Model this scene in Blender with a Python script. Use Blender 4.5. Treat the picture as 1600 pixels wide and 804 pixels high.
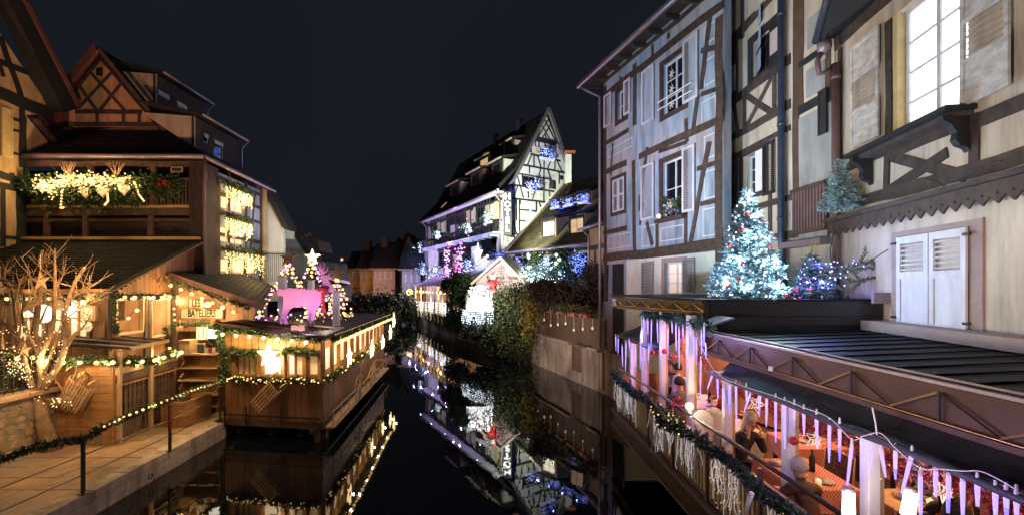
import bpy, bmesh, math, random
import numpy as np
from mathutils import Vector, Matrix, noise
from mathutils.geometry import tessellate_polygon

random.seed(7); RNG = np.random.RandomState(7)
for o in list(bpy.data.objects): bpy.data.objects.remove(o)
SC = bpy.context.scene
COL = SC.collection
V = Vector
R = math.radians

# ------------------------------------------------------------------ camera, sky, exposure
CAMZ, FPX, CX, HY = 4.5, 700.0, 800.0, 448.0
cam_d = bpy.data.cameras.new('camera'); cam = bpy.data.objects.new('camera', cam_d); COL.objects.link(cam)
cam.location = (0, 0, CAMZ); cam.rotation_euler = (R(90), 0, 0)
cam_d.sensor_width = 36.0; cam_d.lens = FPX / 1600 * 36.0
cam_d.shift_y = (HY - 402) / 1600.0
cam_d.clip_start = 0.05; cam_d.clip_end = 2000
SC.camera = cam
W = bpy.data.worlds.new('World'); SC.world = W; W.use_nodes = True
wn = W.node_tree.nodes; wl = W.node_tree.links
bg = wn['Background']; bg.inputs[1].default_value = 1.0
tc = wn.new('ShaderNodeTexCoord'); nz = wn.new('ShaderNodeTexNoise'); nz.inputs['Scale'].default_value = 2.2; nz.inputs['Detail'].default_value = 3
wl.new(tc.outputs['Generated'], nz.inputs['Vector'])
cr = wn.new('ShaderNodeValToRGB'); wl.new(nz.outputs['Fac'], cr.inputs[0])
cr.color_ramp.elements[0].position = .35; cr.color_ramp.elements[0].color = (.0076, .0090, .0132, 1)
cr.color_ramp.elements[1].position = .75; cr.color_ramp.elements[1].color = (.0100, .0115, .0168, 1)
wl.new(cr.outputs[0], bg.inputs[0])
SC.view_settings.view_transform = 'Standard'; SC.view_settings.look = 'None'
SC.view_settings.exposure = 0.0; SC.view_settings.gamma = 1.0
SC.cycles.use_denoising = True
SC.cycles.max_bounces = 5; SC.cycles.diffuse_bounces = 2; SC.cycles.glossy_bounces = 3
SC.cycles.transmission_bounces = 3; SC.cycles.transparent_max_bounces = 6
SC.cycles.sample_clamp_indirect = 4.0
SC.cycles.caustics_reflective = False; SC.cycles.caustics_refractive = False

def lamp(name, kind, loc, energy, color, size=.03, target=None, angle=60, blend=.6):
    d = bpy.data.lights.new(name, kind); d.energy = energy; d.color = color
    if kind in ('POINT', 'SPOT'): d.shadow_soft_size = min(size, .03) if kind == 'POINT' else size
    if kind == 'SPOT': d.spot_size = R(angle); d.spot_blend = blend
    o = bpy.data.objects.new(name, d); COL.objects.link(o); o.location = loc
    if target is not None:
        o.rotation_euler = (V(target) - V(loc)).to_track_quat('-Z', 'Y').to_euler()
    return o
WARM = (1.0, .66, .28); WARMW = (1.0, .74, .42); COOL = (.62, .78, 1.0); PURP = (.66, .42, 1.0); PINK = (1.0, .38, .62)
# town floodlights that wash the facades (on the bridge parapet and quay, as around the old port)
lamp('flood_blue_house', 'SPOT', (-4.5, 6.0, 3.0), 6200, (1.0, .76, .95), .15, (4.2, 18.6, 8.6), 44, 1)
lamp('flood_blue_house', 'SPOT', (-3.5, 7.0, 3.0), 6600, (.56, .76, 1.0), .15, (6.0, 14.0, 9.0), 50, 1)
lamp('flood_near_house', 'SPOT', (-2.0, 1.0, 3.45), 2500, (1.0, .88, .76), .15, (7.0, 8.0, 7.6), 60, .8)
lamp('flood_middle_house', 'SPOT', (-3.0, 11.5, 3.2), 2300, (1.0, .88, .76), .15, (7.0, 12.0, 9.0), 44, .7)
lamp('flood_hotel_gable', 'SPOT', (-1.2, 36.3, 9.4), 14000, (.96, 1.0, .84), .2, (2.8, 46.4, 14.5), 84, .7)
lamp('flood_hotel_side', 'SPOT', (-12.5, 42.0, 1.6), 6500, (.72, .62, 1.0), .2, (-6, 53, 11), 60, .8)
lamp('street_lamp_right', 'SPOT', (3.2, 1.6, 6.4), 220, (1.0, .56, .25), .15, (6.6, 5.6, 4.6), 55, .8)
lamp('flood_left_gable', 'SPOT', (-8.0, 8.0, 3.2), 2400, (1.0, .58, .26), .15, (-15.5, 17, 10.5), 55, .8)
lamp('flood_left_red', 'SPOT', (-18.5, 11.0, 6.0), 700, (1.0, .28, .34), .1, (-15.8, 17.5, 13.0), 60, .8)

# ------------------------------------------------------------------ materials
def new_mat(name):
    m = bpy.data.materials.new(name); m.use_nodes = True
    return m, m.node_tree.nodes, m.node_tree.links, m.node_tree.nodes['Principled BSDF']
def mat(name, c, rough=.8, c2=None, scale=3.0, bump=.0, bscale=None, metal=0, stretch=None, spec=.5, island=0.0, detail=6, c3=None, dirt=0):
    """base colour varied by noise (c..c2), an optional second large stain colour c3, and fine bump"""
    m, n, l, b = new_mat(name)
    b.inputs['Roughness'].default_value = rough; b.inputs['Metallic'].default_value = metal
    b.inputs['Specular IOR Level'].default_value = spec
    tc = n.new('ShaderNodeTexCoord'); mp = n.new('ShaderNodeMapping'); l.new(tc.outputs['Object'], mp.inputs[0])
    if stretch: mp.inputs['Scale'].default_value = stretch
    t = n.new('ShaderNodeTexNoise'); t.inputs['Scale'].default_value = scale; t.inputs['Detail'].default_value = detail; t.inputs['Roughness'].default_value = .62
    l.new(mp.outputs[0], t.inputs['Vector'])
    r = n.new('ShaderNodeValToRGB'); l.new(t.outputs['Fac'], r.inputs[0])
    c2 = c2 or tuple(x * .72 for x in c)
    r.color_ramp.elements[0].position = .33; r.color_ramp.elements[0].color = (*c2, 1)
    r.color_ramp.elements[1].position = .67; r.color_ramp.elements[1].color = (*c, 1)
    out = r.outputs[0]
    if c3:
        t3 = n.new('ShaderNodeTexNoise'); t3.inputs['Scale'].default_value = scale * .28; t3.inputs['Detail'].default_value = 4; l.new(tc.outputs['Object'], t3.inputs['Vector'])
        r3 = n.new('ShaderNodeValToRGB'); r3.color_ramp.elements[0].position = .5; r3.color_ramp.elements[1].position = .66
        l.new(t3.outputs['Fac'], r3.inputs[0])
        mx = n.new('ShaderNodeMix'); mx.data_type = 'RGBA'; l.new(r3.outputs[0], mx.inputs[0]); l.new(out, mx.inputs[6]); mx.inputs[7].default_value = (*c3, 1)
        out = mx.outputs[2]
    if dirt:   # rain streaks and grime with a shape of their own
        m4 = n.new('ShaderNodeMapping'); m4.inputs['Scale'].default_value = (2.6, 2.6, .33); l.new(tc.outputs['Object'], m4.inputs[0])
        t4 = n.new('ShaderNodeTexNoise'); t4.inputs['Scale'].default_value = 1.3; t4.inputs['Detail'].default_value = 9; t4.inputs['Roughness'].default_value = .68; l.new(m4.outputs[0], t4.inputs['Vector'])
        r4 = n.new('ShaderNodeValToRGB'); r4.color_ramp.elements[0].position = .36; r4.color_ramp.elements[0].color = (1 - dirt, 1 - dirt * 1.04, 1 - dirt * 1.08, 1); r4.color_ramp.elements[1].position = .56; l.new(t4.outputs['Fac'], r4.inputs[0])
        m5 = n.new('ShaderNodeMix'); m5.data_type = 'RGBA'; m5.blend_type = 'MULTIPLY'; m5.inputs[0].default_value = 1; l.new(out, m5.inputs[6]); l.new(r4.outputs[0], m5.inputs[7]); out = m5.outputs[2]
    if island > 0:   # each loose piece a little lighter or darker
        g = n.new('ShaderNodeNewGeometry'); oi = n.new('ShaderNodeObjectInfo'); ad = n.new('ShaderNodeMath'); ad.operation = 'ADD'
        l.new(g.outputs['Random Per Island'], ad.inputs[0]); l.new(oi.outputs['Random'], ad.inputs[1])
        mr = n.new('ShaderNodeMapRange'); mr.inputs[1].default_value = 0; mr.inputs[2].default_value = 2; mr.inputs[3].default_value = 1 - island; mr.inputs[4].default_value = 1 + island
        l.new(ad.outputs[0], mr.inputs[0])
        hs = n.new('ShaderNodeHueSaturation'); l.new(mr.outputs[0], hs.inputs['Value']); l.new(out, hs.inputs['Color']); out = hs.outputs[0]
    l.new(out, b.inputs['Base Color'])
    if bump:
        t2 = n.new('ShaderNodeTexNoise'); t2.inputs['Scale'].default_value = bscale or scale * 6; t2.inputs['Detail'].default_value = 5
        l.new(mp.outputs[0], t2.inputs['Vector'])
        bp = n.new('ShaderNodeBump'); bp.inputs['Strength'].default_value = bump; bp.inputs['Distance'].default_value = .02
        l.new(t2.outputs['Fac'], bp.inputs['Height']); l.new(bp.outputs[0], b.inputs['Normal'])
    return m
def emit(name, c, s, base=(.8, .8, .8), sample=False):
    m, n, l, b = new_mat(name)
    b.inputs['Base Color'].default_value = (*base, 1); b.inputs['Emission Color'].default_value = (*c, 1)
    b.inputs['Emission Strength'].default_value = s
    m.cycles.emission_sampling = 'AUTO' if sample else 'NONE'
    return m
M = dict(
    plaster_blue=mat('plaster_blue', (.35, .44, .55), .9, (.22, .29, .38), 1.5, .35, 14, stretch=(1, 1, .35), c3=(.42, .38, .40), dirt=.42),
    paint_line=mat('paint_line', (.62, .66, .74), .8),
    plaster_grey=mat('plaster_grey', (.34, .35, .35), .9, (.25, .25, .25), 1.2, .2, 14, c3=(.44, .42, .38), dirt=.3),
    plaster_cream=mat('plaster_cream', (.62, .54, .42), .9, (.42, .36, .28), 1.4, .3, 14, stretch=(1, 1, .4), c3=(.56, .50, .42), dirt=.3),
    plaster_near=mat('plaster_near', (.64, .56, .46), .9, (.46, .39, .32), 1.1, .35, 12, stretch=(1, 1, .4), c3=(.50, .36, .24), dirt=.32),
    plaster_white=mat('plaster_white', (.70, .72, .64), .9, (.58, .60, .53), 1.2, .15, dirt=.14),
    plaster_orange=mat('plaster_orange', (.60, .42, .22), .9, (.46, .30, .15), 1.2, .2, dirt=.35),
    leaf_olive=mat('leaf_olive', (.10, .12, .045), .6, (.035, .050, .018), 1.3, island=.5), plaster_pink=mat('plaster_pink', (.52, .40, .38), .9, None, 1.2, .1),
    timber=mat('timber', (.080, .058, .050), .8, (.030, .020, .018), 5, .8, 22, island=.3),
    timber_red=mat('timber_red', (.085, .055, .042), .75, (.03, .02, .016), 6, .8, 24, island=.25),
    timber_black=mat('timber_black', (.022, .022, .026), .7, (.012, .012, .014), 4, .4, 20),
    cladding=mat('cladding', (.050, .028, .026), .75, (.026, .016, .016), 4, .5, 20, island=.3),
    wood=mat('wood', (.42, .22, .085), .62, (.27, .125, .045), 2.2, .35, 10, stretch=(.5, 4, 4), island=.34, dirt=.35),
    wood_v=mat('wood_v', (.36, .165, .070), .6, (.22, .095, .040), 2.4, .35, 10, stretch=(5, 5, .5), island=.36, dirt=.35),
    wood_pale=mat('wood_pale', (.58, .40, .22), .6, (.44, .28, .14), 3, .3, 14, island=.2),
    wood_dark=mat('wood_dark', (.12, .07, .045), .7, (.07, .04, .028), 4, .4, 16, island=.25),
    shutter_white=mat('shutter_white', (.66, .64, .70), .6, (.56, .54, .60), 2.5, .1, dirt=.22),
    shutter_worn=mat('shutter_worn', (.66, .64, .63), .75, (.34, .33, .33), 4.5, .3, 18, stretch=(1, 1, 2.2)),
    shutter_grey=mat('shutter_grey', (.30, .30, .31), .7),
    shutter_yellow=mat('shutter_yellow', (.66, .52, .26), .7),
    white_paint=mat('white_paint', (.78, .78, .80), .45, (.70, .70, .72), 3),
    frame_white=mat('frame_white', (.70, .73, .80), .5),
    black_metal=mat('black_metal', (.016, .016, .018), .45, None, 5, .1),
    black_clad=mat('black_clad', (.017, .017, .022), .38, (.012, .012, .016), 3, .1),
    roof_metal=mat('roof_metal', (.007, .008, .011), .6, (.005, .006, .008), 2, .15, 30, spec=.2), baluster=mat('baluster', (.66, .56, .44), .6, (.5, .4, .3), 4, .2, island=.2), fir_lit=mat('fir_lit', (.12, .20, .24), .6, (.05, .10, .12), 3, island=.5),  # fir_lit: fir needles lightened, the tree's cool glow put into the colour
    awning=mat('awning', (.020, .019, .024), .6, (.035, .034, .042), 3.5, .5, 9),
    truss=mat('truss', (.085, .05, .034), .42, (.05, .03, .022), 2, .12, 40, metal=.55),
    truss_edge=mat('truss_edge', (.62, .40, .16), .32, (.5, .3, .12), 2, .1, metal=.6),
    pipe_brown=mat('pipe_brown', (.17, .10, .10), .5, (.11, .07, .07), 4, .15),
    pipe_blue=mat('pipe_blue', (.045, .055, .09), .35, (.03, .04, .065), 4, .1),
    zinc=mat('zinc', (.36, .30, .34), .4, (.28, .23, .27), 4, .1, metal=.4),
    tile_dark=mat('tile_dark', (.024, .021, .022), .8, (.012, .011, .012), 5, .4, 20, island=.55),
    tile_green=mat('tile_green', (.15, .15, .07), .85, (.07, .055, .035), 1.2, .4, 20, island=.4, c3=(.055, .040, .034)),
    tile_pink=mat('tile_pink', (.20, .08, .085), .6, (.12, .05, .05), 5, .3, 20),
    stone=mat('stone', (.34, .24, .15), .9, (.15, .10, .065), 3.5, .9, 16, island=.3),
    slab=mat('slab', (.36, .22, .12), .7, (.16, .10, .06), 1.8, .7, 20, island=.2, c3=(.16, .13, .10)),
    quay=mat('quay', (.44, .36, .31), .92, (.26, .21, .19), 1.5, .6, 12, c3=(.20, .16, .15), dirt=.5),
    sandstone=mat('sandstone', (.36, .26, .25), .85, (.27, .20, .20), 3, .35, 24),
    mortar=mat('mortar', (.24, .18, .12), .95, None, 8, .4),
    bark=mat('bark', (.34, .22, .12), .85, (.15, .095, .05), 6, .6, 26),
    leaf=mat('leaf', (.060, .105, .035), .6, (.028, .055, .020), 1.6, island=.5),
    leaf_dark=mat('leaf_dark', (.035, .055, .024), .65, (.015, .025, .012), 1.2, island=.5),
    leaf_gold=mat('leaf_gold', (.30, .22, .035), .6, (.12, .10, .02), 1.5, island=.5),
    leaf_brown=mat('leaf_brown', (.10, .055, .035), .7, (.045, .025, .018), 1.5, island=.5),
    fir=mat('fir', (.07, .16, .12), .6, (.022, .06, .045), 2, island=.5),
    fir_frost=mat('fir_frost', (.30, .42, .44), .7, (.07, .13, .12), 5, island=.5),
    red=mat('red', (.55, .02, .02), .25, (.45, .015, .015), 3),
    red_cloth=mat('red_cloth', (.50, .035, .03), .8, (.36, .02, .02), 3), table_cloth=mat('table_cloth', (.66, .30, .22), .8, (.52, .20, .15), 5),
    tinsel=mat('tinsel', (.60, .10, .10), .35, (.35, .04, .05), 5, metal=.5, island=.4),
    silver=mat('silver', (.8, .8, .85), .2, None, 3, metal=.9),
    gold=mat('gold', (.7, .42, .10), .3, None, 3, metal=.7),
    wire_lit=emit('wire_lit', (.85, .80, .90), .38), wire=mat('wire', (.75, .70, .66), .5),
    wire_dark=mat('wire_dark', (.02, .03, .02), .6),
    deer=mat('deer', (.82, .34, .74), .6, (.76, .30, .68), 2),
    glass_dark=mat('glass_dark', (.012, .013, .018), .06, None, 2, spec=.8),
    room_wall=mat('room_wall', (.50, .30, .15), .9, (.36, .19, .09), 1.4, .1),
    room_red=mat('room_red', (.46, .26, .20), .9, (.34, .17, .13), 1.4, .1),
    curtain=mat('curtain', (.75, .66, .42), .8, (.6, .5, .3), 4),
    fabric_cream=mat('fabric_cream', (.72, .62, .48), .9),
    skin=mat('skin', (.58, .33, .23), .55, (.52, .28, .19), 5),
    hair_grey=mat('hair_grey', (.56, .50, .42), .8, (.34, .29, .24), 9, .8, 60),
    hair_dark=mat('hair_dark', (.02, .014, .012), .7, None, 9, .6, 60),
    cloth_dark=mat('cloth_dark', (.032, .026, .030), .9, (.02, .018, .02), 4, .3),
    cloth_white=mat('cloth_white', (.60, .58, .64), .9, None, 3, .2),
    cloth_brown=mat('cloth_brown', (.13, .065, .04), .7, (.08, .04, .025), 5, .4),
    cloth_grey=mat('cloth_grey', (.14, .13, .15), .9, None, 4, .3),
    ground=mat('ground', (.06, .055, .05), .95, None, .6, .4),
    blackboard=mat('blackboard', (.02, .03, .028), .7, None, 4),
    box_wood=mat('box_wood', (.60, .40, .20), .7, (.5, .32, .15), 3),
    paper=mat('paper', (.8, .76, .68), .8, None, 3),
    terracotta=mat('terracotta', (.45, .13, .07), .7, None, 3),
    E_warm=emit('E_warm', (1, .56, .19), 2.5, base=(.2, .15, .1)), E_warm_s=emit('E_warm_s', (1, .66, .20), 2.2), E_fairy=emit('E_fairy', (1, .60, .22), 2.0),
    E_star=emit('E_star', (1, .74, .36), 4.5), E_white=emit('E_white', (.80, .92, 1.0), 3.2),
    E_white_s=emit('E_white_s', (.70, .84, 1.0), 1.5), E_blue=emit('E_blue', (.06, .13, 1.0), 2.6), E_blue_s=emit('E_blue_s', (.22, .34, 1.0), 2.2),
    E_ice=emit('E_ice', (.42, .29, 1.0), 1.7, base=(.1, .1, .14)), E_ice_b=emit('E_ice_b', (.20, .15, 1.0), 2.2, base=(.05, .05, .1)), E_purple=emit('E_purple', (.75, .35, 1.0), 1.8),
    E_magenta=emit('E_magenta', (1, .12, .7), 1.8),
    E_window=emit('E_window', (.93, .95, 1.0), 1.5, sample=True), E_window_warm=emit('E_window_warm', (1, .60, .24), .62),
    E_window_soft=emit('E_window_soft', (1, .52, .18), .34), E_sign=emit('E_sign', (1, .93, .82), 2.6), E_letter=emit('E_letter', (1, .95, .9), 2.2),
    E_room=emit('E_room', (1, .80, .50), 2.2), E_tv=emit('E_tv', (1, .95, .85), 2.6),
)
def checker_mat(name, a, b_, scale):
    m, n, l, b = new_mat(name); tc = n.new('ShaderNodeTexCoord')
    c = n.new('ShaderNodeTexChecker'); c.inputs['Scale'].default_value = scale; c.inputs['Color1'].default_value = (*a, 1); c.inputs['Color2'].default_value = (*b_, 1)
    l.new(tc.outputs['Object'], c.inputs['Vector']); l.new(c.outputs[0], b.inputs['Base Color']); b.inputs['Roughness'].default_value = .85
    return m
M['check'] = checker_mat('check', (.50, .07, .05), (.66, .40, .30), 44)
def water_mat():
    m, n, l, b = new_mat('water')
    b.inputs['Base Color'].default_value = (.0035, .0045, .0065, 1); b.inputs['Roughness'].default_value = .018
    b.inputs['IOR'].default_value = 1.5
    tc = n.new('ShaderNodeTexCoord'); t = n.new('ShaderNodeTexNoise'); t.inputs['Scale'].default_value = 1.0; t.inputs['Detail'].default_value = 4
    mp = n.new('ShaderNodeMapping'); mp.inputs['Scale'].default_value = (1.6, .7, 1); l.new(tc.outputs['Object'], mp.inputs[0]); l.new(mp.outputs[0], t.inputs['Vector'])
    bp = n.new('ShaderNodeBump'); bp.inputs['Strength'].default_value = .085; bp.inputs['Distance'].default_value = .035
    l.new(t.outputs['Fac'], bp.inputs['Height']); l.new(bp.outputs[0], b.inputs['Normal'])
    return m
M['water'] = water_mat()

# ------------------------------------------------------------------ object helpers
ORG = {}                     # world origin of every object (roots are never rotated while building)
def at(px, py, Y): return V(((px - CX) * Y / FPX, Y, CAMZ + (HY - py) * Y / FPX))
def tag(o, label=None, cat=None, group=None, kind=None):
    if label: o['label'] = label
    if cat: o['category'] = cat
    if group: o['group'] = group
    if kind: o['kind'] = kind
    return o
def link(name, data, parent=None, loc=None):
    o = bpy.data.objects.new(name, data); COL.objects.link(o)
    if parent is not None:
        o.parent = parent; base = ORG[parent.name]
        o.location = (V(loc) - base) if loc is not None else (0, 0, 0); ORG[o.name] = V(loc) if loc is not None else base
    else:
        o.location = loc or (0, 0, 0); ORG[o.name] = V(loc or (0, 0, 0))
    return o
def thing(name, loc, label, cat, group=None):
    o = link(name, None, None, loc); o.empty_display_size = .2
    return tag(o, label, cat, group)
def structure(name, loc=(0, 0, 0)):
    return tag(link(name, None, None, loc), kind='structure')
UNIT = {}
class MB:
    def __init__(s): s.v = []; s.f = []; s.m = []
    def add(s, vs, fs, mi=0):
        k = len(s.v); s.v += [tuple(p) for p in vs]; s.f += [tuple(i + k for i in f) for f in fs]; s.m += [mi] * len(fs); return s
    def box(s, c, size, rot=None, mi=0):
        c = V(c); h = V(size) * .5; vs = []
        for z in (-1, 1):
            for y in (-1, 1):
                for x in (-1, 1):
                    p = V((x * h.x, y * h.y, z * h.z)); vs.append(c + (rot @ p if rot else p))
        return s.add(vs, [(0, 2, 3, 1), (4, 5, 7, 6), (0, 1, 5, 4), (2, 6, 7, 3), (0, 4, 6, 2), (1, 3, 7, 5)], mi)
    def bar(s, p, q, w, d, n=(0, 0, 1), mi=0, off=0.0):
        """beam p->q, w across (perpendicular to n), d along n, centred; off shifts along n"""
        p = V(p); q = V(q); t = (q - p); L = t.length; t.normalize(); n = V(n); n = (n - t * n.dot(t)).normalized(); b = t.cross(n)
        rot = Matrix((t, b, n)).transposed()
        return s.box((p + q) / 2 + n * off, (L, w, d), rot, mi)
    def prism(s, poly, vec, mi=0, holes=()):
        """polygon (3D, planar) extruded by vec, with holes"""
        vec = V(vec); loops = [[V(p) for p in poly]] + [[V(p) for p in h] for h in holes]
        tris = tessellate_polygon(loops); flat = [p for lp in loops for p in lp]; n = len(flat)
        fs = [tuple(t) for t in tris] + [tuple(i + n for i in reversed(t)) for t in tris]
        k = 0
        for lp in loops:
            m = len(lp)
            for i in range(m):
                a = k + i; b = k + (i + 1) % m; fs.append((a, b, b + n, a + n))
            k += m
        return s.add(flat + [p + vec for p in flat], fs, mi)
    def tube(s, pts, r, n=8, mi=0, cap=True):
        pts = [V(p) for p in pts]; rs = r if isinstance(r, (list, tuple)) else [r] * len(pts)
        k = len(s.v); up = V((0, 0, 1)); prev = None
        for i, p in enumerate(pts):
            t = (pts[min(i + 1, len(pts) - 1)] - pts[max(i - 1, 0)])
            if t.length < 1e-9: t = V((0, 0, 1))
            t.normalize()
            if prev is None: a = t.cross(up if abs(t.z) < .95 else V((1, 0, 0))).normalized()
            else: a = (prev - t * prev.dot(t)).normalized()
            prev = a; b = t.cross(a)
            for j in range(n):
                th = 2 * math.pi * j / n; s.v.append(tuple(p + (a * math.cos(th) + b * math.sin(th)) * rs[i]))
        for i in range(len(pts) - 1):
            for j in range(n):
                a0 = k + i * n + j; a1 = k + i * n + (j + 1) % n; s.f.append((a0, a1, a1 + n, a0 + n)); s.m.append(mi)
        if cap:
            s.f.append(tuple(k + j for j in reversed(range(n)))); s.f.append(tuple(k + (len(pts) - 1) * n + j for j in range(n))); s.m += [mi, mi]
        return s
    def ball(s, c, r, u=8, w=6, mi=0, sc=(1, 1, 1)):
        c = V(c); k = len(s.v); s.v.append(tuple(c + V((0, 0, r * sc[2]))))
        for i in range(1, w):
            ph = math.pi * i / w
            for j in range(u):
                th = 2 * math.pi * j / u; s.v.append(tuple(c + V((r * sc[0] * math.sin(ph) * math.cos(th), r * sc[1] * math.sin(ph) * math.sin(th), r * sc[2] * math.cos(ph)))))
        s.v.append(tuple(c - V((0, 0, r * sc[2])))); last = len(s.v) - 1
        for j in range(u): s.f.append((k, k + 1 + j, k + 1 + (j + 1) % u)); s.m.append(mi)
        for i in range(w - 2):
            for j in range(u):
                a = k + 1 + i * u + j; b = k + 1 + i * u + (j + 1) % u; s.f.append((a, a + u, b + u, b)); s.m.append(mi)
        for j in range(u):
            a = k + 1 + (w - 2) * u + j; b = k + 1 + (w - 2) * u + (j + 1) % u; s.f.append((a, last, b)); s.m.append(mi)
        return s
    def mesh(s, name, mats, org=V((0, 0, 0)), smooth=False):
        me = bpy.data.meshes.new(name); me.from_pydata([(x - org.x, y - org.y, z - org.z) for x, y, z in s.v], [], s.f)
        for m_ in (mats if isinstance(mats, (list, tuple)) else [mats]): me.materials.append(M[m_] if isinstance(m_, str) else m_)
        if len(me.materials) > 1: me.polygons.foreach_set('material_index', s.m)
        if smooth: me.polygons.foreach_set('use_smooth', [True] * len(me.polygons))
        bm = bmesh.new(); bm.from_mesh(me); bmesh.ops.recalc_face_normals(bm, faces=bm.faces); bm.to_mesh(me); bm.free()
        return me
    def build(s, name, mats, parent=None, label=None, cat=None, group=None, kind=None, smooth=False, bevel=0):
        if parent is not None: org = ORG[parent.name]; loc = None
        else:
            a = np.array(s.v); org = V(((a[:, 0].min() + a[:, 0].max()) / 2, (a[:, 1].min() + a[:, 1].max()) / 2, a[:, 2].min())); loc = org
        me = s.mesh(name, mats, org, smooth); o = link(name, me, parent, loc)
        if bevel:
            bv = o.modifiers.new('bevel', 'BEVEL'); bv.width = bevel; bv.segments = 2; bv.limit_method = 'ANGLE'
        return tag(o, label, cat, group, kind)
def piece(name, me, parent, world, rot=None, scale=None, mat_=None):
    """an object sharing a mesh, at a world position under its parent"""
    o = link(name, me, parent, world)
    if rot is not None: o.rotation_euler = rot
    if scale is not None: o.scale = scale if hasattr(scale, '__len__') else (scale,) * 3
    return o
def unit_ball(key, m_, r=1.0, u=8, w=6):
    if key not in UNIT: UNIT[key] = MB().ball((0, 0, 0), r, u, w).mesh(key, m_, smooth=True)
    return UNIT[key]
def children(o): return [c for c in COL.objects if c.parent == o]
KIDS = {}
def dup(root, loc, rotz=None, label=None, group=None, scale=None):
    r = root.copy(); COL.objects.link(r); r.location = loc
    if rotz is not None: r.rotation_euler = (0, 0, rotz)
    if scale: r.scale = (scale,) * 3
    if label: r['label'] = label
    if group: r['group'] = group
    for ch in list(root.children):
        c = ch.copy(); COL.objects.link(c); c.parent = r
        for g in ch.children:
            d = g.copy(); COL.objects.link(d); d.parent = c
    return r
def fastmesh(name, verts, quads, mat_, org=V((0, 0, 0))):
    """verts Nx3 array, faces as KxM array"""
    me = bpy.data.meshes.new(name); nv = len(verts); nf, k = quads.shape
    me.vertices.add(nv); me.vertices.foreach_set('co', (verts - np.array(org)).astype(np.float32).ravel())
    me.loops.add(nf * k); me.loops.foreach_set('vertex_index', quads.astype(np.int32).ravel())
    me.polygons.add(nf); me.polygons.foreach_set('loop_start', np.arange(0, nf * k, k, dtype=np.int32)); me.polygons.foreach_set('loop_total', np.full(nf, k, dtype=np.int32))
    me.materials.append(M[mat_] if isinstance(mat_, str) else mat_); me.update(calc_edges=True); me.validate()
    return me
def leaf_cloud(cen, direc, L, Wd, jit=.5):
    """diamond leaves at centres cen (Nx3) along direction direc (Nx3)"""
    n = len(cen); d = direc + RNG.normal(0, jit, (n, 3)); d /= np.linalg.norm(d, axis=1)[:, None] + 1e-9
    o = RNG.normal(0, 1, (n, 3)); b = np.cross(d, o); b /= np.linalg.norm(b, axis=1)[:, None] + 1e-9
    l_ = (L * RNG.uniform(.6, 1.3, n))[:, None]; w_ = (Wd * RNG.uniform(.7, 1.3, n))[:, None]
    v = np.stack([cen, cen + d * l_ * .45 + b * w_, cen + d * l_, cen + d * l_ * .45 - b * w_], 1).reshape(-1, 3)
    return v, np.arange(4 * n).reshape(n, 4)
def cloud_obj(name, v, q, mat_, parent=None, **kw):
    if parent is not None: org = ORG[parent.name]; loc = None
    else: org = V((float(v[:, 0].mean()), float(v[:, 1].mean()), float(v[:, 2].min()))); loc = org
    return tag(link(name, fastmesh(name, v, q, mat_, org), parent, loc), **kw)
def densify(pts, step):
    out = []
    for a, b in zip(pts[:-1], pts[1:]):
        a = V(a); b = V(b); n = max(1, int((b - a).length / step))
        out += [a.lerp(b, i / n) for i in range(n)]
    return out + [V(pts[-1])]
def smooth(pts, n=6):
    P = [V(p) for p in pts]; P = [P[0]] + P + [P[-1]]; out = []
    for i in range(1, len(P) - 2):
        a, b, c, d = P[i - 1:i + 3]
        for k in range(n): t = k / n; out.append(.5 * (2 * b + (c - a) * t + (2 * a - 5 * b + 4 * c - d) * t * t + (3 * b - a - 3 * c + d) * t ** 3))
    return out + [P[-1]]
def sag(a, b, h, n=8): return [V(a).lerp(V(b), i / n) + V((0, 0, -h * 4 * (i / n) * (1 - i / n))) for i in range(n + 1)]
def garland(pts, r, label, per_m=420, bulbs=0, bulb_r=.035, bulb='E_warm', leafm='leaf', group=None, baubles=0, L=.085, parts=True):
    """evergreen garland: twisted stem, needles and its own bulbs"""
    pts = [V(p) for p in pts]; g = thing('garland', pts[0], label, 'garland', group)
    P = densify(pts, .12); MB().tube(P, .012, 5).build('stem', 'wire_dark', g)
    A = np.array([tuple(p) for p in P]); seg = np.linalg.norm(np.diff(A, axis=0), axis=1); tot = seg.sum(); cum = np.r_[0, np.cumsum(seg)]
    n = int(tot * per_m); t = RNG.uniform(0, tot, n); c = np.stack([np.interp(t, cum, A[:, i]) for i in range(3)], 1)
    c[:, 2] += .03 * np.sin(t * 5.1 + 1) * r / .12; rad = r * (.75 + .35 * np.sin(t * 3.3) * np.sin(t * 7.7 + 2)); d = RNG.normal(0, 1, (n, 3)); d /= np.linalg.norm(d, axis=1)[:, None]
    c = c + d * (rad * RNG.uniform(0, .8, n))[:, None]; d[:, 2] -= .25
    v, q = leaf_cloud(c, d, L, L * .20, .45); cloud_obj('needles', v, q, leafm, g, kind='stuff')
    if bulbs:
        ball = unit_ball('bulb_' + bulb, bulb)
        for k in range(bulbs):
            tt = tot * (k + .5 + random.uniform(-.3, .3)) / bulbs; p = V([float(np.interp(tt, cum, A[:, i])) for i in range(3)])
            dd = V((random.uniform(-1, 1), random.uniform(-1, .1), random.uniform(-.7, .8))).normalized() * r * .95
            piece('bulb', ball, g, p + dd, scale=bulb_r * random.uniform(.8, 1.2))
    if baubles:
        ball = unit_ball('bauble', 'red', 1, 12, 8)
        for k in range(baubles):
            tt = tot * (k + .5) / baubles; p = V([float(np.interp(tt, cum, A[:, i])) for i in range(3)])
            piece('bauble', ball, g, p + V((random.uniform(-.08, .08), -.1, random.uniform(-.1, .06))), scale=.035)
    return g
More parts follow.
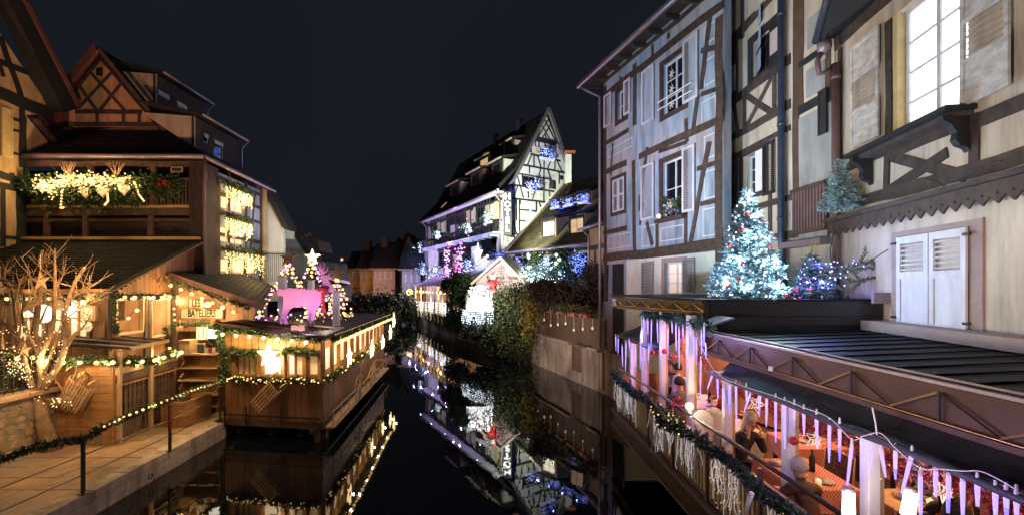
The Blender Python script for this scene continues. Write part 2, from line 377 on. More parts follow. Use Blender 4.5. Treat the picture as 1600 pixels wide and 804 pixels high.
def string_lights(pts, n, label, r=.05, bulb='E_warm', group=None, power=0, color=WARM, every=3, cable='wire_dark', drop=.05):
    """a cable with hanging bulbs; every few bulbs carry a lamp"""
    pts = [V(p) for p in pts]; g = thing('string_lights', pts[0], label, 'string lights', group)
    P = densify(pts, .3); MB().tube(P, .008, 5).build('cable', cable, g); ball = unit_ball('bulb_' + bulb, bulb)
    cum = [0]
    for a, b in zip(P[:-1], P[1:]): cum.append(cum[-1] + (b - a).length)
    for k in range(n):
        tt = cum[-1] * (k + .5) / n; i = max(j for j in range(len(cum)) if cum[j] <= tt + 1e-9); i = min(i, len(P) - 2)
        p = P[i].lerp(P[i + 1], (tt - cum[i]) / max(1e-6, cum[i + 1] - cum[i])) - V((0, 0, drop))
        piece('bulb', ball, g, p, scale=r * random.uniform(.85, 1.15))
        if power and k % every == every // 2: lamp('bulb_light', 'POINT', p + V((0, -r - .06, -.02)), power * 2.5, color, .02)
    return g

# a vertical wall plane: origin, horizontal direction; normal n faces the canal/camera
class Plane:
    def __init__(s, p0, p1):
        s.p = V((p0[0], p0[1], 0)); d = V((p1[0] - p0[0], p1[1] - p0[1], 0)); s.len = d.length; s.d = d.normalized()
        n = V((s.d.y, -s.d.x, 0)); mid = s.p + d * .5
        s.n = n if n.dot(V((0, 0, 0)) - mid) > 0 else -n
    def s_at(s, px):
        k = (px - CX) / FPX   # X = k*Y
        return -(s.p.x - k * s.p.y) / (s.d.x - k * s.d.y)
    def uv(s, px, py):
        t = s.s_at(px); Y = s.p.y + s.d.y * t; return t, CAMZ + (HY - py) * Y / FPX
    def pt(s, a, z, o=0.0): q = s.p + s.d * a + s.n * o; return V((q.x, q.y, z))
    def px(s, x, y, o=0.0): a, z = s.uv(x, y); return s.pt(a, z, o)
    def rect(s, x0, x1, y0, y1):
        a0, a1 = s.s_at(x0), s.s_at(x1); Y0 = s.p.y + s.d.y * a0; Y1 = s.p.y + s.d.y * a1
        xn, xf = (x0, x1) if Y0 < Y1 else (x1, x0)
        zt = s.uv(xn if y0 < HY else xf, y0)[1]; zb = s.uv(xf if y1 < HY else xn, y1)[1]
        return min(a0, a1), max(a0, a1), zb, zt
class Facade:
    def __init__(s, plane, root, depth=.28, timber='timber'): s.P = plane; s.root = root; s.depth = depth; s.holes = []; s.timber = timber
    def wall(s, poly, m_, name='wall', off=0.0, label=None):
        P = s.P; h = [[P.pt(a0, z0, off), P.pt(a1, z0, off), P.pt(a1, z1, off), P.pt(a0, z1, off)] for a0, a1, z0, z1 in s.holes]
        MB().prism([P.pt(a, z, off) for a, z in poly], -P.n * s.depth, 0, h).build(name, m_, s.root, label=label); return s
    def beam(s, a0, z0, a1, z1, w=.18, proud=.035, m_=None):
        P = s.P; p = P.pt(a0, z0); q = P.pt(a1, z1); L = (q - p).length; t = (q - p).normalized(); b = t.cross(P.n); n = max(1, min(7, int(L / .7))); w *= random.uniform(.92, 1.08); vs = []
        for i in range(n + 1):
            c = p.lerp(q, i / n) + b * (random.uniform(-.022, .022) * (w / .18) if 0 < i < n else 0); h = w / 2
            for sb, so in ((-1, 0), (1, 0), (1, 1), (-1, 1)): vs.append(c + b * sb * h * random.uniform(.86, 1.10) + P.n * (proud - .09 + so * .09 + (random.uniform(-.004, .004) if so else 0)))
        fs = [(4 * i + k, 4 * i + (k + 1) % 4, 4 * i + 4 + (k + 1) % 4, 4 * i + 4 + k) for i in range(n) for k in range(4)] + [(0, 1, 2, 3), tuple(4 * n + k for k in (3, 2, 1, 0))]
        MB().add(vs, fs).build('beam', m_ or s.timber, s.root)
    def H(s, x0, x1, xr, yr, w=.18, **k):
        z = s.P.uv(xr, yr)[1]; s.beam(s.P.s_at(x0), z, s.P.s_at(x1), z, w, **k)
    def D(s, x0, y0, x1, y1, w=.15, **k):
        a = s.P.uv(x0, y0); b = s.P.uv(x1, y1); s.beam(*a, *b, w, proud=k.pop('proud', .03), **k)
    def Vt(s, x, y0, y1, w=.16, **k):
        a, z0 = s.P.uv(x, y0); z1 = s.P.uv(x, y1)[1]; s.beam(a, z0, a, z1, w, proud=k.pop('proud', .04), **k)
    def hole(s, r): s.holes.append(r); return r
    def window(s, r, cols=2, rows=3, frame='frame_white', pane='glass_dark', recess=.10, fw=.055, label=None, bar=.03, surround=None, sw=.12):
        a0, a1, z0, z1 = r; P = s.P; o = -recess
        w = MB()
        w.prism([P.pt(a0, z0, o), P.pt(a1, z0, o), P.pt(a1, z1, o), P.pt(a0, z1, o)], -P.n * .05, 0,
                [[P.pt(a0 + fw, z0 + fw, o), P.pt(a1 - fw, z0 + fw, o), P.pt(a1 - fw, z1 - fw, o), P.pt(a0 + fw, z1 - fw, o)]])
        win = w.build('window', frame, s.root, label=label)
        cw = (a1 - a0 - 2 * fw) / cols; rh = (z1 - z0 - 2 * fw) / rows
        g = MB()
        for i in range(1, cols): a = a0 + fw + cw * i; g.bar(P.pt(a, z0 + fw, o - .02), P.pt(a, z1 - fw, o - .02), bar * 2.1 if (cols == 2 or i == cols // 2) else bar, .04, P.n)
        for j in range(1, rows): z = z0 + fw + rh * j; g.bar(P.pt(a0 + fw, z, o - .025), P.pt(a1 - fw, z, o - .025), bar, .03, P.n)
        if cols > 1 or rows > 1: g.build('glazing_bar', frame, win)
        for i in range(cols):
            for j in range(rows):
                x0 = a0 + fw + cw * i + .004; x1 = x0 + cw - .008; y0 = z0 + fw + rh * j + .004; y1 = y0 + rh - .008
                MB().prism([P.pt(x0, y0, o - .03), P.pt(x1, y0, o - .03), P.pt(x1, y1, o - .03), P.pt(x0, y1, o - .03)], -P.n * .008).build('pane', pane, win)
        if surround:
            MB().prism([P.pt(a0 - sw, z0 - sw, .03), P.pt(a1 + sw, z0 - sw, .03), P.pt(a1 + sw, z1 + sw, .03), P.pt(a0 - sw, z1 + sw, .03)], -P.n * .06, 0,
                       [[P.pt(a0, z0, .03), P.pt(a1, z0, .03), P.pt(a1, z1, .03), P.pt(a0, z1, .03)]]).build('window_surround', surround, s.root)
        return win
    def shutter(s, r, m_='shutter_white', out=.07, slats=0, panels=1, ang=0, thick=.035, label=None, solid_back=None, slat_parts=False):
        """louvred or panelled shutter standing just off the wall"""
        a0, a1, z0, z1 = r; P = s.P; fw = min(.07, (a1 - a0) * .16)
        rr = MB(); n = max(1, panels); hgt = (z1 - z0 - fw) / n
        hs = []
        for k in range(n):
            zb = z0 + fw + k * hgt; hs.append([P.pt(a0 + fw, zb, out), P.pt(a1 - fw, zb, out), P.pt(a1 - fw, zb + hgt - fw, out), P.pt(a0 + fw, zb + hgt - fw, out)])
        rr.prism([P.pt(a0, z0, out), P.pt(a1, z0, out), P.pt(a1, z1, out), P.pt(a0, z1, out)], -P.n * thick, 0, hs)
        sh = rr.build('shutter', m_, s.root, label=label)
        for k in range(n):
            zb = z0 + fw + k * hgt; zt = zb + hgt - fw
            louv = slats and not (n == 3 and k != 1) and not (n == 2 and k == 0 and slats < 0)
            if louv:
                m = max(3, int((zt - zb) / (.055 if not slat_parts else .075))); sl = MB()
                for j in range(m):
                    z = zb + (zt - zb) * (j + .5) / m; c = P.pt((a0 + a1) / 2, z, out - thick / 2)
                    t = P.d; nn = (P.n * .8 + V((0, 0, 1))).normalized(); bb = t.cross(nn)
                    q = sl if not slat_parts else MB()
                    q.box(c, (a1 - a0 - 2 * fw + .01, (zt - zb) / m * .95, .008), Matrix((t, bb, nn)).transposed())
                    if slat_parts: q.build('slat', m_, sh)
                if not slat_parts: sl.build('louvres', m_, sh)
            else:
                MB().prism([P.pt(a0 + fw, zb, out - .016), P.pt(a1 - fw, zb, out - .016), P.pt(a1 - fw, zt, out - .016), P.pt(a0 + fw, zt, out - .016)], -P.n * .01).build('panel', m_, sh)
        return sh
def planks(root, P, a0, a1, z0, z1, wdt, m_, vertical=True, off=0.0, thick=.03, gap=.012, name='plank', ztop=None, zbot=None):
    """boards, each one its own part"""
    if vertical:
        n = max(1, round((a1 - a0) / wdt)); w = (a1 - a0) / n
        for i in range(n):
            a = a0 + w * (i + .5); zt = ztop(a) if ztop else z1; zb = zbot(a) if zbot else z0
            if zt - zb < .03: continue
            MB().bar(P.pt(a, zb, off + random.uniform(-.004, .004)), P.pt(a, zt, off), w - gap, thick, P.n).build(name, m_, root)
    else:
        n = max(1, round((z1 - z0) / wdt)); w = (z1 - z0) / n
        for i in range(n):
            z = z0 + w * (i + .5)
            MB().bar(P.pt(a0, z, off + random.uniform(-.004, .004)), P.pt(a1, z, off), w - gap, thick, P.n).build(name, m_, root)
def tiled_roof(root, c, m_='tile_dark', thick=.12, tw=.22, th=.17, name='roof', tiles=True, slab=None, max_rows=60, max_cols=130):
    """roof slab from 4 corners (eave0, eave1, ridge1, ridge0) with courses of tiles lying on it"""
    e0, e1, r1, r0 = [V(p) for p in c]; n = (e1 - e0).cross(r0 - e0).normalized()
    if n.z < 0: n = -n
    ro = MB().prism([e0, e1, r1, r0], -n * thick).build(name, slab or m_, root)
    if not tiles: return ro
    rows = int(min(max_rows, max(2, (r0 - e0).length / th))); cols = int(min(max_cols, max(2, (e1 - e0).length / tw)))
    vs = []
    for i in range(rows):
        t0 = i / rows; t1 = (i + 1.12) / rows; t1 = min(t1, 1)
        for j in range(cols):
            u0 = (j + (.5 if i % 2 else 0)) / cols; u1 = u0 + .97 / cols; u0 = min(u0, 1); u1 = min(u1, 1)
            if u1 - u0 < .2 / cols: continue
            h = .016 + random.uniform(0, .014); f = lambda u, t: (e0.lerp(e1, u)).lerp(r0.lerp(r1, u), t)
            a, b, c_, d = f(u0, t0) + n * (h + .012), f(u1, t0) + n * (h + .012 + random.uniform(-.004, .004)), f(u1, t1) + n * .006, f(u0, t1) + n * .006
            a2, b2 = f(u0, t0) + n * .002, f(u1, t0) + n * .002
            vs += [a, b, c_, d, a2, b2, b, a]
    v = np.array([tuple(p) for p in vs]); q = np.arange(len(v)).reshape(-1, 4)
    cloud_obj('roof_tiles', v, q, m_, ro, kind='stuff')
    return ro
def text_mesh(txt, size, depth, m_, bold=0.0):
    cu = bpy.data.curves.new('lettering', 'FONT'); cu.body = txt; cu.size = size; cu.extrude = depth; cu.align_x = 'CENTER'; cu.align_y = 'CENTER'; cu.resolution_u = 2; cu.offset = bold
    o = bpy.data.objects.new('lettering', cu); COL.objects.link(o); dg = bpy.context.evaluated_depsgraph_get(); dg.update()
    me = bpy.data.meshes.new_from_object(o.evaluated_get(dg)); bpy.data.objects.remove(o); me.materials.clear(); me.materials.append(M[m_])
    return me
def put_text(txt, size, P, a, z, off, root, m_, depth=.01, name='letters', squash=1.0, bold=0.0, kind=None):
    me = text_mesh(txt, size, depth, m_, bold); c = P.pt(a, z, off)
    o = link(name, me, root, c)
    # text x -> along plane as seen from the front, y -> up
    t = P.d if P.d.cross(V((0, 0, 1))).dot(P.n) > 0 else -P.d
    o.rotation_euler = Matrix((t, V((0, 0, 1)), t.cross(V((0, 0, 1))))).transposed().to_euler(); o.scale = (squash, 1, 1)
    return o
def star_poly(P, a, z, r, r2, off, rot=0):
    return [P.pt(a + (r if k % 2 == 0 else r2) * math.sin(rot + k * math.pi / 5), z + (r if k % 2 == 0 else r2) * math.cos(rot + k * math.pi / 5), off) for k in range(10)]
def camplane(Y): return Plane((0, Y), (1, Y))
ORDN = 'leftmost second third fourth fifth sixth seventh eighth ninth tenth eleventh twelfth thirteenth fourteenth fifteenth sixteenth seventeenth eighteenth nineteenth twentieth twenty-first twenty-second twenty-third twenty-fourth twenty-fifth twenty-sixth twenty-seventh twenty-eighth twenty-ninth thirtieth'.split()
# ================================================================== SETTING: water, banks, quays
def slabpoly(name, pts, z0, z1, m_):
    o = MB().prism([(x, y, z0) for x, y in pts], (0, 0, z1 - z0)).build(name, m_); o['kind'] = 'structure'; return o
slabpoly('ground', [(-700, -60), (700, -60), (700, 1200), (-700, 1200)], -2.2, -1.6, 'ground')
slabpoly('canal_water', [(-40, -30), (40, -30), (40, 130), (-40, 130)], -1.5, 0, 'water')
LB = [(-8.28, -12), (-8.28, 8.7), (-8.62, 13.4), (-9.4, 24), (-14.9, 60), (-22, 80), (-300, 80), (-300, -12)]
slabpoly('left_bank', LB, -1.55, .40, 'ground')
RB = [(300, -12), (5.6, -12), (5.2, 12), (5.55, 14.6), (3.98, 19.2), (1.36, 26.8), (-.7, 31.6), (-4.95, 39), (-11.95, 57), (-13.4, 62), (-20, 80), (300, 80)]
slabpoly('right_bank', RB, -1.55, 1.02, 'ground')
slabpoly('far_bank', [(-300, 80), (300, 80), (300, 600), (-300, 600)], -1.55, .9, 'ground')

# ---- left walkway: slabs and the stone lip of the quay wall, piece by piece
wk = structure('walkway', (-9.6, 9, .4))
def lipx(y): return -8.28 if y < 8.7 else -8.28 - .34 * (y - 8.7) / 4.7
y = 3.6; row = 0
while y < 16.6:
    d = random.uniform(.52, .66); x = lipx(y) - .36; k = 0
    while x > -12.4:
        w = random.uniform(.75, 1.25); xe = max(x - w, -12.4)
        if not (y > 13.3 and x > -8.9):
            MB().prism([(x - .008, y + .008, .38), (xe + .008, y + .008, .38), (xe + .008, y + d - .008, .38), (x - .008, y + d - .008, .38)], (0, 0, .088 + random.uniform(-.005, .005))).build('slab', 'slab', wk)
        x = xe; k += 1
    y += d
qe = thing('quay_wall', (-8.3, 3, 0), 'low stone canal quay wall below the railed walkway at left', 'quay wall')
y = 2.4
while y < 13.3:
    d = min(random.uniform(.8, 1.3), 13.36 - y); a, b = lipx(y), lipx(y + d)
    MB().prism([(a + .03, y + .008, .30), (a - .34, y + .008, .30), (b - .34, y + d - .008, .30), (b + .03, y + d - .008, .30)], (0, 0, .185 + random.uniform(-.006, .006))).build('coping_stone', 'quay', qe, bevel=.012)
    y += d
for zr in (0,):
    MB().prism([(-8.24, -6, -.6), (-8.24, 8.7, -.6), (-8.58, 13.42, -.6), (-8.9, 13.42, -.6), (-8.6, -6, -.6)], (0, 0, .895)).build('wall_face', 'quay', qe)
MB().tube([(-8.23 + .0, 10.2 + .06 * math.cos(t * .7), .2 + .06 * math.sin(t * .7)) for t in range(10)], .012, 6).build('mooring_ring', 'black_metal', qe)
# ---- railing of the walkway
rl = thing('railing', (-8.36, 9, .47), 'black post and cable railing along the left walkway with garland on top', 'railing')
POST = [(-8.30, 6.3), (-8.33, 8.7), (-8.40, 11.0), (-8.66, 13.3)]
for x, y in POST: MB().box((x, y, 1.03), (.05, .05, 1.14)).build('post', 'black_metal', rl); MB().box((x, y, .49), (.12, .12, .02)).build('base_plate', 'black_metal', rl)
for h in (.86, 1.24): MB().tube([(-8.3, 2.2, h + .0)] + [(x, y, h) for x, y in POST], .011, 6).build('cable', 'black_metal', rl)
g0 = at(132, 683, 8.7); gp = [V((-8.32, 5.6, 1.42)), at(0, 716, 7.35), at(45, 700, 7.75), g0, at(196, 650, 9.9), at(268, 622, 11.0), at(310, 606, 12.1), at(352, 597, 13.3)]
garland(gp, .062, 'green garland wound along the top of the left walkway railing, dotted with warm bulbs', 480, 0)
string_lights([p + V((.03, -.05, .06)) for p in [at(160, 667, 9.2), at(196, 650, 9.9), at(268, 622, 11.0), at(310, 606, 12.1), at(345, 597, 13.2)]], 27, 'warm bulbs twisted into the garland of the left walkway railing', .026, power=1.6, every=6)
MB().tube(sag(at(266, 622, 10.95), at(266, 676, 10.95), .0, 3), .014, 5).build('ribbon', 'red_cloth', None, 'thin red ribbon hanging down the second walkway railing post', 'ribbon')

# ---- left retaining wall of rubble stones
rw = thing('stone_wall', (-11.9, 10.5, .4), 'rubble stone retaining wall with pale coping behind the bare tree', 'stone wall')
WP = Plane((-11.72, 7.6), (-11.72, 12.2))
MB().prism([WP.pt(0, .3), WP.pt(4.6, .3), WP.pt(4.6, 1.86), WP.pt(0, 1.86)], -WP.n * .4).build('mortar_core', 'mortar', rw)
cells = []
for i in range(8):
    j = 0; a = random.uniform(-.2, 0)
    while a < 4.6:
        w = random.uniform(.16, .42); cells.append((a + w / 2, .42 + i * .185 + random.uniform(-.03, .03), w)); a += w
for (a, z, w) in cells:
    if a < .1 or a > 4.45: continue
    n = random.randint(6, 8); ph = random.uniform(0, 6); h = random.uniform(.085, .15)
    ring = [(a + (w * .58) * math.cos(ph + k * 2 * math.pi / n) * random.uniform(.68, 1.12), z + h * math.sin(ph + k * 2 * math.pi / n) * random.uniform(.7, 1.12)) for k in range(n)]
    mb = MB(); o1 = random.uniform(.0, .035)
    outer = [WP.pt(p, q, -.02) for p, q in ring]; inner = [WP.pt(a + (p - a) * .72, z + (q - z) * .72, o1) for p, q in ring]
    mb.add(outer + inner, [(k, (k + 1) % n, n + (k + 1) % n, n + k) for k in range(n)] + [tuple(range(n, 2 * n))]); mb.build('stone', 'stone', rw, smooth=False)
for k in range(6): MB().box((-11.78, 7.7 + k * .76 + .36, 1.92), (.5, .745, .11)).build('coping_stone', 'slab', rw, bevel=.015)
fe = thing('iron_fence', (-11.8, 10, 1.98), 'thin iron bar fence standing on the stone wall at far left', 'fence')
for k in range(22): MB().tube([(-11.8, 7.8 + k * .2, 1.97), (-11.8, 7.8 + k * .2, 2.95)], .01, 5).build('bar', 'black_metal', fe)
for h in (2.08, 2.45, 2.88): MB().tube([(-11.8, 7.6, h), (-11.8, 12, h)], .014, 5).build('rail', 'black_metal', fe)

# ---- planter front of horizontal boards, with sledges leaning on it
pw = thing('wooden_screen', (-11, 11.5, .47), 'tall wooden screen of wide horizontal boards behind the pair of sledges', 'wooden screen')
PP = Plane((-12.05, 11.62), (-10.27, 11.5))
planks(pw, PP, 0, PP.len, .47, 2.66, .225, 'wood', False, .02, .035, .010)
MB().bar(PP.pt(PP.len + .03, .45), PP.pt(PP.len + .03, 2.85), .09, .10, PP.n).build('corner_post', 'wood', pw)
MB().prism([PP.pt(0, .45, -.02), PP.pt(PP.len, .45, -.02), PP.pt(PP.len, 2.7, -.02), PP.pt(0, 2.7, -.02)], -PP.n * .06).build('backing', 'wood_dark', pw)
# ---- side terrace: railing of shaped boards, window boxes, posts, folded slat awning
PS = Plane((-10.27, 11.5), (-10.52, 13.95))
st = thing('wooden_parapet', (-10.35, 12.6, .47), 'wooden parapet of scalloped boards beside the walkway, below the slatted canopy', 'parapet')
MB().prism([PS.pt(.0, .4, -.1), PS.pt(PS.len, .4, -.1), PS.pt(PS.len, 1.05, -.1), PS.pt(0, 1.05, -.1)], -PS.n * .3).build('base_wall', 'stone', st)
n = 13
for k in range(n):
    a = .36 + (PS.len - .4) * k / n; w = .155; prof = []
    for j in range(13):
        z = .95 + 1.05 * j / 12; prof.append((w / 2 * (1 - .42 * abs(math.sin(j * math.pi / 3.0)) ** 3 if 0 < j < 12 else 1), z))
    poly = [PS.pt(a + w / 2 + hw, z, .03) for hw, z in prof] + [PS.pt(a + w / 2 - hw, z, .03) for hw, z in reversed(prof)]
    MB().prism(poly, -PS.n * .03).build('scalloped_board', 'wood_dark', st)
MB().prism([PS.pt(.0, 1.0, -.06), PS.pt(PS.len, 1.0, -.06), PS.pt(PS.len, 2.2, -.06), PS.pt(0, 2.2, -.06)], -PS.n * .03).build('dark_backing', 'timber_black', st)
MB().bar(PS.pt(0, 2.12, .05), PS.pt(PS.len, 2.12, .05), .20, .12, PS.n).build('window_box', 'wood_dark', st)
MB().bar(PS.pt(0, 2.33, .03), PS.pt(PS.len, 2.33, .03), .17, .2, PS.n).build('parapet_board', 'wood_pale', st)
MB().bar(PS.pt(0, 1.95, .06), PS.pt(PS.len, 1.95, .06), .05, .1, PS.n).build('hand_rail', 'wood', st)
for px_, yb in ((178, 700), (228, 671)):
    a = PS.s_at(px_); MB().bar(PS.pt(a, .45, .13), PS.pt(a, 2.88, .13), .085, .085, PS.n).build('post', 'wood_pale', st)
sc_ = thing('slatted_canopy', (-11, 12.5, 2.9), 'low canopy of dark slats over the side terrace left of the sign wall', 'canopy')
A0, A1, B1, B0 = V((-12.7, 13.15, 3.18)), V((-10.08, 13.15, 2.93)), V((-10.05, 11.8, 2.88)), V((-11.75, 11.75, 2.98))
for k in range(7):
    t = k / 6; p = A0.lerp(B0, t); q = A1.lerp(B1, t); MB().bar(p, q, .10, .03, V((0, .35, 1))).build('slat', 'black_metal' if k % 2 == 0 else 'shutter_grey', sc_)
MB().bar(A1, B1, .05, .09).build('side_beam', 'wood_pale', sc_); MB().bar(A0, B0, .05, .09).build('side_beam', 'wood_pale', sc_)

# ================================================================== CABIN (left, warm)
cb = thing('timber_cabin', (-13, 14, .47), 'low wooden restaurant cabin under a dark tiled roof with lit windows, behind the bare tree', 'cabin')
CF = Plane((-18.5, 12.8), (-11.43, 12.8)); CS = Plane((-11.43, 12.8), (-11.66, 16.4))
fc = Facade(CF, cb, .08, 'wood_dark')
hs = [fc.hole(CF.rect(x0, x1, y0, y1)) for x0, x1, y0, y1 in ((-60, -8, 465, 528), (26, 66, 465, 528), (80, 100, 480, 520), (105, 136, 465, 528))]
fc.wall([(0, .4), (CF.len, .4), (CF.len, 4.35), (0, 4.35)], 'wood_v')
for k, h in enumerate(hs): fc.window(h, 2 if k != 2 else 1, 2, 'wood', 'E_window_soft' if k != 2 else 'E_window_warm', .03)
for x in (0, 18, 72, 100, 140, 170): fc.Vt(x, 458, 540, .10, m_='wood_dark', proud=.05)
fs = Facade(CS, cb, .10, 'wood_dark')
w1 = fs.hole(CS.rect(180, 222, 466, 522)); w2 = fs.hole(CS.rect(235, 264, 466, 526))
fs.wall([(0, .4), (CS.len, .4), (CS.len, 4.3), (0, 4.3)], 'wood_v')
# room behind: back wall and floor, seen through the two open windows
MB().prism([(-14.0, 12.95, .5), (-14.0, 16.4, .5), (-14.0, 16.4, 4.3), (-14.0, 12.95, 4.3)], (-.1, 0, 0)).build('room_wall', 'room_wall', cb)
MB().prism([(-14.0, 16.3, .5), (-11.8, 16.3, .5), (-11.8, 16.3, 4.3), (-14.0, 16.3, 4.3)], (0, .1, 0)).build('room_wall', 'room_wall', cb)
MB().prism([(-14, 12.95, 2.2), (-11.6, 12.95, 2.2), (-11.75, 16.3, 2.2), (-14, 16.3, 2.2)], (0, 0, -.1)).build('room_floor', 'wood', cb)
for w in (w1, w2):
    a0, a1, z0, z1 = w
    for q in ((a0, z0, a0, z1), (a1, z0, a1, z1), (a0, z0, a1, z0), (a0, z1, a1, z1)): fs.beam(*q, .07, m_='wood_pale', proud=.05)
a0, a1, z0, z1 = w1; MB().prism([CS.pt(a0 + .2, z0 + .35, -.5), CS.pt(a0 + 1.0, z0 + .35, -.5), CS.pt(a0 + 1.0, z1, -.5), CS.pt(a0 + .2, z1, -.5)], -CS.n * .03).build('picture', 'wood_dark', cb)
for k in range(7):
    a = w1[0] + .15 + k * .55; c_ = CS.pt(a, 2.42, -.55)
    MB().ball(c_, .14, 10, 7).ball(c_ + V((0, 0, -.2)), .2, 8, 6).build('seat_cushion', random.choice(['red_cloth', 'fabric_cream', 'cloth_grey']), cb, smooth=True)
for x, y0, y1 in ((168, 458, 560), (226, 458, 560), (232, 458, 560), (270, 458, 575), (276, 440, 590)): fs.Vt(x, y0, y1, .12, m_='wood_dark', proud=.06)
for (x, y, z, e) in ((-12.7, 13.7, 3.8, 60), (-12.6, 15.3, 3.8, 60)): lamp('cabin_room_lamp', 'POINT', (x, y, z), e * 1.8, WARMW, .1)
# vertical boards of the cabin gable
rk0 = CS.uv(176, 452); rk1 = CS.uv(302, 380)
planks(cb, CS, 0, rk1[0], 4.30, 6, .17, 'wood_v', True, .02, .03, .010, name='gable_board', ztop=lambda a: 4.36 + max(0, (a - .0)) / rk1[0] * (rk1[1] - 4.36) - .05)
# roof
tiled_roof(cb, [(-19.5, 12.45, 4.40), (-11.25, 12.45, 4.40), (-11.42, 16.45, 6.18), (-19.5, 16.45, 6.18)], 'tile_dark', .10, .24, .19, slab='wood_dark')
MB().bar((-11.18, 12.35, 4.36), (-11.38, 16.5, 6.20), .05, .26, (1, 0, 0)).build('barge_board', 'wood_dark', cb)
MB().bar((-19.5, 12.40, 4.40), (-11.18, 12.40, 4.40), .10, .06, (0, 1, 0)).build('eave_board', 'wood', cb)
MB().bar((-19.5, 16.3, 6.27), (-11.36, 16.3, 6.27), .10, .10).build('ridge_board', 'wood_pale', cb)
garland([(-19, 12.33, 4.25), (-15, 12.3, 4.2), (-11.25, 12.33, 4.22)], .09, 'green garland under the front eave of the tiled cabin', 260)
garland([(-11.2, 12.5, 4.24), (-11.28, 13.8, 4.2), (-11.5, 15.3, 4.22)], .09, 'green garland above the two open cabin windows', 420)
garland([CS.px(170, 462, .12), CS.px(173, 495, .12), CS.px(176, 522, .12)], .08, 'short green garland hanging down the left post of the open cabin window', 420)
garland([CS.px(268, 440, .15), CS.px(270, 490, .15), CS.px(272, 520, .15)], .08, 'green garland hanging down the corner post left of the lettered boards', 420)
string_lights([(-17.5, 12.2, 4.27), (-15, 12.2, 4.22), (-11.2, 12.25, 4.25)], 11, 'warm bulbs strung under the front eave of the tiled cabin', .05, power=9, every=3)
string_lights([CS.px(172, 461, .25), CS.px(220, 462, .25), CS.px(283, 460, .25)], 8, 'warm bulbs strung above the open cabin windows', .05, power=10, every=2)
string_lights([CS.px(210, 476, .2), CS.px(182, 500, .2)], 2, 'two warm bulbs hanging inside the open cabin window', .055, power=5, every=1)
string_lights([CS.px(262, 475, .2), CS.px(264, 510, .2)], 4, 'small warm bulbs down the right jamb of the second cabin window', .035)
string_lights([CS.px(268, 440, .3), CS.px(270, 480, .3), CS.px(272, 512, .3)], 4, 'warm bulbs down the corner post left of the lettered boards', .05, power=5, every=2)
garland([(-12.0, 11.38, 2.72), (-11.2, 11.3, 2.62), (-10.25, 11.3, 2.66), PS.pt(.5, 2.5, .2), PS.pt(1.4, 2.44, .2), PS.pt(2.4, 2.5, .2)], .12, 'thick green garland over the board screen and along the terrace boxes', 420, L=.12)
string_lights([(-12.9, 11.2, 2.75), (-11.9, 11.15, 2.80), (-11.3, 11.12, 2.68), (-10.2, 11.2, 2.66), PS.pt(.9, 2.5, .36), PS.pt(2.4, 2.56, .36)], 14, 'warm bulbs strung over the board screen and along the terrace boxes', .055, power=9, every=2)
# owl-like driftwood ornament, price box, hanging heart lantern
oo = thing('driftwood_ornament', CS.px(248, 440, .2), 'rough driftwood ornament fixed to the cabin gable boards', 'ornament')
for k in range(22):
    p = CS.px(248 + random.uniform(-10, 10), 440 + random.uniform(-10, 10), .2); MB().tube([p, p + V((random.uniform(-.15, .15), random.uniform(-.1, .1), random.uniform(-.12, .12)))], [.03, .012], 5).build('twig', 'bark', oo)
mb_ = thing('menu_box', CF.px(152, 487, .2), 'pale square menu box on the cabin corner post', 'menu box')
a0, a1, z0, z1 = CF.rect(140, 160, 476, 500)
MB().prism([CF.pt(a0, z0, .12), CF.pt(a1, z0, .12), CF.pt(a1, z1, .12), CF.pt(a0, z1, .12)], CF.n * .1).build('case', 'wood_pale', mb_)
MB().prism([CF.pt(a0 + .07, z0 + .07, .221), CF.pt(a1 - .07, z0 + .07, .221), CF.pt(a1 - .07, z1 - .07, .221), CF.pt(a0 + .07, z1 - .07, .221)], CF.n * .01).build('menu_sheet', 'paper', mb_)
hl = thing('glass_lantern', CF.px(154, 500, .3), 'small glowing glass drop lantern hanging below the menu box', 'lantern')
c = CF.px(153, 508, .3); MB().tube([c + V((0, 0, .25)), c + V((0, 0, .1))], .006, 5).build('hook', 'black_metal', hl); MB().ball(c, .12, 8, 6, sc=(.8, .8, 1.2)).build('glass', 'E_window_warm', hl, smooth=True)
for k, (x, y, r_) in enumerate(((76, 489, .20), (118, 486, .12), (58, 488, .07))):
    lt = thing('window_lamp', CF.px(x, y, .12), ['large glowing round lamp in the middle cabin window behind the bare tree', 'tall glowing lamp in the cabin window right of the bare tree', 'small glowing lamp left of the big round window lamp'][k], 'lamp')
    c = CF.px(x, y, .14); MB().ball(c, r_, 10, 8, sc=(1, 1, 1.3)).build('globe', 'E_room', lt, smooth=True); MB().tube([c + V((0, 0, .15)), c + V((0, 0, .6))], .01, 5).build('cord', 'black_metal', lt)
    lamp('window_lamp_light', 'POINT', c + V((0, -.4, 0)), 22 * r_ / .1, WARMW, .05)

